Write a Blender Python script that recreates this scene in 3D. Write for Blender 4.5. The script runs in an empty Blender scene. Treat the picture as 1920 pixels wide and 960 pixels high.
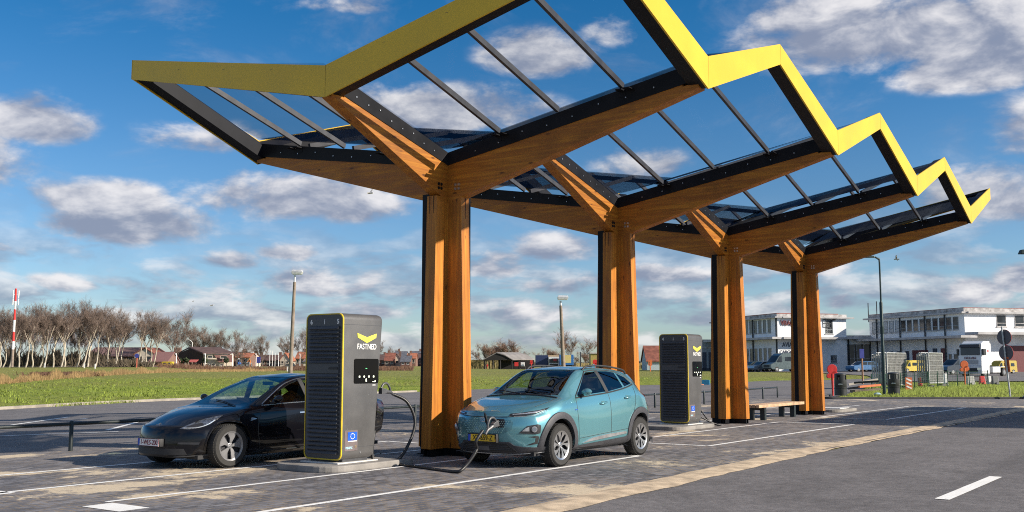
import bpy, bmesh, math, random
from mathutils import Vector, Matrix, noise as mnoise
from mathutils.bvhtree import BVHTree
from mathutils.geometry import delaunay_2d_cdt
R = math.radians
scn = bpy.context.scene
col = scn.collection
random.seed(7)

# ------------------------------------------------------------------ camera
FPX = 1925.25
CAM = Vector((-14.39, -11.7235, 1.5734))
PITCH, YAW = R(6.0967), R(35.4899)
cam_data = bpy.data.cameras.new('camera')
cam_data.sensor_width = 36.0
cam_data.lens = FPX / 1920 * 36.0
cam_data.clip_end = 12000
cam = bpy.data.objects.new('camera', cam_data)
col.objects.link(cam)
cam.location = CAM
cam.rotation_euler = (R(90) + PITCH, 0, YAW - R(90))
scn.camera = cam

# ------------------------------------------------------------------ light
SUN_EL, SUN_AZ = 25.5, 18.0                    # azimuth: from -y towards +x
sdir = Vector((math.sin(R(SUN_AZ)) * math.cos(R(SUN_EL)), -math.cos(R(SUN_AZ)) * math.cos(R(SUN_EL)), math.sin(R(SUN_EL))))
sun_data = bpy.data.lights.new('sun', 'SUN')
sun_data.energy = 5.0
sun_data.angle = R(0.53)
sun_data.color = (1.0, 0.90, 0.76)
sun = bpy.data.objects.new('sun', sun_data)
col.objects.link(sun)
sun.rotation_euler = (-sdir).to_track_quat('-Z', 'Y').to_euler()
scn.view_settings.view_transform = 'Standard'
scn.view_settings.look = 'None'
scn.view_settings.exposure = 0.6
scn.view_settings.gamma = 1.0
scn.view_settings.use_curve_mapping = False
scn.cycles.max_bounces = 6
scn.cycles.transparent_max_bounces = 16
scn.cycles.use_denoising = False
scn.cycles.use_adaptive_sampling = False
scn.cycles.sample_clamp_indirect = 4.0
scn.cycles.filter_width = 1.05

# ---- points of the photograph turned into places in the world
_k = Vector((math.cos(YAW), math.sin(YAW), 0))
_r = Vector((math.sin(YAW), -math.cos(YAW), 0))
_f = _k * math.cos(PITCH) + Vector((0, 0, math.sin(PITCH)))
_u = _r.cross(_f)
def ray(px, py): return _f + _r * ((px - 960) / FPX) + _u * ((480 - py) / FPX)
def gz(px, py, z=0.0):
    d = ray(px, py); return CAM + d * ((z - CAM.z) / d.z)
def at(px, py, D):
    d = ray(px, py); return CAM + d * (D / d.dot(_k))
def zat(py, D): return at(960, py, D).z
def DS(p):
    q = Vector((p[0], p[1], 0)) - Vector((CAM.x, CAM.y, 0)); return q.dot(_k), q.dot(_r)
def sstep(a, b, x):
    t = max(0.0, min(1.0, (x - a) / (b - a))); return t * t * (3 - 2 * t)
ROAD_A, ROAD_B = Vector((150, -75)), Vector((420, -39))          # far road on its dike, in (D, S)
_rd = (ROAD_B - ROAD_A).normalized(); _rn = Vector((-_rd.y, _rd.x))
if _rn.dot(Vector((0, 1))) < 0: _rn = -_rn                       # towards the viewer's side
def terr(x, y):
    D, S = DS((x, y))
    n = (Vector((D, S)) - ROAD_A).dot(_rn)
    emb = 1.32 * sstep(27, 4, n)
    rise = 0.72 * sstep(70, 150, D)
    z = max(emb, rise)
    # grass island by the kerb on the right
    if 39 < D < 100 and S > 12:
        a = island_in(D, S)
        if a > 0: z = max(z, 0.22 * sstep(0.0, 6.0, a))
    return z
def island_in(D, S):
    # distance inside the island: kerb side at D~47, near corner at S = 14.5
    return min((D - 46.0 - 0.02 * (S - 14)) , (S - (16.2 + max(0, D - 52) * 0.36)) * 0.9, (93 - D))
def gp(px, D):
    p = at(px, 600, D); return Vector((p.x, p.y, terr(p.x, p.y)))

# ------------------------------------------------------------------ nodes / materials
class NT:
    def __init__(s, nt): s.nt = nt
    def n(s, t, **kw):
        o = s.nt.nodes.new(t)
        for k, v in kw.items():
            if k.startswith('i_'):
                o.inputs[k[2:].replace('_', ' ')].default_value = v
            elif k.startswith('x'):
                o.inputs[int(k[1:])].default_value = v
            else: setattr(o, k, v)
        return o
    def l(s, a, b): s.nt.links.new(a, b)
    def val(s, v, inp):
        if isinstance(v, (int, float)): inp.default_value = v
        else: s.l(v, inp)
    def m(s, op, a, b=0.0, c=None, clamp=False):
        o = s.n('ShaderNodeMath', operation=op, use_clamp=clamp)
        s.val(a, o.inputs[0]); s.val(b, o.inputs[1])
        if c is not None: s.val(c, o.inputs[2])
        return o.outputs[0]
    def mr(s, x, a, b, c=0.0, d=1.0, smooth=True):
        o = s.n('ShaderNodeMapRange', interpolation_type='SMOOTHSTEP' if smooth else 'LINEAR')
        s.val(x, o.inputs[0])
        for i, v in enumerate((a, b, c, d)): o.inputs[i + 1].default_value = v
        return o.outputs[0]
    def mix(s, f, a, b, blend='MIX'):
        o = s.n('ShaderNodeMix', data_type='RGBA', blend_type=blend)
        s.val(f, o.inputs[0])
        for v, i in ((a, 6), (b, 7)):
            if isinstance(v, tuple): o.inputs[i].default_value = (v + (1,))[:4]
            else: s.l(v, o.inputs[i])
        return o.outputs[2]
    def noise(s, vec, scale, detail=4, rough=0.55, dist=0.0):
        o = s.n('ShaderNodeTexNoise'); o.inputs['Scale'].default_value = scale
        o.inputs['Detail'].default_value = detail; o.inputs['Roughness'].default_value = rough
        o.inputs['Distortion'].default_value = dist
        if vec is not None: s.l(vec, o.inputs['Vector'])
        return o.outputs[0]
    def obj(s, scale=(1, 1, 1), rot=(0, 0, 0), src='Object'):
        t = s.n('ShaderNodeTexCoord'); mp = s.n('ShaderNodeMapping')
        mp.inputs['Scale'].default_value = scale; mp.inputs['Rotation'].default_value = rot
        s.l(t.outputs[src], mp.inputs[0]); return mp.outputs[0]
    def geo(s, scale=(1, 1, 1), rot=(0, 0, 0)):
        t = s.n('ShaderNodeNewGeometry'); mp = s.n('ShaderNodeMapping')
        mp.inputs['Scale'].default_value = scale; mp.inputs['Rotation'].default_value = rot
        s.l(t.outputs['Position'], mp.inputs[0]); return mp.outputs[0]
    def bump(s, h, strength, dist=0.02):
        o = s.n('ShaderNodeBump'); o.inputs['Strength'].default_value = strength; o.inputs['Distance'].default_value = dist
        s.l(h, o.inputs['Height']); return o.outputs[0]

def newmat(name):
    m = bpy.data.materials.new(name); m.use_nodes = True
    nt = m.node_tree; b = nt.nodes['Principled BSDF']
    return m, NT(nt), b
_mc = {}
def M(name, c, rough=0.5, metal=0.0, var=0.12, scale=6.0, bump=0.0, coat=0.0, spec=0.5, bscale=60, dirt=0.0, em=0.0):
    if name in _mc: return _mc[name]
    m, t, b = newmat(name)
    v = t.obj()
    n = t.noise(v, scale, 5)
    c1 = tuple(x * (1 - var) for x in c); c2 = tuple(min(1, x * (1 + var)) for x in c)
    cc = t.mix(t.mr(n, .3, .7), c1, c2)
    if dirt:
        d = t.noise(v, scale * .35, 6, .65)
        cc = t.mix(t.m('MULTIPLY', t.mr(d, .5, .72), dirt), cc, (0.10, 0.085, 0.065))
    t.l(cc, b.inputs['Base Color'])
    b.inputs['Metallic'].default_value = metal
    t.l(t.mr(n, .2, .8, max(0, rough - .06), min(1, rough + .06)), b.inputs['Roughness'])
    b.inputs['Specular IOR Level'].default_value = spec
    if coat: b.inputs['Coat Weight'].default_value = coat; b.inputs['Coat Roughness'].default_value = .04
    if bump: t.l(t.bump(t.noise(v, bscale, 4), bump, .01), b.inputs['Normal'])
    if em:
        b.inputs['Emission Color'].default_value = c + (1,); b.inputs['Emission Strength'].default_value = em
    _mc[name] = m
    return m

def glassmat(name, tint, gloss=(1, 1, 1), f0=0.04, extra=0.0, rough=0.01, k=1.0):
    m, t, b = newmat(name)
    out = [n for n in t.nt.nodes if n.type == 'OUTPUT_MATERIAL'][0]
    t.nt.nodes.remove(b)
    tr = t.n('ShaderNodeBsdfTransparent'); tr.inputs[0].default_value = tint + (1,)
    gl = t.n('ShaderNodeBsdfGlossy'); gl.inputs['Color'].default_value = gloss + (1,); gl.inputs['Roughness'].default_value = rough
    lw = t.n('ShaderNodeLayerWeight'); lw.inputs[0].default_value = .5
    fz = t.m('ADD', f0, t.m('MULTIPLY', t.m('POWER', lw.outputs['Facing'], 5.0), 1 - f0))
    mx = t.n('ShaderNodeMixShader')
    wob = t.noise(t.obj(), 1.2, 2)
    nb = t.bump(wob, .05, .02); t.l(nb, gl.inputs['Normal'])
    t.l(t.m('MULTIPLY', t.m('ADD', fz, extra, clamp=True), k), mx.inputs[0]); t.l(tr.outputs[0], mx.inputs[1]); t.l(gl.outputs[0], mx.inputs[2])
    t.l(mx.outputs[0], out.inputs[0])
    return m

# ------------------------------------------------------------------ mesh helpers
class MB:
    """collects shapes into one mesh"""
    def __init__(s, M=None): s.bm = bmesh.new(); s.M = M or Matrix()
    def v(s, p): return s.bm.verts.new(s.M @ Vector(p))
    def face(s, pts):
        try: return s.bm.faces.new([s.v(p) for p in pts])
        except ValueError: return None
    def box(s, c, d, rz=0.0, rot=None):
        m = Matrix.Translation(c) @ (rot.to_4x4() if rot else Matrix.Rotation(rz, 4, 'Z'))
        h = [x / 2 for x in d]
        p = [m @ Vector((a * h[0], b * h[1], e * h[2])) for e in (-1, 1) for a, b in ((-1, -1), (1, -1), (1, 1), (-1, 1))]
        V = [s.v(q) for q in p]
        for f in ((3, 2, 1, 0), (4, 5, 6, 7), (0, 1, 5, 4), (1, 2, 6, 5), (2, 3, 7, 6), (3, 0, 4, 7)): s.bm.faces.new([V[i] for i in f])
        return s
    def b2(s, lo, hi):
        return s.box([(a + b) / 2 for a, b in zip(lo, hi)], [abs(b - a) for a, b in zip(lo, hi)])
    def hexa(s, P):
        """8 corners: bottom ring then top ring"""
        V = [s.v(q) for q in P]
        for f in ((3, 2, 1, 0), (4, 5, 6, 7), (0, 1, 5, 4), (1, 2, 6, 5), (2, 3, 7, 6), (3, 0, 4, 7)): s.bm.faces.new([V[i] for i in f])
        return s
    def prism(s, A, B):
        """two matching rings of points"""
        a = [s.v(p) for p in A]; b = [s.v(p) for p in B]; n = len(a)
        s.bm.faces.new(a[::-1]); s.bm.faces.new(b)
        for i in range(n): s.bm.faces.new((a[i], a[(i + 1) % n], b[(i + 1) % n], b[i]))
        return s
    def bar(s, a, b, w, h=None, up=(0, 0, 1)):
        a = Vector(a); b = Vector(b); h = h or w
        d = (b - a).normalized(); x = d.cross(Vector(up))
        if x.length < 1e-4: x = d.cross(Vector((1, 0, 0)))
        x.normalize(); y = x.cross(d)
        o = [x * (i * w / 2) + y * (j * h / 2) for i, j in ((-1, -1), (1, -1), (1, 1), (-1, 1))]
        return s.prism([a + q for q in o], [b + q for q in o])
    def tube(s, pts, r, n=8, cap=True, smooth=0):
        pts = [Vector(p) for p in pts]
        if smooth: pts = crom(pts, smooth)
        rs = r if isinstance(r, (list, tuple)) else [r] * len(pts)
        if len(rs) != len(pts): rs = [rs[0] + (rs[-1] - rs[0]) * i / (len(pts) - 1) for i in range(len(pts))]
        rings = []; ref = None
        for i, p in enumerate(pts):
            d = (pts[min(i + 1, len(pts) - 1)] - pts[max(i - 1, 0)]).normalized()
            if ref is None:
                ref = d.cross(Vector((0, 0, 1)))
                if ref.length < .1: ref = d.cross(Vector((1, 0, 0)))
            x = (ref - d * ref.dot(d)).normalized(); ref = x; y = d.cross(x)
            rings.append([s.v(p + (x * math.cos(2 * math.pi * k / n) + y * math.sin(2 * math.pi * k / n)) * rs[i]) for k in range(n)])
        for a, b in zip(rings, rings[1:]):
            for k in range(n): s.bm.faces.new((a[k], a[(k + 1) % n], b[(k + 1) % n], b[k]))
        if cap: s.bm.faces.new(rings[0][::-1]); s.bm.faces.new(rings[-1])
        return s
    def lathe(s, prof, c=(0, 0, 0), axis='Z', n=32, closed=False):
        """profile of (radius, height)"""
        c = Vector(c); rings = []
        for r, h in prof:
            ring = []
            for k in range(n):
                a = 2 * math.pi * k / n; x, y = r * math.cos(a), r * math.sin(a)
                q = Vector((x, y, h)) if axis == 'Z' else (Vector((x, h, y)) if axis == 'Y' else Vector((h, x, y)))
                ring.append(s.v(c + q))
            rings.append(ring)
        if closed: rings.append(rings[0])
        for a, b in zip(rings, rings[1:]):
            for k in range(n): s.bm.faces.new((a[k], a[(k + 1) % n], b[(k + 1) % n], b[k]))
        if not closed:
            if prof[0][0] > 1e-5: s.bm.faces.new(rings[0][::-1])
            if prof[-1][0] > 1e-5: s.bm.faces.new(rings[-1])
        return s
    def grid(s, rows):
        V = [[s.v(p) for p in r] for r in rows]
        for a, b in zip(V, V[1:]):
            for i in range(len(a) - 1): s.bm.faces.new((a[i], a[i + 1], b[i + 1], b[i]))
        return s

def crom(pts, k):
    out = []
    n = len(pts)
    for i in range(n - 1):
        p0, p1, p2, p3 = pts[max(i - 1, 0)], pts[i], pts[i + 1], pts[min(i + 2, n - 1)]
        for j in range(k):
            t = j / k
            out.append(0.5 * ((2 * p1) + (p2 - p0) * t + (2 * p0 - 5 * p1 + 4 * p2 - p3) * t * t + (3 * p1 - p0 - 3 * p2 + p3) * t ** 3))
    out.append(pts[-1]); return out

def root_loc(o):
    v = Vector((0, 0, 0))
    while o is not None: v = v + o.location; o = o.parent
    return v
def build(name, mb, mat, parent=None, smooth=None, bevel=0.0, local=False, fix=True):
    bm = mb.bm if isinstance(mb, MB) else mb
    if fix: bmesh.ops.recalc_face_normals(bm, faces=bm.faces)
    me = bpy.data.meshes.new(name)
    if parent is not None and not local:
        bmesh.ops.translate(bm, verts=bm.verts, vec=-root_loc(parent))
    if bevel:
        bmesh.ops.bevel(bm, geom=[e for e in bm.edges if len(e.link_faces) == 2 and e.calc_face_angle(0) > .6], offset=bevel, segments=2, affect='EDGES', profile=.6)
    bm.to_mesh(me); bm.free()
    if smooth is not None:
        me.polygons.foreach_set('use_smooth', [True] * len(me.polygons))
        me.set_sharp_from_angle(angle=R(smooth))
    me.materials.append(mat)
    o = bpy.data.objects.new(name, me); col.objects.link(o)
    if parent is not None: o.parent = parent
    return o
def thing(name, label, cat, loc=(0, 0, 0), group=None):
    o = bpy.data.objects.new(name, None); o.empty_display_size = .3; col.objects.link(o); o.location = loc
    return tag(o, label, cat, group)
def tag(o, label=None, cat=None, group=None, kind=None):
    if label: o['label'] = label
    if cat: o['category'] = cat
    if group: o['group'] = group
    if kind: o['kind'] = kind
    return o
def struct(name, mb, mat, **k): return tag(build(name, mb, mat, **k), kind='structure')
def copy_tree(o, parent=None):
    c = o.copy(); col.objects.link(c); c.parent = parent
    for ch in list(o.children): copy_tree(ch, c)
    return c
def text(name, s, size, mat, parent, mtx, bold=0.0, ext=0.002, align='CENTER', squeeze=1.0, shear=0.0):
    cu = bpy.data.curves.new('lettering', 'FONT'); cu.body = s; cu.size = size; cu.align_x = align; cu.align_y = 'CENTER'
    cu.offset = bold; cu.extrude = ext; cu.shear = shear
    tmp = bpy.data.objects.new('lettering_source', cu); col.objects.link(tmp)
    bpy.context.view_layer.update()
    me = bpy.data.meshes.new_from_object(tmp.evaluated_get(bpy.context.evaluated_depsgraph_get()))
    bpy.data.objects.remove(tmp); bpy.data.curves.remove(cu)
    me.transform(Matrix.Diagonal((squeeze, 1, 1, 1)))
    me.transform(mtx)
    if parent is not None: me.transform(Matrix.Translation(-root_loc(parent)))
    me.name = name; me.materials.clear(); me.materials.append(mat)
    o = bpy.data.objects.new(name, me); col.objects.link(o)
    if parent is not None: o.parent = parent
    return o
def frame(o, x, y):
    """matrix whose x and y axes are given, z = x cross y"""
    x = Vector(x).normalized(); y = Vector(y); y = (y - x * y.dot(x)).normalized(); z = x.cross(y)
    m = Matrix((x, y, z)).transposed().to_4x4(); m.translation = Vector(o); return m
def cdt_fill(poly, step):
    """triangulate a 2D polygon with inner points; returns verts, tris"""
    xs = [p[0] for p in poly]; ys = [p[1] for p in poly]
    b = []
    for i, p in enumerate(poly):
        q = poly[(i + 1) % len(poly)]; d = math.dist(p, q); n = max(1, int(d / step + .5))
        for k in range(n): b.append(Vector((p[0] + (q[0] - p[0]) * k / n, p[1] + (q[1] - p[1]) * k / n)))
    nb = len(b); pts = list(b)
    def inside(x, y):
        c = False; j = nb - 1
        for i in range(nb):
            if (b[i].y > y) != (b[j].y > y) and x < (b[j].x - b[i].x) * (y - b[i].y) / (b[j].y - b[i].y) + b[i].x: c = not c
            j = i
        return c
    y = min(ys) + step * .5; row = 0
    while y < max(ys):
        x = min(xs) + (step * .5 if row % 2 else 0.0)
        while x < max(xs):
            if inside(x, y) and min((Vector((x, y)) - q).length for q in b) > step * .45: pts.append(Vector((x, y)))
            x += step
        y += step * .87; row += 1
    vs, es, fs, *_ = delaunay_2d_cdt(pts, [], [list(range(nb))], 1, 1e-6)
    return [Vector((v.x, v.y)) for v in vs], fs
def sheet(poly, step, zf):
    vs, fs = cdt_fill(poly, step)
    mb = MB(); V = [mb.v((p.x, p.y, zf(p.x, p.y))) for p in vs]
    for f in fs:
        try: mb.bm.faces.new([V[i] for i in f])
        except ValueError: pass
    bmesh.ops.recalc_face_normals(mb.bm, faces=mb.bm.faces)
    if mb.bm.faces and sum(f.normal.z for f in mb.bm.faces) < 0: bmesh.ops.reverse_faces(mb.bm, faces=mb.bm.faces)
    return mb
# ------------------------------------------------------------------ sky with clouds
world = bpy.data.worlds.new('World'); scn.world = world; world.use_nodes = True
W = NT(world.node_tree)
bg = [n for n in W.nt.nodes if n.type == 'BACKGROUND'][0]
sky = W.n('ShaderNodeTexSky', sky_type='NISHITA', sun_disc=False)
sky.sun_elevation = R(SUN_EL); sky.sun_rotation = math.atan2(sdir.x, sdir.y)
sky.altitude = 0; sky.air_density = 1.0; sky.dust_density = 0.35; sky.ozone_density = 3.0
tc = W.n('ShaderNodeTexCoord')
dirv = W.n('ShaderNodeVectorMath', operation='NORMALIZE'); W.l(tc.outputs['Generated'], dirv.inputs[0])
def dotw(v):
    o = W.n('ShaderNodeVectorMath', operation='DOT_PRODUCT'); W.l(dirv.outputs[0], o.inputs[0]); o.inputs[1].default_value = v; return o.outputs['Value']
sx, sy = dotw(_r), dotw(_k)
az = W.m('ARCTAN2', sx, sy)
zc = dotw((0, 0, 1))
el = W.m('ARCSINE', zc)
uvn = W.n('ShaderNodeCombineXYZ'); W.l(az, uvn.inputs[0]); W.l(el, uvn.inputs[1])
def sph(px, py):
    d = ray(px, py).normalized(); return math.atan2(d.dot(_r), d.dot(_k)), math.asin(d.z)
#        centre x, y, half width, half height, density
CL = [(55, 232, 120, 62, 1.0), (1010, 108, 130, 62, .9), (860, 215, 230, 66, .95), (690, 190, 90, 40, .6), (1690, 70, 330, 95, 1.0), (1850, 120, 190, 75, 1.0),
      (1560, 40, 190, 70, .75), (180, 378, 160, 52, .85), (250, 425, 200, 62, .9), (560, 378, 250, 70, .85), (400, 265, 160, 45, .5), (700, 330, 170, 50, .65),
      (430, 490, 80, 28, .7), (545, 475, 80, 28, .75), (640, 530, 190, 50, .6), (1045, 468, 110, 44, .85), (930, 500, 90, 44, .7), (1250, 515, 120, 32, .75), (1060, 535, 120, 34, .7),
      (1200, 310, 110, 46, .6), (1150, 60, 110, 50, .45), (1810, 552, 82, 38, 1.0), (1875, 375, 140, 85, .95), (1910, 525, 60, 36, .8), (1600, 565, 70, 26, .6), (20, 468, 70, 32, .6), (120, 533, 90, 26, .55),
      (-150, 300, 200, 110, .9), (2150, 250, 260, 140, .9), (300, 545, 120, 24, .5), (700, 585, 110, 26, .6), (980, 590, 160, 36, .65), (1380, 480, 110, 40, .6), (1510, 500, 120, 40, .7), (520, 610, 150, 26, .5), (1010, 640, 220, 26, .5), (1280, 600, 140, 26, .5), (640, 10, 120, 30, .35), (1180, 570, 120, 30, .5)]
Wm = None; Tm = None
for (cx, cy, rx, ry, dn) in CL:
    a0, e0 = sph(cx, cy)
    s1 = W.n('ShaderNodeVectorMath', operation='SUBTRACT'); W.l(uvn.outputs[0], s1.inputs[0]); s1.inputs[1].default_value = (a0, e0, 0)
    s2 = W.n('ShaderNodeVectorMath', operation='MULTIPLY'); W.l(s1.outputs[0], s2.inputs[0]); s2.inputs[1].default_value = (FPX / rx, FPX / ry, 0)
    sp = W.n('ShaderNodeSeparateXYZ'); W.l(s2.outputs[0], sp.inputs[0])
    fb = W.n('ShaderNodeCombineXYZ'); W.l(sp.outputs[0], fb.inputs[0]); W.l(W.m('MAXIMUM', sp.outputs[1], W.m('MULTIPLY', sp.outputs[1], -1.5)), fb.inputs[1])
    ln = W.n('ShaderNodeVectorMath', operation='LENGTH'); W.l(fb.outputs[0], ln.inputs[0])
    w = W.mr(ln.outputs['Value'], 1.25, .15, 0.0, dn)
    Wm = w if Wm is None else W.m('MAXIMUM', Wm, w)
    ty = W.m('MULTIPLY', sp.outputs[1], w)
    Tm = ty if Tm is None else W.m('ADD', Tm, ty)
# ragged edges: noise in direction space, squeezed upright towards the horizon
nv = W.n('ShaderNodeVectorMath', operation='MULTIPLY'); W.l(uvn.outputs[0], nv.inputs[0]); nv.inputs[1].default_value = (1.0, 1.9, 1)
n1 = W.noise(nv.outputs[0], 12, 9, .56, .25)
nvo = W.n('ShaderNodeVectorMath', operation='ADD'); W.l(nv.outputs[0], nvo.inputs[0]); nvo.inputs[1].default_value = (.010, .028, 0)
n1o = W.noise(nvo.outputs[0], 12, 5, .56, .25)
n2 = W.noise(nv.outputs[0], 46, 7, .62, .2)
nn = W.m('ADD', W.m('MULTIPLY', n1, .82), W.m('MULTIPLY', n2, .18))
# low broken layer near the horizon and thin veils
low = W.m('MULTIPLY', W.mr(el, .17, .05), W.mr(el, -.02, .03))
nl = W.n('ShaderNodeVectorMath', operation='MULTIPLY'); W.l(uvn.outputs[0], nl.inputs[0]); nl.inputs[1].default_value = (1.0, 3.6, 1)
nlo = W.n('ShaderNodeVectorMath', operation='ADD'); W.l(nl.outputs[0], nlo.inputs[0]); nlo.inputs[1].default_value = (.012, .045, 0)
n3 = W.noise(nl.outputs[0], 9, 8, .56, .3); n3o = W.noise(nlo.outputs[0], 9, 4, .56, .3)
lowd = W.m('MULTIPLY', W.mr(n3, .42, .58), W.m('MULTIPLY', low, .82))
f = W.m('ADD', Wm, W.m('MULTIPLY', W.m('SUBTRACT', nn, .5), 2.6))
dens = W.m('MULTIPLY', W.mr(f, .06, .70), W.mr(Wm, .0, .30))
dens = W.m('MAXIMUM', dens, lowd)
veil = W.m('MULTIPLY', W.mr(W.noise(nv.outputs[0], 5, 8, .65, .6), .50, .78), .36)
dens = W.m('MAXIMUM', dens, veil)
# unseen broken cloud above and behind the picture, added to neutralise the ambient light
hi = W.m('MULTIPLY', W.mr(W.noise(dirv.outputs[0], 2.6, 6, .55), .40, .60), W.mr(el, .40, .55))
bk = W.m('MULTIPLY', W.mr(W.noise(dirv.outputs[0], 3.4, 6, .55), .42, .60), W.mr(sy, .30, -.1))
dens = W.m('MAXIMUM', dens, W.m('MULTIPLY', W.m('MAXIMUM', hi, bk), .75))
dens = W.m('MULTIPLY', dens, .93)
# light tops, grey bellies
lit = W.m('ADD', W.m('MULTIPLY', Tm, .55), W.m('MULTIPLY', W.m('SUBTRACT', n2, .5), .5))
lit = W.m('ADD', lit, W.m('MULTIPLY', W.m('SUBTRACT', n1, n1o), 3.2))
lit = W.m('ADD', lit, W.m('MULTIPLY', W.m('MULTIPLY', W.m('SUBTRACT', n3, n3o), 3.0), low))
lit = W.mr(lit, -.46, .90)
SKYM = 0.074
CS = 1.0 / SKYM
shade = tuple(x * CS for x in (.178, .205, .280)); white = tuple(x * CS for x in (.60, .585, .59))
cc = W.mix(lit, shade, white)
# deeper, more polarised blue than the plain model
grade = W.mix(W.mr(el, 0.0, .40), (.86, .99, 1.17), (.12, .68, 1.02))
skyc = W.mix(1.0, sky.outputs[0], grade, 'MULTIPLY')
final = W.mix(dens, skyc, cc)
world.cycles.sampling_method = 'MANUAL'; world.cycles.sample_map_resolution = 2048
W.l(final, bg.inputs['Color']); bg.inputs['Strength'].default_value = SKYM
# ------------------------------------------------------------------ ground
def island_in(D, S):
    return min(D - 49.5, (S - (15.7 + (D - 49.4) * .40)) * .9, 93 - D)

def grass_mat():
    m, t, b = newmat('grass')
    p = t.geo()
    big = t.noise(p, .035, 5, .6); mid = t.noise(t.geo((.5, .5, 1)), .55, 6, .65); fine = t.noise(p, 9, 5, .7)
    c = t.mix(t.mr(mid, .32, .68), (.185, .255, .027), (.34, .405, .058))
    c = t.mix(t.mr(big, .40, .62), c, (.27, .285, .062))
    c = t.mix(t.m('MULTIPLY', t.mr(t.noise(p, .16, 6, .7, .4), .57, .70), .55), c, (.085, .105, .022))
    c = t.mix(t.m('MULTIPLY', t.mr(t.noise(t.geo((1, 1, 1)), 1.6, 7, .74), .48, .62), .85), c, (.075, .098, .016))
    c = t.mix(t.m('MULTIPLY', t.mr(fine, .55, .8), .5), c, (.33, .34, .10))
    c = t.mix(t.m('MULTIPLY', t.mr(t.noise(p, .5, 6, .7), .64, .74), .7), c, (.17, .13, .07))
    # drier rough grass on the dike, where the ground is higher
    g = t.n('ShaderNodeNewGeometry'); sp = t.n('ShaderNodeSeparateXYZ'); t.l(g.outputs['Position'], sp.inputs[0])
    c = t.mix(t.m('MULTIPLY', t.mr(sp.outputs[2], .10, .5), t.mr(mid, .2, .6, .35, .8)), c, (.235, .22, .075))
    t.l(c, b.inputs['Base Color']); b.inputs['Roughness'].default_value = .9; b.inputs['Specular IOR Level'].default_value = .15
    h = t.m('ADD', t.noise(p, 14, 4, .7), t.m('MULTIPLY', t.noise(p, 2.2, 4), 1.5))
    t.l(t.bump(h, .9, .12), b.inputs['Normal'])
    return m
GRASS = grass_mat()
# one sheet out to the horizon, fine near and coarse far
mb = MB()
Ds = [-40, -20, 0, 20, 35, 44, 47, 49.5, 52, 55, 58, 62, 66, 70] + [74 + 4 * i for i in range(24)] + [172 + 7 * i for i in range(22)] + [330 + 18 * i for i in range(16)] + [640, 720, 850, 1050, 1400, 2000, 3200, 5200, 8000]
rows = []
for D in Ds:
    row = []
    for i in range(-46, 71):
        tt = i / 46 * .80
        S = tt * max(abs(D), 60)
        x = CAM.x + _k.x * D + _r.x * S; y = CAM.y + _k.y * D + _r.y * S
        row.append((x, y, terr(x, y) - .03))
    rows.append(row)
mb.grid(rows)
ground = struct('ground', mb, GRASS, smooth=60)

def asphalt_mat(name, base, tint=1.0):
    m, t, b = newmat(name)
    p = t.geo()
    sp = t.noise(p, 110, 3, .7); mid = t.noise(p, 1.1, 6, .6); big = t.noise(p, .17, 5, .55)
    g = [tuple(x * k for x in base) for k in (.78, 1.18)]
    c = t.mix(t.mr(mid, .25, .75), g[0], g[1])
    c = t.mix(t.m('MULTIPLY', t.mr(big, .4, .7), .5), c, tuple(x * 1.35 for x in base))
    c = t.mix(t.m('MULTIPLY', t.mr(sp, .52, .75), .55), c, tuple(x * 2.1 for x in base))
    c = t.mix(t.m('MULTIPLY', t.mr(sp, .45, .25), .5), c, tuple(x * .4 for x in base))
    # long rubbed tyre tracks and darker seams along the road
    st = t.noise(t.geo((.06, 1.6, 1)), 1.0, 5, .55)
    c = t.mix(t.m('MULTIPLY', t.mr(st, .52, .70), .45), c, tuple(x * .62 for x in base))
    oil = t.noise(t.geo((.9, .9, 1)), .8, 3, .5)
    c = t.mix(t.m('MULTIPLY', t.mr(oil, .68, .76), .5), c, tuple(x * .55 for x in base))
    ng = t.m('MULTIPLY', t.mr(t.noise(p, 7, 4, .65), .3, .7, .80, 1.22, smooth=False), t.mr(t.noise(p, 26, 3, .65), .3, .7, .82, 1.2, smooth=False))
    gs = t.n('ShaderNodeVectorMath', operation='SCALE'); t.l(c, gs.inputs[0]); t.l(ng, gs.inputs['Scale']); c = gs.outputs[0]
    t.l(c, b.inputs['Base Color']); b.inputs['Roughness'].default_value = .82; b.inputs['Specular IOR Level'].default_value = .3
    t.l(t.bump(sp, .55, .012), b.inputs['Normal'])
    return m
ASPH = asphalt_mat('asphalt', (.142, .132, .132))
ASPH2 = asphalt_mat('asphalt_old', (.148, .138, .137))

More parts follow.
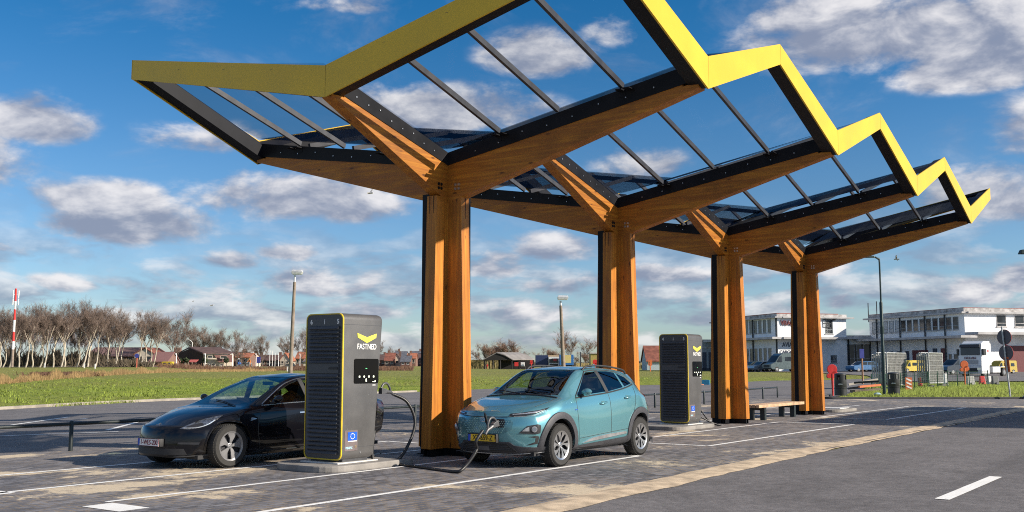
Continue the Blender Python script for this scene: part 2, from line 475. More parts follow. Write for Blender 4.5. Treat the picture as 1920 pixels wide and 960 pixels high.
def paver_mat():
    m, t, b = newmat('paving_bricks')
    tcn = t.n('ShaderNodeNewGeometry')
    wob = t.n('ShaderNodeVectorMath', operation='ADD')
    nz = t.n('ShaderNodeTexNoise'); nz.inputs['Scale'].default_value = 1.3; t.l(tcn.outputs['Position'], nz.inputs['Vector'])
    sc = t.n('ShaderNodeVectorMath', operation='SCALE'); t.l(nz.outputs['Color'], sc.inputs[0]); sc.inputs['Scale'].default_value = .03
    t.l(tcn.outputs['Position'], wob.inputs[0]); t.l(sc.outputs[0], wob.inputs[1])
    br = t.n('ShaderNodeTexBrick', offset=.5)
    t.l(wob.outputs[0], br.inputs['Vector'])
    for k, v in (('Scale', 1.0), ('Mortar Size', .011), ('Mortar Smooth', .3), ('Bias', -.15), ('Brick Width', .225), ('Row Height', .115)): br.inputs[k].default_value = v
    br.inputs['Color1'].default_value = (.098, .097, .108, 1); br.inputs['Color2'].default_value = (.225, .217, .228, 1); br.inputs['Mortar'].default_value = (.050, .046, .044, 1)
    p = t.geo()
    c = br.outputs['Color']
    c = t.mix(t.m('MULTIPLY', t.mr(t.noise(p, .35, 5, .6), .40, .7), .22), c, (.215, .203, .20), 'MIX')
    c = t.mix(t.m('MULTIPLY', t.mr(t.noise(p, 3.0, 6, .7), .55, .75), .25), c, (.075, .073, .082))
    ng = t.mr(t.noise(p, 5.5, 4, .62), .33, .67, .82, 1.22, smooth=False)
    gs = t.n('ShaderNodeVectorMath', operation='SCALE'); t.l(c, gs.inputs[0]); t.l(ng, gs.inputs['Scale']); c = gs.outputs[0]
    dk = t.m('MULTIPLY', t.mr(t.noise(t.geo((.7, 1.2, 1)), 9, 2, .5), .64, .72), .4)
    c = t.mix(dk, c, (.035, .034, .04))
    # brushed-in jointing sand: in the joints everywhere, lying open in ragged drifts
    n1 = t.noise(t.geo((.5, .72, 1)), .75, 6, .62, .5); n2 = t.noise(p, 3.6, 5, .7); n3 = t.noise(p, 24, 3, .7)
    s = t.m('ADD', t.m('ADD', n1, t.m('MULTIPLY', t.m('SUBTRACT', n2, .5), .22)), t.m('MULTIPLY', t.m('SUBTRACT', n3, .5), .10))
    spx = t.n('ShaderNodeSeparateXYZ'); t.l(tcn.outputs['Position'], spx.inputs[0])
    s = t.m('SUBTRACT', s, t.mr(spx.outputs[0], 0.0, 9.0, 0.0, .045))
    drift = t.m('MULTIPLY', t.mr(s, .555, .61), .9)
    joint = t.m('MULTIPLY', br.outputs['Fac'], t.mr(t.m('ADD', n1, t.m('MULTIPLY', n3, .3)), .50, .70))
    dots = t.m('MULTIPLY', t.mr(t.noise(p, 17, 2, .6), .68, .74), t.mr(n1, .40, .6))
    c = t.mix(t.m('MULTIPLY', joint, .75), c, (.40, .30, .19))
    c = t.mix(t.m('MULTIPLY', dots, .75), c, (.42, .31, .19))
    c = t.mix(drift, c, t.mix(n3, (.50, .40, .275), (.72, .60, .43)))
    t.l(c, b.inputs['Base Color']); b.inputs['Roughness'].default_value = .8; b.inputs['Specular IOR Level'].default_value = .3
    t.l(t.bump(t.m('SUBTRACT', t.m('MULTIPLY', t.noise(p, 40, 3), .3), br.outputs['Fac']), .5, .008), b.inputs['Normal'])
    return m
PAVE = paver_mat()
pav = [(-22, -5.12), (41.2, -5.12), (39.9, -2.85), (34.5, 4.5), (33.6, 6.0), (32.6, 7.3), (24.8, 6.62), (6, 6.42), (-4, 6.2), (-22, 5.85)]
struct('paved_station_area', sheet(pav, 3.0, lambda x, y: 0.004), PAVE)
lot = [(-60, 5.6), (-22, 5.85), (-4, 6.2), (6, 6.42), (24.8, 6.62), (32.6, 7.3)]
isl = [(CAM.x + _k.x * D + _r.x * S, CAM.y + _k.y * D + _r.y * S) for D, S in ((50.5, 15.6), (60, 19.6), (75, 25.8), (92, 32.6), (93.5, 40), (93.5, 60), (93.5, 110))]
far = [gp(px, D) for px, D in ((2900, 130), (2500, 170), (2000, 176), (1760, 172), (1560, 172), (1400, 172), (1330, 172), (1330, 150), (1400, 146), (1480, 140), (1560, 127), (1622, 117), (1632, 108), (1620, 102), (1540, 97), (1440, 95), (1330, 86), (1230, 81), (1100, 78), (1000, 74))]
lot += isl + [(p.x, p.y) for p in far] + [(32.9, 29.1), (14.2, 28.0), (5.3, 25.0), (-8, 19.5), (-24, 10.5), (-60, 8.0)]
struct('car_park', sheet(lot, 6.0, lambda x, y: terr(x, y) + (.0 if DS((x, y))[0] < 68 else .035)), ASPH2)
struct('road', sheet([(-40, -5.2), (42.3, -5.2), (60, -30), (-40, -30)], 8, lambda x, y: -.012), ASPH)
SAND = M('sandy_edging', (.50, .39, .27), .9, var=.3, scale=3.5, bump=.4, bscale=80)
rows = []
for i in range(190):
    x = -22 + i * .335
    sk = -.034 * max(0, 5 - max(x, -12))
    w1 = -5.2 + sk - .09 * mnoise.noise((x * .8, 3, 1)) - .05 * mnoise.noise((x * 3, 9, 1)); w0 = -4.70 + sk + .05 * mnoise.noise((x * 1.7, 5, 1))
    rows.append([(x, w0, .007), (x, (w0 + w1) / 2, .016), (x, w1, -.006)])
struct('sand_strip', MB().grid(rows), SAND, smooth=60)
KERB = M('kerb_concrete', (.30, .265, .22), .85, var=.25, scale=2.0, bump=.3)
KERBD = M('dark_kerb', (.055, .053, .055), .8, var=.25, scale=2)
def kerb(name, pts, w, h, mat, z0=-.05):
    pts = crom([Vector((p[0], p[1], 0)) for p in pts], 6)
    rows = []
    for i, p in enumerate(pts):
        d = (pts[min(i + 1, len(pts) - 1)] - pts[max(i - 1, 0)]).normalized(); n = Vector((-d.y, d.x, 0))
        z = terr(p.x, p.y)
        a, b = p - n * w / 2, p + n * w / 2
        rows.append([(a.x, a.y, z0), (a.x, a.y, z + h - .02), (a.x + n.x * .02, a.y + n.y * .02, z + h), (b.x, b.y, z + h), (b.x, b.y, z0)])
    return struct(name, MB().grid(rows), mat, smooth=30)
kerb('lawn_kerb', [(-60, 8.0), (-24, 10.5), (-8, 19.5), (5.3, 25.0), (14.2, 28.0), (32.9, 29.1)], .22, .10, KERB)
kerb('island_kerb', [(CAM.x + _k.x * D + _r.x * S, CAM.y + _k.y * D + _r.y * S) for D, S in ((54, 16.6), (51, 15.3), (49.5, 15.0), (49.25, 16.5), (49.25, 24), (49.25, 34), (49.2, 60))], .16, .09, KERBD)
# ---- painted lines
def paint_mat():
    m, t, b = newmat('white_paint')
    p = t.geo(); n = t.noise(p, 30, 5, .75); n0 = t.noise(p, 2.2, 5, .65)
    c = t.mix(t.mr(n0, .3, .7), (.78, .76, .72), (.90, .89, .86))
    c = t.mix(t.m('MULTIPLY', t.mr(t.m('ADD', n, t.m('MULTIPLY', n0, .35)), .74, .86), .7), c, (.24, .22, .20))
    t.l(c, b.inputs['Base Color']); b.inputs['Roughness'].default_value = .7
    return m
PAINT = paint_mat()
def line(pts, w, z=.008, name='parking_line'):
    mb = MB()
    for a, b in zip(pts, pts[1:]):
        a = Vector((a[0], a[1], z)); b = Vector((b[0], b[1], z)); d = (b - a).normalized(); n = Vector((-d.y, d.x, 0)) * w / 2
        n_seg = max(1, int((b - a).length / .5)); rows = []
        for i in range(n_seg + 1):
            q = a.lerp(b, i / n_seg); j = .006 * mnoise.noise((q.x * 5, q.y * 5, 2))
            rows.append([q - n * (1 + j * 8), q + n * (1 - j * 8)])
        mb.grid(rows)
    struct(name, mb, PAINT)
line([(-13, -2.97), (1.75, -2.97)], .10); line([(-7.25, -.87), (1.75, -.87)], .09); line([(1.75, -2.93), (1.75, -.91)], .10)
line([(-13, .97), (1.75, .97)], .10); line([(-13, 2.98), (1.75, 2.98)], .10); line([(1.75, 1.03), (1.75, 2.92)], .10)
for x0, x1 in ((4.5, 13.65), (16.7, 27.2)):
    line([(x0, -3.0), (x1, -3.0)], .10); line([(x0 + .4, -.93), (x1, -.93)], .09); line([(x0, -2.94), (x0, -.9)], .11); line([(x1, -2.94), (x1, -.97)], .11)
    line([(x0, .97), (x1, .97)], .10); line([(x0, 2.98), (x1, 2.98)], .10)
line([(-7.45, -1.0), (-7.45, -1.70)], .38); line([(-7.62, .80), (-7.62, 1.35)], .42)
line([(-1.28, -8.66), (1.82, -8.68)], .17, z=-.005, name='road_dash'); line([(11.0, -8.68), (14.0, -8.68)], .17, z=-.005, name='road_dash'); line([(23.3, -8.68), (26.3, -8.68)], .17, z=-.005, name='road_dash')
for a, b in (((-.15, 14.74), (3.72, 17.93)), ((.55, 11.1), (3.32, 13.81)), ((-2.1, 11.2), (.4, 10.4)), ((3.1, 16.4), (3.5, 16.65)), ((6.5, 13.5), (9.5, 16.2)), ((12, 13.8), (15, 16.3)), ((18, 13.9), (21, 16.3))):
    line([a, b], .12, z=.006)
# far road on the dike
def dsw(D, S, dz=0):
    x = CAM.x + _k.x * D + _r.x * S; y = CAM.y + _k.y * D + _r.y * S; return Vector((x, y, terr(x, y) + dz))
rows = []
for i in range(-4, 40):
    q = ROAD_A + _rd * (i * 16.0)
    a = q + _rn * 1.0; b = q - _rn * 6.5
    rows.append([dsw(a.x, a.y, .05), dsw(b.x, b.y, .06)])
struct('dike_road', MB().grid(rows), M('pale_road', (.34, .32, .30), .8, var=.1, scale=.3))
# ------------------------------------------------------------------ canopy
AX, BY = 6.208, 5.196
def wood_mat(name, axis):
    m, t, b = newmat(name)
    s = {'X': (.35, 7, 7), 'Y': (7, .35, 7), 'Z': (7, 7, .35)}[axis]
    lam = {'X': (.22, .5, 22), 'Y': (.5, .22, 22), 'Z': (22, 22, .22)}[axis]
    v = t.obj(s)
    g1 = t.noise(v, 2.4, 7, .62, .4); g2 = t.noise(v, 9, 5, .6)
    pl = t.noise(t.obj(lam), 1.0, 2, .5)
    c = t.mix(t.mr(g1, .28, .72), (.31, .105, .014), (.60, .235, .024))
    c = t.mix(t.m('MULTIPLY', t.mr(g2, .50, .75), .45), c, (.20, .062, .012))
    c = t.mix(t.m('MULTIPLY', t.mr(pl, .46, .56), .55), c, (.36, .118, .018))
    ks = {'X': (3.2, 9, 9), 'Y': (9, 3.2, 9), 'Z': (9, 9, 3.2)}[axis]
    vo = t.n('ShaderNodeTexVoronoi'); t.l(t.obj(ks), vo.inputs['Vector']); vo.inputs['Scale'].default_value = .55
    k = t.mr(vo.outputs['Distance'], .13, .05)
    c = t.mix(t.m('MULTIPLY', k, .8), c, (.055, .018, .006))
    stain = t.noise(t.obj(), .8, 5, .6)
    c = t.mix(t.m('MULTIPLY', t.mr(stain, .48, .72), .5), c, (.15, .05, .012))
    t.l(c, b.inputs['Base Color']); t.l(t.mr(g1, .2, .8, .42, .60), b.inputs['Roughness'])
    b.inputs['Specular IOR Level'].default_value = .35
    t.l(t.bump(g2, .25, .004), b.inputs['Normal'])
    return m
WX, WY, WZ = wood_mat('timber_along_x', 'X'), wood_mat('timber_along_y', 'Y'), wood_mat('timber_upright', 'Z')
BLACK = M('black_steel', (.011, .011, .014), .5, .0, var=.25, scale=3, spec=.16)
GREYST = M('dark_grey_steel', (.046, .046, .053), .42, .0, var=.15, scale=4, spec=.4)
ZINC = M('zinc_bolt', (.55, .56, .58), .35, .9)
YELLOW = M('yellow_cladding', (.68, .435, .022), .42, var=.05, scale=1.2, spec=.4)
ROOFGL = glassmat('clear_roof_glass', (.985, .99, .992), gloss=(.055, .065, .085), f0=.01)

canopy = thing('charging_canopy', 'long timber canopy with zigzag yellow edge over the charging bays, on four cross-shaped wooden columns', 'canopy', (0, 0, 0))
def zroof(dx, dy):                 # roof underside, dx, dy from the column
    a, b = min(1, abs(dx) / (AX / 2)), min(1, abs(dy) / BY)
    return 5.42 + .86 * a + .86 * b + .04 * a * b
T = .112
def ring_cross(cx, arm, t, z):
    a = arm; pts = [(-a, -t), (-t, -t), (-t, -a), (t, -a), (t, -t), (a, -t), (a, t), (t, t), (t, a), (-t, a), (-t, t), (-a, t)]
    return [(cx + x, y, z) for x, y in pts]
def beam_shape(mb, cx, dirx, diry, L, hw):
    """tapered timber reaching from the column to the roof edge"""
    ax = Vector((dirx, diry, 0)); nx = Vector((-diry, dirx, 0)); c = Vector((cx, 0, 0))
    def P(r, s, z): q = c + ax * r + nx * (s * hw); return (q.x, q.y, z)
    zt = lambda r: 5.205 + (6.02 - 5.205) * (r - .1) / (L - .1)
    zb = lambda r: 4.47 + (5.845 - 4.47) * (r / L)
    st = [(0.112, zb(.112), zt(.112)), (L - .27, zb(L - .27), zt(L - .27)), (L - .269, zb(L - .269), zt(L - .27) - .075), (L, zb(L), zt(L) - .085)]
    rings = [[mb.v(P(r, -1, b)), mb.v(P(r, 1, b)), mb.v(P(r, 1, t)), mb.v(P(r, -1, t))] for r, b, t in st]
    for a, b in zip(rings, rings[1:]):
        for i in range(4): mb.bm.faces.new((a[i], a[(i + 1) % 4], b[(i + 1) % 4], b[i]))
    mb.bm.faces.new(rings[0][::-1]); mb.bm.faces.new(rings[-1])
    return zt, zb, P
for ci in range(4):
    cx = ci * AX
    mb = MB(); mb.prism(ring_cross(cx, .525, T, .13), ring_cross(cx, .42, T, 4.60))
    # core between the beam roots
    colm = build('column', mb, WZ, canopy, bevel=.006)
    core = build('beam_node', MB().b2((cx - T + .001, -T + .001, 4.40), (cx + T - .001, T - .001, 5.20)), WZ, colm)
    mb = MB()
    for sx_, sy_ in ((-1, 1), (1, -1)):
        mb.prism([(cx + sx_ * x, sy_ * y, .14) for x, y in ((T + .002, T + .002), (.315, T + .002), (.315, .315), (T + .002, .315))], [(cx + sx_ * x, sy_ * y, 4.66) for x, y in ((T + .002, T + .002), (.31, T + .002), (.31, .31), (T + .002, .31))])
    build('corner_cover', mb, BLACK, colm)
    mb = MB()
    for dx, dy in ((-1, 0), (1, 0), (0, -1), (0, 1)):
        for o in (-.07, .07): mb.box((cx + dx * .34 + dy * o, dy * .34 + dx * o, .075), (.32 if dx else .02, .32 if dy else .02, .13))
        for r in (.22, .46): mb.lathe([(.022, 0), (.022, .10)], (cx + dx * r, dy * r, 0.0), n=8)
    mb.box((cx, 0, .065), (.3, .3, .12)); mb.box((cx, 0, .008), (1.08, .3, .012)); mb.box((cx, 0, .0085), (.3, 1.08, .012))
    build('steel_foot', mb, BLACK, colm)
    mb = MB()   # saw slots for the hidden plates
    for o in (-.045, .045):
        mb.box((cx - .4245, o, 4.33), (.006, .010, .52)); mb.box((cx + o * .2, -.4265, 4.12), (.010, .006, .9)) if o > 0 else None
    build('plate_slot', mb, BLACK, colm)
    for dx, dy, L in ((-1, 0, 3.04), (1, 0, 3.04), (0, -1, 5.08), (0, 1, 5.08)):
        mb = MB(); zt, zb, P = beam_shape(mb, cx, dx, dy, L, T + .004)
        bo = build('beam', mb, WX if dx else WY, canopy, bevel=.006)
        g = MB()
        for s in (-1, 1):     # upright steel flanks and the trough between them
            A = [P(.116, s * .985, zt(.1) - .02), P(L + .02, s * .985, zt(L) - .045), P(L + .02, s * .985, zt(L) + .235), P(.116, s * .985, zt(.1) + .215)]
            q = [(Vector(p) + Vector((-dy, dx, 0)) * (s * .014)) for p in A]
            g.prism(A, q)
        A = [P(.1, -.95, zt(.1) + .06), P(.1, .95, zt(.1) + .06), P(L, .95, zt(L) + .08), P(L, -.95, zt(L) + .08)]
        g.prism(A, [(p[0], p[1], p[2] + .01) for p in A])
        go = build('gutter', g, BLACK, bo)
        sc = MB()
        for s in (-1, 1):
            for i in range(1, 9):
                r = .25 + (L - .5) * i / 9
                p = Vector(P(r, s * 1.13, zt(r) + .035 + (.03 if i % 3 else .08)))
                sc.box(p, (.02, .02, .02))
        build('rivets', sc, ZINC, go)
        if dy == -1 or dx == -1:
            for by in (0, .075):
                for bz in (0, .075):
                    r = .30 + by; z = 4.74 + bz
                    s = -1 if dy == -1 else 1
                    p = Vector(P(r, s * 1.0, z))
                    nn_ = Vector((-dy, dx, 0)) * s
                    build('bolt', MB().prism([p + (Vector((dx, dy, 0)) * math.cos(a) + Vector((0, 0, 1)) * math.sin(a)) * .027 for a in [k * math.pi / 6 for k in range(12)]], [p + nn_ * .016 + (Vector((dx, dy, 0)) * math.cos(a) + Vector((0, 0, 1)) * math.sin(a)) * .024 for a in [k * math.pi / 6 for k in range(12)]]), ZINC if dy else BLACK, bo)
    # purlins, brackets and glass of the four roof panels
    for qx in (-1, 1):
        for qy in (-1, 1):
            for yy in (1.27, 2.50, 3.75):
                a = (cx + qx * .12, qy * yy, zroof(0, yy) + .035); b = (cx + qx * (AX / 2 - .012), qy * yy, zroof(AX / 2, yy) + .035)
                po = build('purlin', MB().bar(a, b, .055, .095), GREYST, canopy)
            for yy in (1.27, 3.75):
                x = cx + qx * .19; z = zroof(0, yy)
                bk = MB().box((x, qy * yy, z - .05), (.16, .11, .02)); bk.box((x + qx * .02, qy * (yy + .16), z - .055), (.22, .12, .014)); bk.box((cx + qx * .125, qy * yy, z - .09), (.02, .12, .12))
                build('bracket', bk, BLACK, canopy)
            h = .098
            c0 = (cx + qx * .03, qy * .03); c1 = (cx + qx * (AX / 2 - .004), qy * .03); c2 = (cx + qx * (AX / 2 - .004), qy * (BY - .03)); c3 = (cx + qx * .03, qy * (BY - .03))
            G = [(c[0], c[1], zroof(c[0] - cx, c[1]) + h) for c in (c0, c1, c2, c3)]
            build('glass_pane', MB().prism(G, [(p[0], p[1], p[2] + .014) for p in G]), ROOFGL, canopy)
for ri in range(0, 3):
    rx = (ri + .5) * AX
    for qy in (-1, 1):
        build('ridge_bar', MB().bar((rx, qy * .05, 6.24), (rx, qy * (BY - .02), zroof(AX / 2, BY) - .02), .07, .11), BLACK, canopy)
# yellow zigzag edge: dips at the beam ends, peaks at the corners and between columns
ZTD, ZBD, ZTP, ZBP = 6.347, 5.83, 7.349, 6.973
def edge_run(pts, inward, name):
    """pts: (x, y, peak?); cladding sheet outside, black boxed edge beam behind it"""
    f = MB(); k = MB(); sm = MB()
    inn = Vector(inward)
    d0 = Vector((pts[-1][0] - pts[0][0], pts[-1][1] - pts[0][1], 0)).normalized(); m = len(pts) - 1
    cutb = .0 if abs(inward[0]) else .0315
    for i_, ((x0, y0, p0), (x1, y1, p1)) in enumerate(zip(pts, pts[1:])):
        if i_ == 0: x0 += d0.x * cutb; y0 += d0.y * cutb
        if i_ == m - 1: x1 -= d0.x * cutb; y1 -= d0.y * cutb
        o = [Vector((x0, y0, ZBP if p0 else ZBD)), Vector((x1, y1, ZBP if p1 else ZBD)), Vector((x1, y1, ZTP if p1 else ZTD)), Vector((x0, y0, ZTP if p0 else ZTD))]
        f.prism(o, [q + inn * .03 for q in o])
        z = Vector((0, 0, 1))
        for q in (.003,):
            lo_, hi_ = o[0].lerp(o[1], q), o[3].lerp(o[2], q); dd = (o[1] - o[0]).normalized() * .006
            sm.prism([lo_ - inn * .0015, lo_ + dd - inn * .0015, hi_ + dd - inn * .0015, hi_ - inn * .0015], [lo_ + inn * .01, lo_ + dd + inn * .01, hi_ + dd + inn * .01, hi_ + inn * .01])
        ea = d0 * (.04 if i_ == 0 else 0); eb = d0 * (-.04 if i_ == m - 1 else 0); o = [o[0] + ea, o[1] + eb, o[2] + eb, o[3] + ea]
        i = [o[0] + inn * .034 + z * .012, o[1] + inn * .034 + z * .012, o[2] + inn * .034 - z * .02, o[3] + inn * .034 - z * .02]
        d = .26
        k.prism(i, [i[0] + inn * d + z * .02, i[1] + inn * d + z * .02, i[1] + inn * d + z * .30 , i[0] + inn * d + z * .30])
    fo = build('fascia', f, YELLOW, canopy)
    build('edge_beam', k, BLACK, fo); build('panel_joint', sm, M('dark_joint', (.20, .13, .02), .7), fo)  # thin seam strips at the folds, in a plain darker tone
xs0, xs1 = -AX / 2, 3.5 * AX
pts = [(xs0, -BY, True)]
for ci in range(4): pts += [(ci * AX, -BY, False), ((ci + .5) * AX, -BY, True)]
edge_run(pts, (0, 1, 0), 'road')
edge_run([(x, BY, p) for x, y, p in pts], (0, -1, 0), 'back')
edge_run([(xs0, BY, True), (xs0, 0, False), (xs0, -BY, True)], (1, 0, 0), 'near')
edge_run([(xs1, BY, True), (xs1, 0, False), (xs1, -BY, True)], (-1, 0, 0), 'far')
# ------------------------------------------------------------------ cars
def pchip(tb, x):
    n = len(tb)
    if x <= tb[0][0]: return tb[0][1]
    if x >= tb[-1][0]: return tb[-1][1]
    d = [(tb[i + 1][1] - tb[i][1]) / (tb[i + 1][0] - tb[i][0]) for i in range(n - 1)]
    m = [d[0]] + [0 if d[i - 1] * d[i] <= 0 else 2 * d[i - 1] * d[i] / (d[i - 1] + d[i]) for i in range(1, n - 1)] + [d[-1]]
    for i in range(n - 1):
        if x <= tb[i + 1][0]:
            h = tb[i + 1][0] - tb[i][0]; t = (x - tb[i][0]) / h
            return (2 * t ** 3 - 3 * t * t + 1) * tb[i][1] + (t ** 3 - 2 * t * t + t) * h * m[i] + (-2 * t ** 3 + 3 * t * t) * tb[i + 1][1] + (t ** 3 - t * t) * h * m[i + 1]
class Body:
    """car shell in car coordinates: u rearwards from the nose, v sideways, z up"""
    def __init__(s, L, T, nose, tail, plan_f, plan_r, sub=5, nu=96):
        s.T = T; s.L = L; s.nose = nose; s.tail = tail; s.pf = plan_f; s.pr = plan_r
        us = sorted(set([L * i / nu for i in range(nu + 1)]))
        cols = []
        for u in us:
            g = lambda k: pchip(T[k], u)
            P = [(0, g('zb')), (.7 * g('W'), g('zb')), (g('Ws'), g('zs')), (g('W'), g('zm')), (g('W') - g('in'), g('zsh')), (g('Wb'), g('zbelt')), (g('Wc'), g('zc')), (g('Wc') * .55, g('zr') - (g('zr') - g('zc')) * .28), (0, g('zr'))]
            V = [Vector((a, b, 0)) for a, b in P]
            # mirrored ends keep the section smooth across the middle
            ext = [Vector((-V[1].x, V[1].y, 0))] + V + [Vector((-V[-2].x, V[-2].y, 0))]
            pts = []
            for i in range(1, len(ext) - 2):
                p0, p1, p2, p3 = ext[i - 1:i + 3]
                for j in range(sub):
                    t = j / sub; q = cr_tight(p0, p1, p2, p3, t); pts.append((q.x, q.y))
            pts.append((0, V[-1].y))
            cols.append(pts)
        s.us = us; s.cols = cols
        bm = bmesh.new(); rows = []
        for u, pts in zip(us, cols):
            half = [bm.verts.new(s.D(u, v, z)) for v, z in pts]
            other = [bm.verts.new(s.D(u, -v, z)) for v, z in pts[1:-1]]
            rows.append(half + other[::-1])          # closed ring
        n = len(rows[0])
        for a, b in zip(rows, rows[1:]):
            for k in range(n): bm.faces.new((a[k], a[(k + 1) % n], b[(k + 1) % n], b[k]))
        for ring, pts, u in ((rows[0], cols[0], us[0]), (rows[-1], cols[-1], us[-1])):   # nose and tail faces
            N = len(pts) - 1; m = 13
            lo = sub; prev = None
            for i in range(lo, N - 1):
                v, z = pts[i]; l = ring[i]; r = ring[n - i]
                row = [l] + [bm.verts.new(s.D(u, v * (1 - 2 * k / m), z, cap=1)) for k in range(1, m)] + [r]
                if prev:
                    for k in range(m): bm.faces.new((prev[k], prev[k + 1], row[k + 1], row[k]))
                prev = row
            top = [ring[i] for i in range(N - 2, n - (N - 2) + 1)]
            try: bm.faces.new(prev + top[1:-1][::-1])
            except Exception: pass
            try: bm.faces.new([ring[i] for i in range(-lo, lo + 1)])
            except Exception: pass
        bmesh.ops.recalc_face_normals(bm, faces=bm.faces)
        s.bm = bm; bm.normal_update()
        s.bvh = BVHTree.FromBMesh(bm)
    def D(s, u, v, z, cap=0):
        ff = max(0, 1 - u / s.pf[2]) ; fr = max(0, 1 - (s.L - u) / s.pr[2])
        a = abs(v)
        return Vector((u + ff * (pchip(s.nose, z) + s.pf[0] * (a / .9) ** s.pf[1]) - fr * (pchip(s.tail, z) + s.pr[0] * (a / .9) ** s.pr[1]), v, z))
    def hit(s, o, d):
        h = s.bvh.ray_cast(Vector(o), Vector(d).normalized()); return (h[0], h[1]) if h[0] is not None else (None, None)
    def side(s, u, z, sg=1): return s.hit((u, 3 * sg, z), (0, -sg, 0))
    def front(s, v, z): return s.hit((-2, v, z), (1, 0, 0))
    def top(s, u, v): return s.hit((u, v, 4), (0, 0, -1))
def cr_tight(p0, p1, p2, p3, t, k=.42):
    m1 = (p2 - p0) * k * min(1, (p2 - p1).length / max(1e-6, (p2 - p0).length) * 1.6); m2 = (p3 - p1) * k * min(1, (p2 - p1).length / max(1e-6, (p3 - p1).length) * 1.6)
    return (2 * t ** 3 - 3 * t * t + 1) * p1 + (t ** 3 - 2 * t * t + t) * m1 + (-2 * t ** 3 + 3 * t * t) * p2 + (t ** 3 - t * t) * m2

def cut(bm, poly, axes, keep):
    """cut a convex outline out of the shell, returns the faces inside it; keep(face) limits where"""
    fs = [f for f in bm.faces if keep(f)]
    A = {'u': 0, 'v': 1, 'z': 2}; i, j = A[axes[0]], A[axes[1]]
    n = len(poly); ar = sum(poly[k][0] * poly[(k + 1) % n][1] - poly[(k + 1) % n][0] * poly[k][1] for k in range(n))
    if ar < 0: poly = poly[::-1]
    for k in range(n):
        (x0, y0), (x1, y1) = poly[k], poly[(k + 1) % n]
        co = Vector((0, 0, 0)); co[i] = x0; co[j] = y0
        no = Vector((0, 0, 0)); no[i] = (y1 - y0); no[j] = -(x1 - x0); no.normalize()
        geom = list({v for f in fs for v in f.verts}) + list({e for f in fs for e in f.edges}) + fs
        r = bmesh.ops.bisect_plane(bm, geom=geom, dist=1e-5, plane_co=co, plane_no=no)
        cand = {f for f in r['geom'] if isinstance(f, bmesh.types.BMFace)} | {f for f in fs if f.is_valid}
        fs = [f for f in cand if (f.calc_center_median() - co).dot(no) < 0]
    return fs
def take(bm, faces, inset=0.0):
    """lift faces off into a mesh of their own"""
    out = bmesh.new(); mp = {}
    for f in faces:
        vs = []
        for v in f.verts:
            if v not in mp: mp[v] = out.verts.new(v.co - v.normal * inset)
            vs.append(mp[v])
        try: out.faces.new(vs)
        except ValueError: pass
    bmesh.ops.delete(bm, geom=faces, context='FACES')
    return out
class Car:
    def __init__(s, root, body): s.root = root; s.b = body; s.o = root.location.copy()
    def W(s, p): return Vector((s.o.x + p[0], s.o.y - p[1], s.o.z + p[2]))
    def part(s, name, mb, mat, parent=None, smooth=35, bevel=0, fix=True):
        bm = mb.bm if isinstance(mb, MB) else mb
        for v in bm.verts: v.co = s.W(v.co)
        return build(name, bm, mat, parent or s.root, smooth=smooth, bevel=bevel, fix=fix)
    def patch(s, name, poly, how, mat, off=.006, step=.03, parent=None, smooth=40):
        """a panel with thickness lying on the body; how: 'side', 'far', 'front', or a ray function"""
        fn = {'side': lambda a, b: s.b.side(a, b), 'far': lambda a, b: s.b.side(a, b, -1), 'front': s.b.front, 'top': s.b.top}.get(how, how)
        vs, fs = cdt_fill(poly, step)
        mb = MB(); V = []; U = []
        for q in vs:
            h, nn = fn(q.x, q.y)
            if h is None: V.append(None); U.append(None); continue
            V.append(mb.v(h + nn * off)); U.append(mb.v(h - nn * .02))
        cnt = {}
        for f in fs:
            if any(V[i] is None for i in f): continue
            try: mb.bm.faces.new([V[i] for i in f])
            except ValueError: continue
            for a, b in zip(f, list(f[1:]) + [f[0]]): cnt[(a, b)] = 1
        for a, b in cnt:
            if (b, a) not in cnt:
                try: mb.bm.faces.new((V[b], V[a], U[a], U[b]))
                except ValueError: pass
        for u in [u for u in U if u is not None and not u.link_faces]: mb.bm.verts.remove(u)
        if not mb.bm.faces: print('EMPTY PATCH', name); return None
        return s.part(name, mb, mat, parent, smooth=smooth)
    def strip(s, name, pts, how, mat, r=.005, parent=None, k=8, off=0.0):
        fn = {'side': lambda a, b: s.b.side(a, b), 'far': lambda a, b: s.b.side(a, b, -1), 'front': s.b.front, 'top': s.b.top}.get(how, how)
        q = [Vector((p[0], p[1], 0)) for p in pts]; P = []
        for a in (crom(q, k) if k > 1 else q):
            h, nn = fn(a.x, a.y)
            if h is not None: P.append(h + nn * off)
        if len(P) < 2: print('EMPTY STRIP', name); return None
        return s.part(name, MB().tube(P, r, 5), mat, parent)
    def ring(s, name, cu, cz, r0, r1, a0, a1, mat, sg=1, off=.018, n=40, parent=None, squash=1.0):
        rows = []
        for i in range(n + 1):
            a = R(a0 + (a1 - a0) * i / n); row = []
            for r, o in ((r0, -.05), (r0 + .004, off), ((r0 + r1) / 2, off + .006), (r1 - .008, off), (r1, -.004)):
                u = cu + math.cos(a) * r; z = cz + math.sin(a) * r * squash
                h, nn = s.b.side(u, z, sg)
                if h is None: h = Vector((u, sg * .85, z)); nn = Vector((0, sg, 0))
                row.append(Vector((h.x, h.y, h.z)) + Vector((0, sg, 0)) * o)
            rows.append(row)
        return s.part(name, MB().grid(rows), mat, parent, smooth=50)

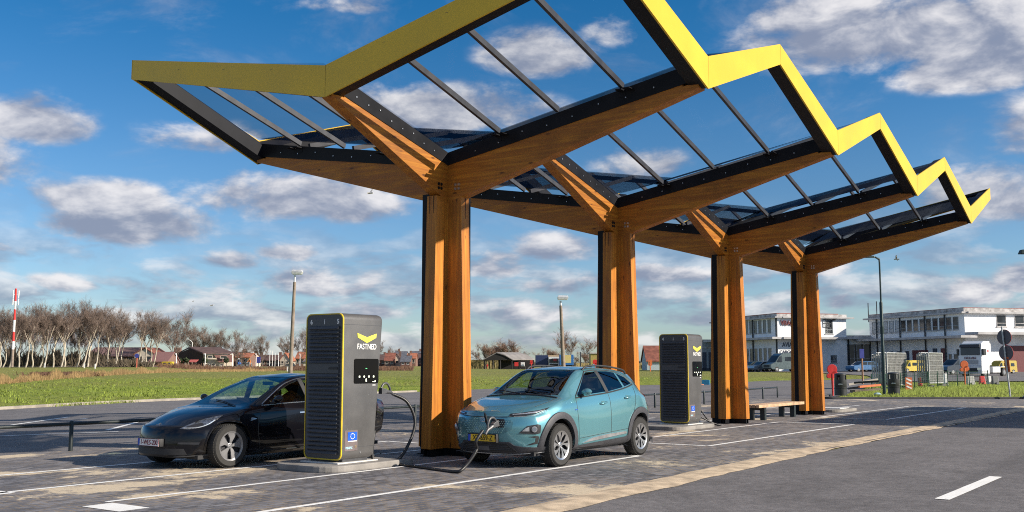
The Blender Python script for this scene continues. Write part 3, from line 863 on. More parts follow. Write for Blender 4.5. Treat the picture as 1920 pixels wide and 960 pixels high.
TYRE = M('tyre_rubber', (.022, .021, .020), .75, var=.2, scale=20, bump=.3)
LINER = M('black_plastic', (.020, .020, .022), .6, var=.2, scale=10)
SEATM = M('dark_seat_fabric', (.035, .035, .038), .85, var=.2)
CHROME = M('bright_trim', (.75, .76, .78), .18, .95, var=.04)
CARGLASS = glassmat('car_glass', (.62, .72, .68), f0=.05, extra=.03)
CARDARK = glassmat('tinted_car_glass', (.16, .19, .19), f0=.06, extra=.05)
LAMPGL = glassmat('lamp_glass', (.85, .9, .92), f0=.05, extra=.04)
LAMPW = M('lamp_reflector', (.75, .77, .80), .15, .8, var=.1, scale=30)
LAMPD = M('lamp_housing_dark', (.03, .03, .034), .3, var=.2)
REDL = M('red_lamp', (.45, .01, .015), .15, coat=.6)
PLATEB = M('number_plate_blue', (.01, .06, .45), .4)
PLATEY = M('number_plate_yellow', (.85, .52, .01), .45)
PLATEW = M('number_plate_white', (.80, .80, .78), .45)
INKB = M('black_lettering', (.01, .01, .01), .5)
INKR = M('dark_red_lettering', (.22, .012, .03), .5)
INKW = M('white_lettering', (.82, .82, .80), .5)

def carpaint(name, c, metal, coat=1.0, rough=.32):
    m, t, b = newmat(name)
    n = t.noise(t.obj(), 900, 2); d = t.noise(t.obj(), 2.2, 6, .6)
    t.l(t.mix(t.mr(n, .3, .7), tuple(x * .82 for x in c), tuple(min(1, x * 1.2) for x in c)), b.inputs['Base Color'])
    b.inputs['Metallic'].default_value = metal; b.inputs['Roughness'].default_value = rough
    b.inputs['Coat Weight'].default_value = coat; b.inputs['Specular IOR Level'].default_value = .5 if metal else .1
    t.l(t.mr(d, .35, .8, .015, .09), b.inputs['Coat Roughness'])
    return m
def wheel(car, u, v, r, w, style, sg, mats):
    """wheel with its outer face at v (sg = side)"""
    tyre, face, dark = mats
    c = (u, v - sg * w / 2, r)
    rr = r * .665
    prof = [(rr - .01, -w / 2 + .02), (rr + .01, -w / 2), (r - .035, -w / 2 - .004), (r - .008, -w / 2 + .025), (r, -w / 2 + .05), (r, w / 2 - .05), (r - .008, w / 2 - .025), (r - .035, w / 2 + .004), (rr + .01, w / 2), (rr - .01, w / 2 - .02)]
    mb = MB(); mb.lathe(prof, c, 'Y', 56, closed=True)
    for k in range(56):       # tread blocks
        a = 2 * math.pi * k / 56
        for o in (-.38, -.13, .13, .38):
            q = Vector((c[0] + math.cos(a) * (r - .001), c[1] + o * w * .9, c[2] + math.sin(a) * (r - .001)))
            mb.box(q, (.026, w * .17, .008), rot=Matrix.Rotation(-a + math.pi / 2, 3, 'Y'))
    wo = thing_part(car, 'wheel')
    t_ = car.part('tyre', mb, tyre, wo, smooth=40)
    rim = MB()
    vo = v + sg * .002
    def ring(a0, a1, y0, y1):
        prof = [(a0, y0), (a1, y1), (a1, y1 - sg * .02), (a0, y0 - sg * .02)]
        rim.lathe(prof, (u, 0, r), 'Y', 48, closed=True)
    ring(rr - .022, rr + .006, vo - sg * .012, vo - sg * .002)
    pm = lambda rad, a, y: (u + rad * math.cos(a), y, r + rad * math.sin(a))
    for k in range(5):
        a = 2 * math.pi * k / 5 + R(90)
        if style == 'turbine':
            # each spoke: two blades that spread towards the rim, one swept
            for (h0, h1, w0, w1) in ((-.06, -.40, .15, .20), (.12, .26, .15, .24)):
                A = []; B = []
                for rad, off, hw in ((.045, h0, w0), (rr * .55, (h0 + h1) / 2, (w0 + w1) / 2 * .72), (rr - .012, h1, w1)):
                    A.append((rad, a + off - hw)); B.append((rad, a + off + hw))
                pts = A + B[::-1]
                ys = [vo - sg * (.030 - .02 * (p[0] / rr)) for p in pts]
                rim.prism([pm(p[0], p[1], y) for p, y in zip(pts, ys)], [pm(p[0], p[1], y - sg * .022) for p, y in zip(pts, ys)])
        else:
            # closed disc blades with five dark slots
            pts = [(.03, a - .45), (rr * .5, a - .50), (rr - .012, a - .52), (rr - .008, a - .2), (rr - .008, a + .12), (rr - .03, a + .30), (rr * .55, a + .12), (.06, a + .2)]
            rim.prism([pm(p[0], p[1], vo - sg * (.012 + .02 * (1 - p[0] / rr))) for p in pts], [pm(p[0], p[1], vo - sg * .05) for p in pts])
    rim.lathe([(.0, vo - sg * .022), (.034, vo - sg * .024), (.05, vo - sg * .032), (.052, vo - sg * .06)], (u, 0, r), 'Y', 20)
    car.part('rim', rim, face, wo, smooth=30)
    hub = MB(); hub.lathe([(.0, vo - sg * .075), (rr - .012, vo - sg * .075), (rr - .012, vo - sg * .12), (0, vo - sg * .12)], (u, 0, r), 'Y', 32)
    car.part('brake_shield', hub, dark, wo)
    nuts = MB()
    for k in range(5):
        a = 2 * math.pi * k / 5 + R(54); nuts.lathe([(0, vo - sg * .018), (.010, vo - sg * .02), (.011, vo - sg * .04)], pm(.033, a, 0), 'Y', 8)
    car.part('wheel_nuts', nuts, CHROME, wo)
def thing_part(car, name):
    o = bpy.data.objects.new(name, None); col.objects.link(o); o.parent = car.root; return o
def seats(car, us, z, w=.25, vs=(.37, -.37)):
    for u in us:
        for v in vs:
            mb = MB(); mb.hexa([(u - .25, v - w, z), (u + .27, v - w, z - .04), (u + .27, v + w, z - .04), (u - .25, v + w, z), (u - .25, v - w, z + .14), (u + .2, v - w, z + .10), (u + .2, v + w, z + .10), (u - .25, v + w, z + .14)])
            mb.hexa([(u + .16, v - w, z + .1), (u + .30, v - w, z + .1), (u + .30, v + w, z + .1), (u + .16, v + w, z + .1), (u + .36, v - w * .85, z + .62), (u + .46, v - w * .85, z + .62), (u + .46, v + w * .85, z + .62), (u + .36, v + w * .85, z + .62)])
            so = car.part('seat', mb, SEATM, bevel=.03)
            h = MB(); h.hexa([(u + .36, v - .13, z + .66), (u + .46, v - .13, z + .66), (u + .46, v + .13, z + .66), (u + .36, v + .13, z + .66), (u + .39, v - .11, z + .84), (u + .46, v - .11, z + .84), (u + .46, v + .11, z + .84), (u + .39, v + .11, z + .84)])
            h.bar((u + .41, v - .05, z + .6), (u + .41, v - .05, z + .68), .012); h.bar((u + .41, v + .05, z + .6), (u + .41, v + .05, z + .68), .012)
            car.part('headrest', h, SEATM, so)
def plate(car, mtx, w, h, s, face, ink, blue_w=.045):
    """number plate: mtx has x along the plate, y up, z out"""
    po = build('number_plate', MB(mtx).box((0, 0, 0), (w, h, .008)), face, car.root, bevel=.0015)
    build('country_band', MB(mtx).box((-w / 2 + blue_w / 2 + .004, 0, .003), (blue_w, h - .006, .0075)), PLATEB, po)
    rim = MB(mtx)
    for x, y, a, b in ((0, h / 2 - .002, w, .004), (0, -h / 2 + .002, w, .004), (-w / 2 + .002, 0, .004, h - .01), (w / 2 - .002, 0, .004, h - .01)): rim.box((x, y, .003), (a, b, .008))
    build('plate_border', rim, ink, po)
    text('registration', s, h * .98, ink, po, mtx @ Matrix.Translation((blue_w / 2, -.003, .0075)), bold=.0, squeeze=.86)
    return po

def mkcar(name, label, x0, yc, spec):
    root = thing(name, label, 'car', (x0, yc, 0))
    b = Body(spec['L'], spec['T'], spec['nose'], spec['tail'], spec['pf'], spec['pr'])
    car = Car(root, b)
    bm = b.bm.copy()
    # wheel arches
    for u, r, zc in spec['arch']:
        poly = [(u + r * math.cos(a), zc + r * math.sin(a)) for a in [R(-10 + 200 * k / 22) for k in range(23)]] + [(u - r, -.2), (u + r, -.2)]
        for sg in (1, -1):
            fs = cut(bm, poly, 'uz', lambda f: f.calc_center_median().y * sg > .52 and abs(f.calc_center_median().x - u) < r + .25 and f.calc_center_median().z < zc + r + .2)
            bmesh.ops.delete(bm, geom=fs, context='FACES')
    glass = []
    for nm, poly, mat, mode in spec['win']:
        if mode == 'side':
            for sg in (1, -1):
                fs = cut(bm, poly, 'uz', lambda f: f.calc_center_median().y * sg > .30 and f.calc_center_median().z > spec['zglass'])
                glass.append((nm, take(bm, fs, .004), mat))
        else:
            lo, hi = mode
            fs = cut(bm, poly, 'vz', lambda f: lo < f.calc_center_median().x < hi and f.calc_center_median().z > spec['zglass'] - .06)
            glass.append((nm, take(bm, fs, .003), mat))
    # inner lining of the cabin, the same openings, a little inside
    lin = bm.copy(); lin.normal_update()
    bmesh.ops.delete(lin, geom=[f for f in lin.faces if f.calc_center_median().z < spec['zglass'] - .25 or not (spec['cab'][0] < f.calc_center_median().x < spec['cab'][1])], context='FACES')
    for v in lin.verts: v.co = v.co - v.normal * .022
    bo = car.part('body', bm, spec['paint'], smooth=32, fix=False)
    car.body = bo
    car.part('cabin_lining', lin, LINER, bo, smooth=40, fix=False)
    for nm, g, mat in glass:
        if len(g.faces): car.part(nm, g, mat, smooth=60, fix=False)
    # wheel housings and underbody
    for u, r, zc in spec['arch']:
        for sg in (1, -1):
            mb = MB(); n = 18
            A = [R(-14 + 208 * k / n) for k in range(n + 1)]
            rows = [[(u + (r + .012) * math.cos(a), sg * y, zc + (r + .012) * math.sin(a)) for a in A] for y in (.40, spec['T']['W'][0][1] * .98)]
            mb.grid(rows); mb.face([(u + (r + .012) * math.cos(a), sg * .40, zc + (r + .012) * math.sin(a)) for a in A])
            car.part('wheel_housing', mb, LINER, bo)
    mb = MB(); mb.b2((.35, -.72, spec['gc']), (spec['L'] - .35, .72, spec['gc'] + .06)); car.part('underbody', mb, LINER, bo)
    fl = MB(); fl.b2((spec['cab'][0], -.72, .30), (spec['cab'][1], .72, .36)); car.part('cabin_floor', fl, LINER, bo)
    for u in spec['axles']:
        for sg in (1, -1): wheel(car, u, sg * spec['wv'], spec['wr'], .215, spec['rim'], sg, (TYRE, spec['rimmat'], LAMPD))
    return car
def mirror(car, u, v, z, sg, paint, cap=LINER):
    mb = MB(); rows = []
    for i in range(9):
        t = i / 8; a = math.pi * t
        k = math.sin(a) ** .6
        rows.append([(u + .02 + (1 - .3 * t) * .085 * math.cos(b) * k * (1 if math.cos(b) < 0 else .45), sg * (v + .20 * t), z + .062 * math.sin(b) * k + .02 * t) for b in [2 * math.pi * j / 14 for j in range(15)]])
    mb.grid(rows)
    mo = car.part('wing_mirror', mb, paint, smooth=60)
    ar = MB(); ar.hexa([(u - .03, sg * (v - .09), z - .09), (u + .06, sg * (v - .09), z - .09), (u + .06, sg * (v + .05), z - .05), (u - .03, sg * (v + .05), z - .05), (u - .03, sg * (v - .09), z - .045), (u + .06, sg * (v - .09), z - .045), (u + .06, sg * (v + .07), z - .02), (u - .03, sg * (v + .07), z - .02)])
    car.part('mirror_foot', ar, cap, mo)

# ---------------------------------------------------------------- teal SUV
TEAL = carpaint('teal_paint', (.145, .365, .415), .60, rough=.25)
CLAD = M('grey_cladding', (.045, .045, .052), .5, var=.15, scale=30, bump=.2, bscale=300)
RIMK = M('silver_rim', (.46, .46, .47), .30, .85, var=.08)
RIMD = M('grey_aero_cover', (.22, .22, .23), .38, .4, var=.1)
kona_T = {
 'zb': [(0, .24), (.3, .20), (.8, .19), (3.5, .21), (4.18, .34)],
 'Ws': [(0, .70), (.3, .80), (.9, .85), (3.5, .86), (4.18, .72)], 'zs': [(0, .30), (.5, .28), (3.5, .30), (4.18, .42)],
 'W': [(0, .795), (.35, .865), (.9, .885), (1.6, .878), (2.5, .888), (3.5, .89), (3.9, .86), (4.18, .76)], 'zm': [(0, .58), (.9, .70), (2.2, .66), (3.5, .72), (4.18, .74)],
 'in': [(0, .02), (.6, .015), (.9, .012), (1.8, .022), (3.4, .02), (4.18, .03)],
 'zsh': [(0, .74), (.4, .82), (.9, .905), (1.5, .93), (2.5, .98), (3.4, 1.06), (3.9, 1.02), (4.18, .90)],
 'Wb': [(0, .70), (.3, .79), (.8, .81), (1.4, .80), (2.4, .822), (3.2, .80), (3.8, .74), (4.18, .66)],
 'zbelt': [(0, .83), (.3, .905), (.7, .985), (1.1, 1.035), (1.4, 1.06), (2.4, 1.115), (3.0, 1.175), (3.42, 1.235), (3.8, 1.15), (4.18, .96)],
 'Wc': [(0, .60), (.3, .66), (.8, .68), (1.05, .70), (1.20, .685), (1.97, .575), (2.5, .60), (3.2, .58), (3.75, .52), (3.95, .58), (4.18, .54)],
 'zc': [(0, .855), (.3, .94), (.7, 1.015), (1.05, 1.062), (1.20, 1.13), (1.97, 1.49), (2.5, 1.515), (3.2, 1.475), (3.75, 1.41), (3.95, 1.20), (4.18, .98)],
 'zr': [(0, .87), (.25, .945), (.6, 1.01), (1.04, 1.078), (1.20, 1.155), (1.98, 1.525), (2.4, 1.56), (3.0, 1.55), (3.5, 1.495), (3.75, 1.45), (3.95, 1.22), (4.18, .99)],
}
kona = dict(L=4.18, T=kona_T, nose=[(.15, .16), (.28, .07), (.45, .01), (.62, 0), (.78, .03), (.86, .09), (1.0, .14)], tail=[(.2, .15), (.5, .02), (.75, 0), (1.0, .06), (1.4, .1)], pf=(.46, 2.6, 1.0), pr=(.26, 2.6, .9),
 arch=[(.88, .385, .36), (3.48, .385, .36)], axles=(.88, 3.48), wr=.334, wv=.885, rim='turbine', rimmat=RIMK, paint=TEAL, gc=.19, zglass=1.02, cab=(1.15, 3.9),
 win=[('front_side_window', [(1.50, 1.085), (2.37, 1.135), (2.31, 1.475), (2.06, 1.462), (1.96, 1.425)], CARGLASS, 'side'),
      ('rear_side_window', [(2.47, 1.140), (3.0, 1.20), (2.955, 1.452), (2.72, 1.475), (2.41, 1.478)], CARDARK, 'side'),
      ('quarter_window', [(3.06, 1.21), (3.34, 1.262), (3.24, 1.37), (3.02, 1.445)], CARDARK, 'side'),
      ('windscreen', [(-.655, 1.105), (.655, 1.105), (.615, 1.22), (.555, 1.455), (.52, 1.495), (-.52, 1.495), (-.555, 1.455), (-.615, 1.22)], CARGLASS, (1.0, 2.12)),
      ('rear_window', [(-.5, 1.12), (.5, 1.12), (.44, 1.38), (-.44, 1.38)], CARDARK, (3.6, 4.3))])
SX, SY = -1.53, -2.0
suv = mkcar('suv', 'light teal SUV with grey wheel arches, plugged in at its nose beside the nearest column', SX, SY, kona)
K = suv
for sg, hw in ((1, 'side'), (-1, 'far')):
    K.ring('arch_cladding', .88, .36, .385, .495, -22, 200, CLAD, sg, parent=K.body); K.ring('arch_cladding', 3.48, .36, .385, .495, -20, 200, CLAD, sg, parent=K.body)
    K.patch('sill_cladding', [(1.30, .19), (3.06, .23), (3.06, .395), (2.9, .36), (1.34, .30)], hw, CLAD, .014, .06)
    K.patch('sill_trim', [(1.52, .335), (2.95, .415), (2.90, .45), (2.3, .435), (1.80, .40)], hw, M('silver_trim', (.45, .45, .46), .35, .7), .018, .05)
    K.patch('pillar_trim', [(2.375, 1.115), (2.465, 1.125), (2.405, 1.485), (2.315, 1.483)], hw, LINER, .003, .03)
    K.strip('window_seal', [(1.42, 1.052), (1.9, 1.082), (2.4, 1.115), (3.0, 1.178), (3.36, 1.245)], hw, LINER, .013)
    K.strip('window_seal', [(1.44, 1.075), (1.97, 1.44), (2.08, 1.478), (2.4, 1.497), (2.9, 1.475), (3.2, 1.41), (3.37, 1.262)], hw, LINER, .011)
    for pts in ([(1.42, .30), (1.40, .65), (1.38, .9), (1.42, 1.05)], [(2.42, .42), (2.44, .8), (2.42, 1.11)], [(3.14, .52), (3.20, .72), (3.30, .95), (3.32, 1.2)], [(1.44, .41), (2.0, .44), (3.0, .49)]):
        K.strip('panel_gap', pts, hw, LINER, .0045, parent=K.body)
    for u, z in ((2.20, .955), (3.02, 1.03)):
        h, nn = K.b.side(u, z, sg)
        mb = MB(); P = [h + Vector((d, sg * o, .012 * d / .1)) for d, o in ((-.10, .0), (-.07, .028), (0, .036), (.07, .03), (.10, .0))]
        mb.tube(P, .016, 8, smooth=4); K.part('door_handle', mb, TEAL, smooth=60)
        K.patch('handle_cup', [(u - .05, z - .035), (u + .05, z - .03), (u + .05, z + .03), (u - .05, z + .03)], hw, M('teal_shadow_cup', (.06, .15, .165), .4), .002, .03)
    mirror(K, 1.60, .80, 1.135, sg, TEAL)
    # roof rail
    P = []
    for u in (2.02, 2.12, 2.4, 2.8, 3.2, 3.42, 3.5):
        h, nn = K.b.top(u, sg * .565); P.append(h + Vector((0, 0, .045 if 2.05 < u < 3.45 else .0)))
    K.part('roof_rail', MB().tube(P, .016, 8, smooth=5), LINER)
    # lights: slim upper lamp and the lower cluster, traced on the curved corner
    fr = lambda a, b, sg=sg: K.b.hit((-2 + a * .0, sg * a, b), (1, -sg * .0, 0))
    dg = Vector((.80, -sg * .60, 0)); ex = Vector((.60, sg * .80, 0))   # looking at the corner
    base = Vector((.25, sg * .66, 0))
    cr = lambda a, b, dg=dg, ex=ex, base=base: K.b.hit(base + ex * a + Vector((0, 0, b)) - dg * 2, dg)
    hl = K.patch('headlight', [(-.27, .805), (-.1, .805), (.14, .83), (.30, .885), (.36, .925), (.20, .885), (-.05, .855), (-.25, .835)], cr, LAMPD, .008, .02)
    K.patch('light_strip', [(-.22, .815), (.12, .842), (.28, .888), (.10, .856), (-.22, .826)], cr, LAMPW, .012, .02, parent=hl)
    K.strip('lamp_chrome', [(-.27, .797), (-.1, .797), (.14, .82), (.33, .885)], cr, CHROME, .006, parent=hl)
    lo = K.patch('lower_lamp', [(-.13, .545), (-.06, .60), (0, .655), (.16, .68), (.21, .66), (.20, .545), (.12, .53)], cr, LAMPD, .012, .02)
    h, nn = cr(.11, .605)
    c0 = h + nn * .012; lens = MB(); ax = nn; t1 = ax.cross(Vector((0, 0, 1))).normalized(); t2 = t1.cross(ax)
    def disc(r, d0, d1):
        A = [c0 + (t1 * math.cos(a) + t2 * math.sin(a)) * r + ax * d0 for a in [k * math.pi / 10 for k in range(20)]]
        B = [c0 + (t1 * math.cos(a) + t2 * math.sin(a)) * r * .85 + ax * d1 for a in [k * math.pi / 10 for k in range(20)]]
        lens.prism(A, B)
    disc(.052, -.02, .012); K.part('projector_lens', lens, LAMPW, lo)
    lens = MB(); disc(.036, .0, .020); K.part('projector_glass', lens, M('lens_glass', (.20, .23, .27), .05, .3, coat=1), lo)
    K.patch('lamp_reflector', [(-.08, .575), (-.02, .625), (.03, .64), (.03, .575)], cr, LAMPW, .016, .02, parent=lo)
    K.patch('bumper_intake', [(-.02, .36), (.16, .38), (.19, .49), (.15, .505), (.02, .49), (.13, .47), (.12, .41)], cr, LINER, .004, .02)
    K.patch('tail_light', [(3.72, 1.02), (3.95, 1.0), (4.02, 1.08), (3.80, 1.12)], hw, REDL, .012, .03)
K.patch('bumper_cladding', [(-.80, .20), (.80, .20), (.845, .33), (.62, .335), (.50, .36), (.44, .41), (-.44, .41), (-.50, .36), (-.62, .335), (-.845, .33)], 'front', CLAD, .016, .04)
K.patch('lower_grille', [(-.52, .27), (.52, .27), (.40, .385), (-.40, .385)], 'front', LINER, .022, .04)
for z in (.297, .325, .353): K.strip('grille_bar', [(-.47 + (z - .29), z), (0, z), (.47 - (z - .29), z)], 'front', CLAD, .007, off=.02)
K.patch('radar_cover', [(-.10, .285), (.10, .285), (.10, .345), (-.10, .345)], 'front', M('grey_radar_cover', (.11, .11, .12), .35), .032, .04)
K.strip('skid_trim', [(-.82, .262), (-.5, .235), (0, .23), (.5, .235), (.82, .262)], 'front', M('silver_trim', (.45, .45, .46), .35, .7), .009, off=.012)
# closed nose panel with its pattern of small raised lozenges
pat = MB(); tp = M('teal_nose_panel', (.10, .25, .28), .35, .5, coat=.8)
K.patch('nose_panel', [(-.48, .60), (-.36, .535), (.36, .535), (.48, .60), (.50, .70), (.46, .745), (-.46, .745), (-.50, .70)], 'front', tp, .004, .04)
for i in range(-13, 14):
    for j in range(7):
        v = i * .036 + (.018 if j % 2 else 0); z = .552 + j * .027
        if abs(v) > .34 + (z - .55) * .8 or abs(v) > .47: continue
        h, nn = K.b.front(v, z)
        if h is None: continue
        pat.box(h + nn * .006, (.006, .013, .009), rot=Matrix.Rotation(R(45), 3, 'X'))
K.part('nose_pattern', pat, M('pale_teal_lozenge', (.30, .48, .50), .3, .6))
K.strip('hood_gap', [(-.66, .815), (-.4, .79), (0, .785), (.4, .79), (.66, .815)], 'front', M('dark_seam', (.02, .03, .035), .5), .007)
for sg in (1, -1): K.strip('hood_gap', [(.5, sg * .64), (.8, sg * .70), (1.05, sg * .715)], 'top', LINER, .004, parent=K.body)
# emblem: slanted letter in an oval
h, nn = K.b.front(0, .742); em = MB()
c0 = h + nn * .012
em.tube([c0 + Vector((0, .062 * math.cos(a), .034 * math.sin(a))) for a in [k * math.pi / 14 for k in range(29)]], .0055, 6, cap=False)
for y0, y1 in ((.030, .016), (-.016, -.030)): em.tube([c0 + Vector((0, y0, -.024)), c0 + Vector((0, y1, .024))], .006, 6)
em.tube([c0 + Vector((0, .024, -.006)), c0 + Vector((0, 0, .004)), c0 + Vector((0, -.024, .006))], .006, 6)
K.part('emblem', em, CHROME)
# charge port, open flap
port = MB(); h, nn = K.b.front(.25, .70)
K.patch('charge_port', [(.16, .625), (.36, .625), (.385, .70), (.36, .755), (.15, .755)], 'front', LINER, .006, .03)
fl = MB(); fm = frame(Vector((h.x - .055, .10, .735)), (.45, -.62, .12), (-.18, -.1, 1)); 
q = [(-.01, -.11), (.085, -.07), (.10, .03), (.06, .115), (-.02, .09), (-.05, -.02)]
fl.prism([fm @ Vector((a, b, 0)) for a, b in q], [fm @ Vector((a, b, .014)) for a, b in q])
for a in (-.015, .02, .055): fl.prism([fm @ Vector((a + x, y, .014)) for x, y in ((0, -.06), (.008, -.06), (.008, .06), (0, .06))], [fm @ Vector((a + x, y, .02)) for x, y in ((0, -.06), (.008, -.06), (.008, .06), (0, .06))])
K.part('port_flap', fl, LINER)
PORT = K.W((h.x - .02, .27, .70))
plate(K, frame(K.W((-.035, .0, .465)), (0, -1, 0), (.06, 0, 1)), .52, .11, 'XT-659-Z', PLATEY, INKB)
K.part('plate_holder', MB().b2((-.03, -.28, .395), (.05, .28, .53)), LINER, bevel=.01)
# windscreen frame, wipers, cabin
K.strip('windscreen_seal', [(-.70, 1.06), (-.35, 1.092), (0, 1.10), (.35, 1.092), (.70, 1.06)], 'front', LINER, .018)
for a, b in (((1.10, .55), (1.22, -.05)), ((1.10, -.05), (1.22, -.58))): K.strip('wiper', [a, ((a[0] + b[0]) / 2, (a[1] + b[1]) / 2), b], 'top', LINER, .009, off=.015)
mb = MB(); mb.hexa([(1.15, -.68, .7), (1.75, -.66, .7), (1.75, .66, .7), (1.15, .68, .7), (1.22, -.66, 1.05), (1.68, -.64, 1.05), (1.68, .64, 1.05), (1.22, .66, 1.05)]); K.part('dashboard', mb, LINER, bevel=.04)
def steering(car, u, v, z):
    mb = MB(); ax = Vector((-.9, 0, -.42)).normalized(); t1 = Vector((0, 1, 0)); t2 = ax.cross(t1); c = Vector((u, v, z))
    mb.tube([c + (t1 * math.cos(a) + t2 * math.sin(a)) * .18 for a in [k * math.pi / 12 for k in range(25)]], .015, 6, cap=False)
    mb.bar(c - t1 * .17, c + t1 * .17, .05, .02); mb.bar(c, c + t2 * .17 * (-1 if t2.z > 0 else 1), .05, .02); mb.tube([c, c + ax * .2], .03, 8)
    car.part('steering_wheel', mb, LINER)
steering(K, 1.86, .37, 1.02)
seats(K, (2.3, 3.1), .52)
K.part('rear_view_mirror', MB().box((2.0, 0, 1.42), (.03, .24, .07)), LINER, bevel=.01)
K.part('roof_fin', MB().hexa([(3.2, -.025, 1.52), (3.38, -.025, 1.50), (3.38, .025, 1.50), (3.2, .025, 1.52), (3.31, -.008, 1.60), (3.37, -.008, 1.595), (3.37, .008, 1.595), (3.31, .008, 1.60)]), TEAL)
K.patch('fender_badge', [(1.30, .86), (1.38, .862), (1.38, .878), (1.30, .876)], 'side', M('blue_badge', (.03, .09, .35), .3), .006, .03)

# ---------------------------------------------------------------- black sedan
BLK = carpaint('black_paint', (.003, .003, .005), .0, coat=.75, rough=.3)
sed_T = {
 'zb': [(0, .20), (.4, .165), (.8, .15), (4.0, .16), (4.69, .32)],
 'Ws': [(0, .66), (.3, .80), (.9, .87), (3.8, .87), (4.69, .70)], 'zs': [(0, .24), (.5, .22), (4.0, .24), (4.69, .40)],
 'W': [(0, .76), (.35, .865), (.84, .915), (1.5, .905), (2.6, .915), (3.7, .92), (4.2, .89), (4.69, .74)], 'zm': [(0, .44), (.84, .60), (2.2, .58), (3.7, .62), (4.69, .62)],
 'in': [(0, .03), (.8, .018), (1.6, .028), (3.6, .02), (4.69, .03)],
 'zsh': [(0, .57), (.35, .68), (.84, .77), (1.5, .815), (2.6, .85), (3.6, .90), (4.2, .92), (4.69, .80)],
 'Wb': [(0, .62), (.3, .76), (.84, .83), (1.4, .83), (2.4, .835), (3.2, .82), (3.9, .76), (4.69, .64)],
 'zbelt': [(0, .62), (.3, .735), (.84, .84), (1.3, .895), (2.4, .935), (3.2, .965), (3.8, .99), (4.3, 1.01), (4.69, .92)],
 'Wc': [(0, .50), (.3, .60), (.84, .66), (1.12, .70), (1.32, .72), (2.5, .56), (3.0, .555), (3.5, .58), (4.1, .62), (4.69, .55)],
 'zc': [(0, .635), (.3, .755), (.84, .86), (1.12, .90), (1.32, .945), (2.0, 1.225), (2.5, 1.375), (3.0, 1.39), (3.5, 1.27), (4.1, 1.07), (4.69, .95)],
 'zr': [(0, .65), (.2, .735), (.5, .83), (.9, .90), (1.20, .925), (1.36, .985), (1.9, 1.225), (2.45, 1.405), (2.85, 1.443), (3.2, 1.41), (3.7, 1.25), (4.2, 1.09), (4.5, 1.04), (4.69, .97)],
}
sed = dict(L=4.69, T=sed_T, nose=[(.12, .10), (.2, .02), (.35, .02), (.5, .03), (.6, .06), (.72, .16), (.9, .2)], tail=[(.2, .15), (.5, .03), (.8, 0), (1.0, .03), (1.4, .1)], pf=(.58, 2.4, 1.1), pr=(.36, 2.6, 1.0),
 arch=[(.83, .365, .345), (3.705, .365, .345)], axles=(.83, 3.705), wr=.335, wv=.905, rim='aero', rimmat=RIMD, paint=BLK, gc=.15, zglass=.93, cab=(1.25, 4.2),
 win=[('front_side_window', [(1.62, .965), (2.48, .985), (2.44, 1.325), (2.25, 1.275), (1.98, 1.165)], CARGLASS, 'side'),
      ('rear_side_window', [(2.58, .99), (3.35, 1.02), (3.45, 1.10), (3.15, 1.27), (2.8, 1.345), (2.55, 1.335)], CARGLASS, 'side'),
      ('windscreen', [(-.67, .955), (.67, .955), (.64, 1.05), (.54, 1.30), (.49, 1.375), (-.49, 1.375), (-.54, 1.30), (-.64, 1.05)], CARGLASS, (1.15, 2.55)),
      ('rear_window', [(-.5, 1.12), (.5, 1.12), (.46, 1.36), (-.46, 1.36)], CARGLASS, (3.0, 4.3))])
TX, TY = -4.60, 2.10
sedan = mkcar('sedan', 'glossy black electric sedan parked behind the nearest charging post, its nose pointing left', TX, TY, sed)
S = sedan
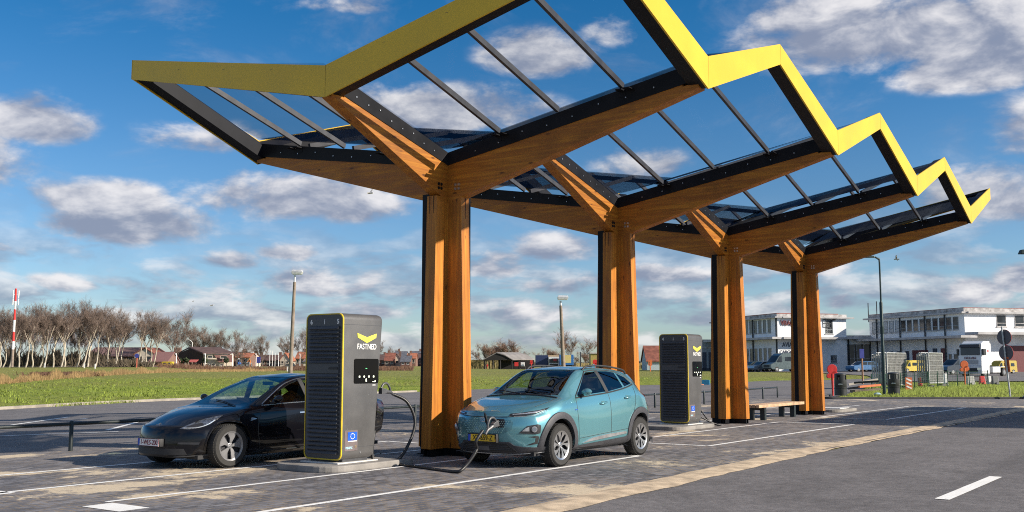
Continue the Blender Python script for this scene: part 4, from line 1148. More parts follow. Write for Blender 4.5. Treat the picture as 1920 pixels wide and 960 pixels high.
for sg, hw in ((1, 'side'), (-1, 'far')):
    S.strip('window_chrome', [(1.50, .935), (2.0, .958), (2.6, .975), (3.3, 1.0), (3.55, 1.05)], hw, CHROME, .010)
    S.strip('window_chrome', [(1.52, .955), (1.95, 1.185), (2.25, 1.305), (2.55, 1.362), (2.9, 1.362), (3.25, 1.26), (3.55, 1.07)], hw, CHROME, .008)
    S.patch('pillar_trim', [(2.49, .975), (2.57, .98), (2.54, 1.345), (2.45, 1.34)], hw, LINER, .003, .03)
    for pts in ([(1.42, .25), (1.36, .6), (1.45, .88)], [(2.50, .24), (2.52, .6), (2.54, .96)], [(3.32, .32), (3.42, .62), (3.6, .9)], [(1.44, .23), (2.4, .225), (3.2, .24)]):
        S.strip('panel_gap', pts, hw, M('dark_seam', (.02, .03, .035), .5), .0045, parent=S.body)
    for u, z in ((2.36, .80), (3.32, .825)): S.patch('flush_handle', [(u - .11, z - .012), (u + .10, z - .008), (u + .10, z + .014), (u - .11, z + .01)], hw, CHROME, .005, .03)
    mirror(S, 1.72, .84, 1.02, sg, BLK)
    dg = Vector((.72, -sg * .69, 0)); ex = Vector((.69, sg * .72, 0)); base = Vector((.28, sg * .66, 0))
    cr = lambda a, b, dg=dg, ex=ex, base=base: S.b.hit(base + ex * a + Vector((0, 0, b)) - dg * 2, dg)
    hl = S.patch('headlight', [(-.20, .615), (-.06, .605), (.10, .625), (.22, .665), (.36, .765), (.40, .80), (.28, .785), (.08, .735), (-.10, .66)], cr, M('headlight_chrome', (.32, .34, .37), .12, .85, var=.5, scale=25), .004, .02)
    S.patch('lamp_mask', [(-.12, .628), (.05, .632), (.16, .66), (.12, .69), (-.02, .668)], cr, LAMPD, .008, .02, parent=hl)
    S.strip('running_light', [(-.14, .625), (.06, .628), (.20, .668), (.30, .735)], cr, LAMPW, .008, parent=hl, off=.004)
    S.patch('fog_lamp', [(-.22, .385), (.10, .375), (.12, .41), (-.20, .412)], cr, LAMPD, .008, .02)
    S.patch('side_camera', [(1.20, .70), (1.34, .735), (1.22, .76)], hw, CHROME, .006, .02)
    S.strip('arch_lip', [(.83 + .385 * math.cos(R(a)), .345 + .385 * math.sin(R(a))) for a in range(-5, 190, 12)], hw, BLK, .014, k=2)
    S.strip('arch_lip', [(3.705 + .385 * math.cos(R(a)), .345 + .385 * math.sin(R(a))) for a in range(-5, 190, 12)], hw, BLK, .014, k=2)
    S.patch('tail_light', [(4.18, .80), (4.5, .82), (4.5, .90), (4.22, .93)], hw, REDL, .010, .03)
    S.patch('sill_cover', [(1.26, .16), (3.28, .17), (3.28, .225), (1.26, .215)], hw, LINER, .008, .06)
S.patch('lower_grille', [(-.60, .225), (.60, .225), (.56, .315), (-.56, .315)], 'front', LINER, .006, .04)
S.strip('front_lip', [(-.78, .215), (-.4, .195), (0, .19), (.4, .195), (.78, .215)], 'front', LINER, .016)
S.strip('hood_gap', [(-.55, .655), (-.3, .635), (0, .63), (.3, .635), (.55, .655)], 'front', LINER, .004, parent=S.body)
h, nn = S.b.top(.16, 0); t_ = MB(); tv = frame(h + nn * .006, (0, 1, 0), Vector((0, 1, 0)).cross(nn) * -1)
tpoly = [(-.035, .03), (.035, .03), (.033, .018), (.008, .016), (0, -.045), (-.008, .016), (-.033, .018)]
t_.prism([h + nn * .002 + Vector((-b * .9, a, -b * .3)) for a, b in tpoly], [h + nn * .010 + Vector((-b * .9, a, -b * .3)) for a, b in tpoly]); S.part('emblem', t_, CHROME)
plate(S, frame(S.W((-.02, 0, .405)), (0, -1, 0), (.04, 0, 1)), .52, .11, '1-WES-200', PLATEW, INKR, .04)
S.part('plate_holder', MB().b2((-.012, -.275, .345), (.06, .275, .465)), LINER, bevel=.01)
mb = MB(); mb.hexa([(1.3, -.70, .6), (1.9, -.68, .6), (1.9, .68, .6), (1.3, .70, .6), (1.42, -.66, .90), (1.85, -.66, .90), (1.85, .66, .90), (1.42, .66, .90)]); S.part('dashboard', mb, LINER, bevel=.04)
S.part('centre_screen', MB().box((1.84, 0, .93), (.02, .38, .22), rot=Matrix.Rotation(R(-12), 3, 'Y')), LAMPD, bevel=.005)
steering(S, 1.98, .37, .88)
seats(S, (2.4, 3.2), .38)
S.part('rear_view_mirror', MB().box((2.32, 0, 1.27), (.03, .24, .06)), LINER, bevel=.01)
S.strip('wiper', [(1.22, .5), (1.34, .1), (1.40, -.2)], 'top', LINER, .008, off=.012)
# ------------------------------------------------------------------ charging posts
CHG = M('charger_grey', (.115, .112, .112), .42, .35, var=.08, scale=2.5, bump=.12, bscale=500)
CHD = M('charger_black', (.055, .057, .064), .45, var=.12)
RIMY = M('yellow_rim', (.55, .40, .02), .4)
SCRN = M('screen_glass', (.004, .004, .005), .12, spec=.15)
SCRL = M('screen_symbol', (.85, .9, .7), .4, em=1.2)
SCRG = M('screen_green', (.1, .5, .2), .4, em=.5)
CABLE = M('black_cable', (.014, .014, .015), .45, var=.2)
CONC = M('pad_concrete', (.23, .215, .20), .85, var=.2, scale=3, bump=.3, dirt=.3)
WPLATE = M('pale_base_plate', (.58, .57, .55), .6)
def rring(y0, y1, z0, z1, r, n=5):
    out = []
    for (cy, cz, a0) in ((y1 - r, z0 + r, -90), (y1 - r, z1 - r, 0), (y0 + r, z1 - r, 90), (y0 + r, z0 + r, 180)):
        for k in range(n + 1):
            a = R(a0 + 90 * k / n); out.append((cy + r * math.cos(a), cz + r * math.sin(a)))
    return out
def island_pad(x0, x1, y0, y1, label, h=.10):
    """concrete kerb island with rounded ends"""
    r = (y1 - y0) / 2; cy = (y0 + y1) / 2; P = []
    rr = .42
    for cx_, cy_, a0 in ((x1 - rr, y0 + rr, -90), (x1 - rr, y1 - rr, 0), (x0 + rr, y1 - rr, 90), (x0 + rr, y0 + rr, 180)):
        for k in range(8):
            a = R(a0 + 90 * k / 7); P.append((cx_ + rr * math.cos(a), cy_ + rr * math.sin(a)))
    mb = MB(); mb.prism([(x, y, .0) for x, y in P], [(x, y, h) for x, y in P])
    o = tag(build('concrete_island', mb, CONC, bevel=.02), label, 'island', 'concrete islands of the charging posts')
    return o
def charger(x0, y0, label, nums, cables):
    """front (louvred) face at x0 towards -x, screen side at y0 towards -y"""
    w, d0, d1, z0, z1 = .80, .72, .90, .15, 2.375
    root = thing('charging_post', label, 'charging post', (x0, y0 + w / 2, 0), 'charging posts')
    y1 = y0 + w
    n = 8
    A = rring(y0, y1, z0, z1, .10, n)
    # cabinet: front ring at x0 + small, back ring leaning out towards the top
    back = lambda z: x0 + d0 + (d1 - d0) * (z - z0) / (z1 - z0)
    mb = MB()
    B = rring(y0, y1, z0, z1, .05, n)
    rings = [[mb.v((x0 + .03, y, z)) for y, z in A], [mb.v((back(z) - .06 if True else 0, y, z)) for y, z in A], [mb.v((back(z) - .012, cy_ * .985 + (y0 + y1) / 2 * .015, z * .99 + .012)) for cy_, z in A]]
    for a, b in zip(rings, rings[1:]):
        for i in range(len(a)): mb.bm.faces.new((a[i], a[(i + 1) % len(a)], b[(i + 1) % len(a)], b[i]))
    mb.bm.faces.new(rings[0][::-1]); mb.bm.faces.new(rings[-1])
    body = build('cabinet', mb, CHG, root, smooth=30)
    # seams of the side panel
    s_ = MB()
    for z in (.335, 2.20): s_.b2((x0 + .02, y0 - .0015, z), (back(z) - .03, y0 + .01, z + .006))
    build('panel_seam', s_, CHD, body)
    # yellow rim and louvred front
    rim = MB(); O = rring(y0, y1, z0, z1, .10, n); I = rring(y0 + .018, y1 - .018, z0 + .018, z1 - .018, .085, n)
    m = len(O); o0 = [rim.v((x0 + .03, y, z)) for y, z in O]; o1 = [rim.v((x0 + .004, y, z)) for y, z in O]; i1 = [rim.v((x0 + .004, y, z)) for y, z in I]; i0 = [rim.v((x0 + .03, y, z)) for y, z in I]
    for i in range(m):
        j = (i + 1) % m
        for a, b in ((o0, o1), (o1, i1), (i1, i0)): rim.bm.faces.new((a[i], a[j], b[j], b[i]))
    build('yellow_rim', rim, RIMY, body, smooth=30)
    pan = MB(); pan.prism([(x0 + .022, y, z) for y, z in I], [(x0 + .012, y, z) for y, z in I])
    a, b = y0 + .075, y1 - .075
    for zs in [z0 + .09 + .0645 * k for k in range(19)] + [1.615 + .0645 * k for k in range(9)]:
        # sloping slat with a dark gap under it
        pan.hexa([(x0 + .0118, a, zs), (x0 - .034, a, zs + .006), (x0 - .034, b, zs + .006), (x0 + .0118, b, zs), (x0 + .0118, a, zs + .050), (x0 - .006, a, zs + .044), (x0 - .006, b, zs + .044), (x0 + .0118, b, zs + .050)])
    pan.b2((x0 - .004, a, 1.46), (x0 + .0118, b, 1.60))
    fp = build('louvre_panel', pan, CHD, body)
    build('latch', MB().prism([(x0 - .012, y0 + .09 + q, 1.535 + p) for q, p in ((0, -.018), (.17, -.018), (.205, 0), (.17, .018), (0, .018))], [(x0 - .003, y0 + .09 + q, 1.535 + p) for q, p in ((0, -.018), (.17, -.018), (.205, 0), (.17, .018), (0, .018))]), LINER, fp)
    # bay numbers
    for s, yy in ((nums[0], y1 - .11), (nums[1], y0 + .11)):
        text('bay_number', s, .10, INKW, fp, frame((x0 + .010, yy, 2.245), (0, -1, 0), (0, 0, 1)), bold=.002)
    build('number_divider', MB().b2((x0 + .006, (y0 + y1) / 2 - .004, 2.21), (x0 + .0118, (y0 + y1) / 2 + .004, 2.285)), INKW, fp)
    # screen side: emblem, name, screen, stickers
    fx = lambda t, z: x0 + .03 + (back(z) - x0 - .03) * t
    ys = y0 - .004
    def decal(name, pts, mat, par=body, dep=.006):
        return build(name, MB().prism([(x, y0 + .004, z) for x, z in pts], [(x, y0 - dep, z) for x, z in pts]), mat, par)
    cxm = x0 + .53
    z = 2.03
    decal('chevron_emblem', [(cxm - .215, z + .045), (cxm - .0, z - .015), (cxm + .215, z + .045), (cxm + .205, z - .020), (cxm - .0, z - .105), (cxm - .205, z - .02)], M('emblem_yellow', (.86, .78, .08), .4))
    text('name_lettering', 'FASTNED', .122, INKW, body, frame((cxm, y0 - .003, 1.865), (1, 0, 0), (0, 0, 1)), bold=.0008, squeeze=.84)
    sc = build('screen', MB().prism([(x, y0 + .01, zz) for x, zz in rring(cxm - .275, cxm + .27, 1.30, 1.68, .03)], [(x, y0 - .008, zz) for x, zz in rring(cxm - .275, cxm + .27, 1.30, 1.68, .03)]), SCRN, body)
    ic = MB()
    for k in range(4): ic.box((cxm - .16 + k * .105, y0 - .009, 1.405), (.026, .004, .026))
    ic.box((cxm - .01, y0 - .009, 1.35), (.022, .004, .045)); ic.box((cxm + .17, y0 - .009, 1.325), (.07, .003, .010)); ic.box((cxm + .19, y0 - .009, 1.337), (.012, .003, .02))
    build('screen_symbols', ic, SCRL, sc)
    build('screen_hint', MB().box((cxm - .01, y0 - .009, 1.53), (.035, .003, .012)), SCRG, sc)
    build('small_print', MB().box((cxm + .17, y0 - .0035, 1.272), (.07, .003, .012)), INKW, body)
    st = build('sticker_sheet', MB().box((x0 + .215, y0 - .001, .44), (.28, .006, .31)), M('sticker_grey', (.16, .13, .13), .35), body)
    fl = build('flag_sticker', MB().box((x0 + .24, y0 - .006, .505), (.20, .006, .125)), M('flag_blue', (.015, .10, .55), .35), st)
    stars = MB()
    for k in range(12):
        a = 2 * math.pi * k / 12; c = (x0 + .24 + .042 * math.cos(a), y0 - .0095, .505 + .040 * math.sin(a)); q = []
        for j in range(10): rr = .010 if j % 2 == 0 else .0045; b2 = math.pi / 2 + j * math.pi / 5; q.append((c[0] + rr * math.cos(b2), c[2] + rr * math.sin(b2)))
        stars.prism([(x, y0 - .008, zz) for x, zz in q], [(x, y0 - .0105, zz) for x, zz in q])
    build('star_ring', stars, M('star_white', (.8, .82, .85), .4), fl)
    build('flag_caption', MB().box((x0 + .24, y0 - .006, .43), (.19, .005, .012)), INKW, st)
    text('sponsor_lettering', 'BENEFIC', .046, M('pale_blue_lettering', (.35, .55, .62), .4), st, frame((x0 + .17, y0 - .0045, .33), (1, 0, 0), (0, 0, 1)), bold=.002, squeeze=.85)
    build('sponsor_swirl', MB().tube([(x0 + .315 + .022 * t / 18 * math.cos(t * .62), y0 - .005, .345 + .024 * t / 18 * math.sin(t * .62)) for t in range(4, 19)], .004, 5), M('tan_print', (.35, .26, .12), .4), st)
    build('lock', MB().lathe([(0, y0 - .006), (.014, y0 - .006), (.016, y0 + .004)], (x0 + .42, 0, .25), 'Y', 12), ZINC, body)
    # plinth and pale foot plates
    pl = build('plinth', MB().b2((x0 + .10, y0 + .06, .118), (x0 + d0 - .08, y1 - .06, .17)), CHD, root)
    build('base_plate', MB().b2((x0 - .06, y0 + .0, .101), (x0 + d0 + .10, y1, .119)), WPLATE, pl)
    # holsters on the rear face and the thick black leads
    for y in (y0 + .2, y1 - .2):
        hz = 1.0
        build('plug_holster', MB().hexa([(back(.6) - .03, y - .11, .62), (back(.6) + .10, y - .09, .66), (back(.6) + .10, y + .09, .66), (back(.6) - .03, y + .11, .62), (back(1.1) - .03, y - .11, 1.12), (back(1.1) + .13, y - .08, 1.06), (back(1.1) + .13, y + .08, 1.06), (back(1.1) - .03, y + .11, 1.12)]), LINER, body, bevel=.02)
    for c in cables:
        co = build('charging_cable', MB().tube([Vector(p) for p in c['path']], c.get('r', .025), 8, smooth=7), CABLE, root, smooth=60)
        if 'plug' in c: plug(c['plug'], c['dir'], co, c.get('up', (0, 0, 1)))
    return root
GUN = M('plug_grey', (.07, .07, .075), .4, var=.15)
GUNB = M('plug_black', (.016, .016, .018), .45)
def plug(p, d, parent, up=(0, 0, 1), mat=None):
    """charging plug: nose at p pointing along d, ring handle behind and above it"""
    m = frame(p, d, up)              # local x = forward, y = up
    mb = MB(m)
    mb.hexa([(-.13, -.035, -.034), (0, -.05, -.04), (0, -.05, .04), (-.13, -.035, .034), (-.13, .03, -.034), (0, .045, -.036), (0, .045, .036), (-.13, .03, .034)])
    mb.tube([(-.02, .04, 0), (-.07, .105, 0), (-.15, .115, 0), (-.215, .055, 0), (-.25, -.03, 0)], .019, 8, smooth=4)
    mb.tube([(-.10, -.005, 0), (-.18, -.02, 0), (-.25, -.03, 0), (-.32, -.075, 0)], [.036, .020], 8, smooth=4)
    build('plug', mb, mat or GUN, parent, bevel=.006)

island_pad(-3.58, -1.45, -.74, .62, 'pale concrete island with a rounded end under the nearest charging post')
island_pad(8.35, 10.6, -.50, .75, 'pale concrete island under the charging post beyond the teal car')
island_pad(20.3, 22.6, -.45, .75, 'bare concrete island without a charging post, beyond the last timber column')
wp = MB().b2((20.9, -.3, .101), (21.9, .5, .125)); wp.b2((21.95, -.1, .101), (22.3, .3, .112))
tag(build('foundation_plate', wp, WPLATE, bevel=.004), 'pale foundation plate on the bare concrete island beyond the last column', 'plate')
cx1, cy1 = -3.13, -.53
G = lambda px, py, z=.024: gz(px, py, z)
tipv = Vector((PORT.x, PORT.y, PORT.z))
gunT = tipv + Vector((-.34, .02, -.10))
lead = [(-2.36, -.30, .42), (-2.28, -.34, .16), G(712, 852, .05), G(735, 868), G(790, 876), G(848, 884), G(868, 879, .07), G(893, 845, .30), gunT + Vector((-.13, .03, -.16)), gunT]
tail2 = Vector((-1.86, -.44, 1.10))
lead2 = [tail2 + Vector((.0, 0, .01)), tail2 + Vector((.20, -.12, -.12)), tail2 + Vector((.30, -.20, -.45)), tail2 + Vector((.10, -.20, -.84)), (-2.05, -.62, .05), (-2.34, -.46, .10), (-2.26, -.40, .55)]
c1 = charger(cx1, cy1, 'charging post 6 and 5 beside the black sedan, its lead running to the teal car', ('6', '5'),
    [dict(path=lead, plug=tipv, dir=(1, -.05, .30)), dict(path=lead2, r=.025, plug=tail2 + Vector((-.32, 0, .075)), dir=(-1, 0, .0))])
lead3 = [(10.32, .05, 1.0), (10.50, .02, .85), (10.42, -.05, .30), (10.30, -.02, .13), (10.15, 0, .35), (10.13, .0, .75)]
lead4 = [(10.34, .32, 1.0), (10.55, .2, .7), (10.75, -.15, .12), (10.85, -.42, .03), (10.62, -.25, .11), (10.15, .1, .4)]
c2 = charger(9.28, -.27, 'charging post 4 and 3 behind the teal car, left of the third timber column', ('4', '3'), [dict(path=lead3, r=.02), dict(path=lead4, r=.02)])

# ------------------------------------------------------------------ low rail fence behind the bays
FEN = M('fence_dark_green', (.020, .028, .030), .45, .2, var=.2, scale=8)
fl_ = thing('rail_fence', 'low dark metal rail fence on round posts along the back of the paved bays', 'fence', (6, 6.3, 0))
fpts = [(-16.5, 5.95), (-3.44, 6.12), (6.5, 6.32), (16, 6.45), (24.8, 6.54), (29.2, 6.8), (32.63, 7.15), (35.06, 7.37)]
fx = []
for (x0, y0), (x1, y1) in zip(fpts, fpts[1:]):
    n = max(1, round(math.dist((x0, y0), (x1, y1)) / 4.6))
    for k in range(n): fx.append((x0 + (x1 - x0) * k / n, y0 + (y1 - y0) * k / n))
fx.append(fpts[-1])
for x, y in fx:
    mb = MB(); mb.lathe([(.038, -.02), (.038, .535), (.03, .552), (0, .556)], (x, y, 0), 'Z', 12); build('post', mb, FEN, fl_, smooth=40)
build('top_rail', MB().tube([(x, y, .50) for x, y in fx], .034, 10), FEN, fl_, smooth=50)

# ------------------------------------------------------------------ bench
bn = thing('bench', 'backless bench with pale wooden slats and square dark legs between the two far columns', 'bench', (15.4, -.02, 0))
PALEW = M('pale_bench_wood', (.50, .33, .20), .6, var=.25, scale=5, bump=.2)
for k in range(5): build('slat', MB().b2((13.75, -.30 + k * .115, .37), (17.45, -.30 + k * .115 + .10, .455)), PALEW, bn, bevel=.008)
for x in (14.33, 16.72): build('leg', MB().b2((x - .07, -.26, 0), (x + .07, -.12, .37)).b2((x - .07, .10, 0), (x + .07, .24, .37)).b2((x - .07, -.12, .29), (x + .07, .10, .3695)), FEN, bn)

# ------------------------------------------------------------------ bins, lamps, signs
BINM = M('bin_black', (.028, .030, .032), .42, var=.2, scale=3, dirt=.15)
def bin_(p, h, rot, label):
    r = .31 * h / 1.18
    root = thing('litter_bin', label, 'litter bin', p, 'black litter bins')
    mb = MB(); z = p.z
    mb.lathe([(r * 1.02, 0), (r * 1.02, .30 * h), (r * .98, .31 * h), (r * .98, .33 * h), (r, .34 * h), (r, .70 * h), (r * .9, .705 * h), (0, .705 * h)], p, 'Z', 28)
    build('barrel', mb, BINM, root, smooth=30)
    hd = MB(); hd.lathe([(r * .98, .90 * h), (r * 1.0, .93 * h), (r * .9, .975 * h), (r * .5, 1.0 * h), (0, 1.005 * h)], p, 'Z', 28); hd.lathe([(0, .899 * h), (r * .98, .90 * h)], p, 'Z', 28)
    for a in range(0, 360, 90):
        A = [R(a + rot + t) for t in (-27, -13, 0, 13, 27)]
        for k in range(4):
            q = [(p.x + r * c * math.cos(t), p.y + r * c * math.sin(t)) for t, c in ((A[k], .98), (A[k + 1], .98), (A[k + 1], .86), (A[k], .86))]
            hd.prism([(x, y, z + .70 * h) for x, y in q], [(x, y, z + .905 * h) for x, y in q])
    build('hood', hd, BINM, root, smooth=30)
    build('band', MB().lathe([(r * 1.03, .325 * h), (r * 1.035, .34 * h), (r * 1.03, .355 * h)], p, 'Z', 28), BINM, root, smooth=40)
    d = (Vector((CAM.x, CAM.y, 0)) - Vector((p.x, p.y, 0))).normalized(); xax = Vector((-d.y, d.x, 0))
    text('lettering', 'AFVAL', .085, INKW, root, frame(p + d * (r + .004) + Vector((0, 0, .50 * h)), xax, (0, 0, 1)), bold=.003, squeeze=.9)
    return root
p = gz(1572, 744, 0.0); bin_(Vector((p.x + .4, p.y, .06)), 1.14, 42, 'black plastic litter bin standing at the kerb beside the last timber column')
p = gp(1671, 55); bin_(p, 1.16, 10, 'black litter bin on the grass just right of the tall dark green lamp post')
LMP = M('lamp_post_green', (.016, .035, .034), .4, .2, var=.2)
CPOLE = M('concrete_pole', (.24, .19, .15), .9, var=.22, scale=2.5, bump=.3)
ALU = M('lamp_head_grey', (.62, .63, .64), .4, .3, var=.1)
def lamp_green(px, D, label, hgt=7.2, arm=None):
    b = gp(px, D); root = thing('street_lamp', label, 'street lamp', b, 'street lamps')
    t = at(px - 8, 500, D); lean = (t - at(px, 500, D)) * .15
    a = Vector(arm).normalized() if arm else -_r
    pts = [b, b + Vector((0, 0, hgt * .55))]
    build('lower_post', MB().lathe([(.085, 0), (.085, hgt * .66), (.06, hgt * .67)], b, 'Z', 14), LMP, root, smooth=40)
    top = b + Vector((0, 0, hgt - .35))
    build('upper_post', MB().tube([b + Vector((0, 0, hgt * .66)), top, top + Vector((0, 0, .18)) + a * .06, top + Vector((0, 0, .27)) + a * .2, top + Vector((0, 0, .29)) + a * .35], .045, 10, smooth=4), LMP, root, smooth=50)
    h = top + Vector((0, 0, .30)) + a * .42; s = a.cross(Vector((0, 0, 1)))
    build('lamp_head', MB().hexa([h - a * .16 - s * .10 - Vector((0, 0, .05)), h + a * .30 - s * .14 - Vector((0, 0, .05)), h + a * .30 + s * .14 - Vector((0, 0, .05)), h - a * .16 + s * .10 - Vector((0, 0, .05)), h - a * .16 - s * .06 + Vector((0, 0, .05)), h + a * .26 - s * .08 + Vector((0, 0, .04)), h + a * .26 + s * .08 + Vector((0, 0, .04)), h - a * .16 + s * .06 + Vector((0, 0, .05))]), LMP, root, bevel=.02)
    build('cable_clamp', MB().lathe([(.10, hgt * .44), (.10, hgt * .49)], b, 'Z', 12), LMP, root)
    return root
lamp_green(1653, 53.0, 'slim dark green street lamp standing in the grass island between the bins')
# the lamp whose head just enters the picture on the right, its post beyond the frame
b = Vector((8.4, -20.2, 0))
D_ = 26.0; hp = at(1918, 472, D_)
b = hp + _r * .75 + _k * .2; b.z = 0
root = thing('street_lamp', 'street lamp whose flat dark head just enters the picture at the right edge', 'street lamp', b, 'street lamps')
build('post', MB().lathe([(.09, 0), (.075, hp.z - .3), (.06, hp.z - .1)], b, 'Z', 14), LMP, root, smooth=40)
build('arm', MB().tube([Vector((b.x, b.y, hp.z - .12)), b + Vector((0, 0, hp.z)) - _r * .1, hp + _r * .25 + Vector((0, 0, .02))], .04, 8, smooth=4), LMP, root)
lh = MB(); s = _k
lh.hexa([hp - _r * .10 - s * .1 - Vector((0, 0, .06)), hp + _r * .30 - s * .12 - Vector((0, 0, .06)), hp + _r * .30 + s * .12 - Vector((0, 0, .06)), hp - _r * .10 + s * .1 - Vector((0, 0, .06)), hp - _r * .06 - s * .06 + Vector((0, 0, .05)), hp + _r * .30 - s * .08 + Vector((0, 0, .07)), hp + _r * .30 + s * .08 + Vector((0, 0, .07)), hp - _r * .06 + s * .06 + Vector((0, 0, .05))])
build('lamp_head', lh, LMP, root, bevel=.02)
def lamp_conc(px0, px1, pyt, D, label, flip=1):
    b = gp(px0, D); t = at(px1, pyt + 12, D); k = D / 70
    root = thing('street_lamp', label, 'street lamp', b, 'concrete street lamps')
    build('concrete_post', MB().tube([b, b.lerp(t, .94)], [.155 * k, .10 * k], 12), CPOLE, root, smooth=50)
    build('spigot', MB().tube([b.lerp(t, .93), t], .07 * k, 10), ALU, root, smooth=50)
    h = t + Vector((0, 0, .22 * k)) + _r * (.18 * k * flip)
    a = _r * flip; s = _k; z = Vector((0, 0, 1))
    lh = MB(); lh.hexa([h + (-a * .36 - s * .2 - z * .16) * k, h + (a * .28 - s * .2 - z * .16) * k, h + (a * .28 + s * .2 - z * .16) * k, h + (-a * .36 + s * .2 - z * .16) * k, h + (-a * .40 - s * .22 + z * .02) * k, h + (a * .36 - s * .22 + z * .0) * k, h + (a * .36 + s * .22 + z * .0) * k, h + (-a * .40 + s * .22 + z * .02) * k])
    lh.hexa([h + (-a * .40 - s * .22 + z * .021) * k, h + (a * .36 - s * .22 + z * .001) * k, h + (a * .36 + s * .22 + z * .001) * k, h + (-a * .40 + s * .22 + z * .021) * k, h + (-a * .33 - s * .16 + z * .15) * k, h + (a * .30 - s * .16 + z * .13) * k, h + (a * .30 + s * .16 + z * .13) * k, h + (-a * .33 + s * .16 + z * .15) * k])
    build('lamp_head', lh, ALU, root, bevel=.02)
lamp_conc(546, 553, 504, 70, 'concrete street lamp with a white boxy head rising behind the black sedan')
lamp_conc(1057, 1051, 552, 96, 'concrete street lamp with a white boxy head rising behind the teal car')
# two round signs seen from behind on one post
SIGNB = M('sign_back_grey', (.11, .10, .11), .5, .3, var=.1)
SIGNR = M('sign_red_edge', (.55, .03, .03), .4)
GALV = M('galvanised_post', (.45, .47, .48), .45, .7, var=.15)
b = gp(1887, 49.0); b.z = .12
root = thing('traffic_sign', 'two round traffic signs seen from behind, one above the other on a leaning grey post', 'traffic sign', b)
tp = at(1878, 612, 49.0)
build('post', MB().tube([b, tp], .038, 10), GALV, root, smooth=50)
nrm = (_k * .53 + _r * .85).normalized(); t1 = nrm.cross(Vector((0, 0, 1))).normalized(); t2 = Vector((0, 0, 1))
for py in (632, 661):
    c = b.lerp(tp, (742 - py) / (742 - 612.0)) + nrm * .06 + _r * .02
    rr = .36
    ringp = lambda r, d: [c + nrm * d + (t1 * math.cos(a) + t2 * math.sin(a)) * r for a in [k * math.pi / 20 for k in range(40)]]
    so = build('sign_disc', MB().prism(ringp(rr, -.008), ringp(rr, .004)), SIGNB, root)
    build('sign_face', MB().prism(ringp(rr * 1.03, .005), ringp(rr * 1.03, .016)), SIGNR, so)
    build('sign_clamp', MB().box(c - nrm * .03, (.12, .05, .04)), GALV, so)
build('lower_panel', MB().prism([b.lerp(tp, q) + nrm * .05 + t1 * o for q, o in ((.35, -.12), (.35, .13), (.56, .13), (.56, -.12))], [b.lerp(tp, q) + nrm * .065 + t1 * o for q, o in ((.35, -.12), (.35, .13), (.56, .13), (.56, -.12))]), M('panel_orange', (.55, .12, .03), .5), root)
# low pale concrete block at the right edge
b = gp(1917, 49.2)
tag(build('concrete_block', MB().hexa([b + _r * x + _k * y + Vector((0, 0, z)) for x, y, z in ((-.22, -.25, -.05), (.6, -.25, -.05), (.6, .25, -.05), (-.22, .25, -.05), (.08, -.12, .32), (.5, -.12, .32), (.5, .12, .32), (.08, .12, .32))]), M('green_grey_concrete', (.24, .27, .25), .85, var=.2), bevel=.02), 'low grey concrete block with sloping sides by the kerb at the right edge', 'block')
# red plastic hood on a post by the bin
REDP = M('red_plastic', (.62, .035, .03), .45, var=.12, coat=.2)
def red_hood(px, D, py_top, py_bot, label, mat=REDP, k=1.0):
    b = gp(px, D); zt, z_b = zat(py_top, D), b.z
    H = zt - z_b; root = thing('hooded_signal', label, 'covered signal', b, 'covered signals')
    prof = []
    def disc_(cx_, cz_, r, n=18): return [(cx_ + r * math.cos(a), cz_ + r * math.sin(a)) for a in [i * 2 * math.pi / n for i in range(n)]]
    for i, (ox, f, r) in enumerate(((0, .84, .16), (.07, .67, .12), (-.10, .63, .08))):
        q = disc_(ox * H, z_b + f * H, r * H)
        build('hood', MB().prism([b + _r * x - _k * .05 + Vector((0, 0, z - b.z)) for x, z in q], [b + _r * x + _k * (.09 + .012 * i) + Vector((0, 0, z - b.z)) for x, z in q]), mat, root, bevel=.015)
    build('post', MB().tube([b, b + Vector((0, 0, H * .70))], [.045 * H * .55, .075 * H * .6], 10), mat, root, smooth=50)
    return root
red_hood(1557, 54.5, 683, 735, 'bright red plastic hood over a signal post behind the bin at the kerb')
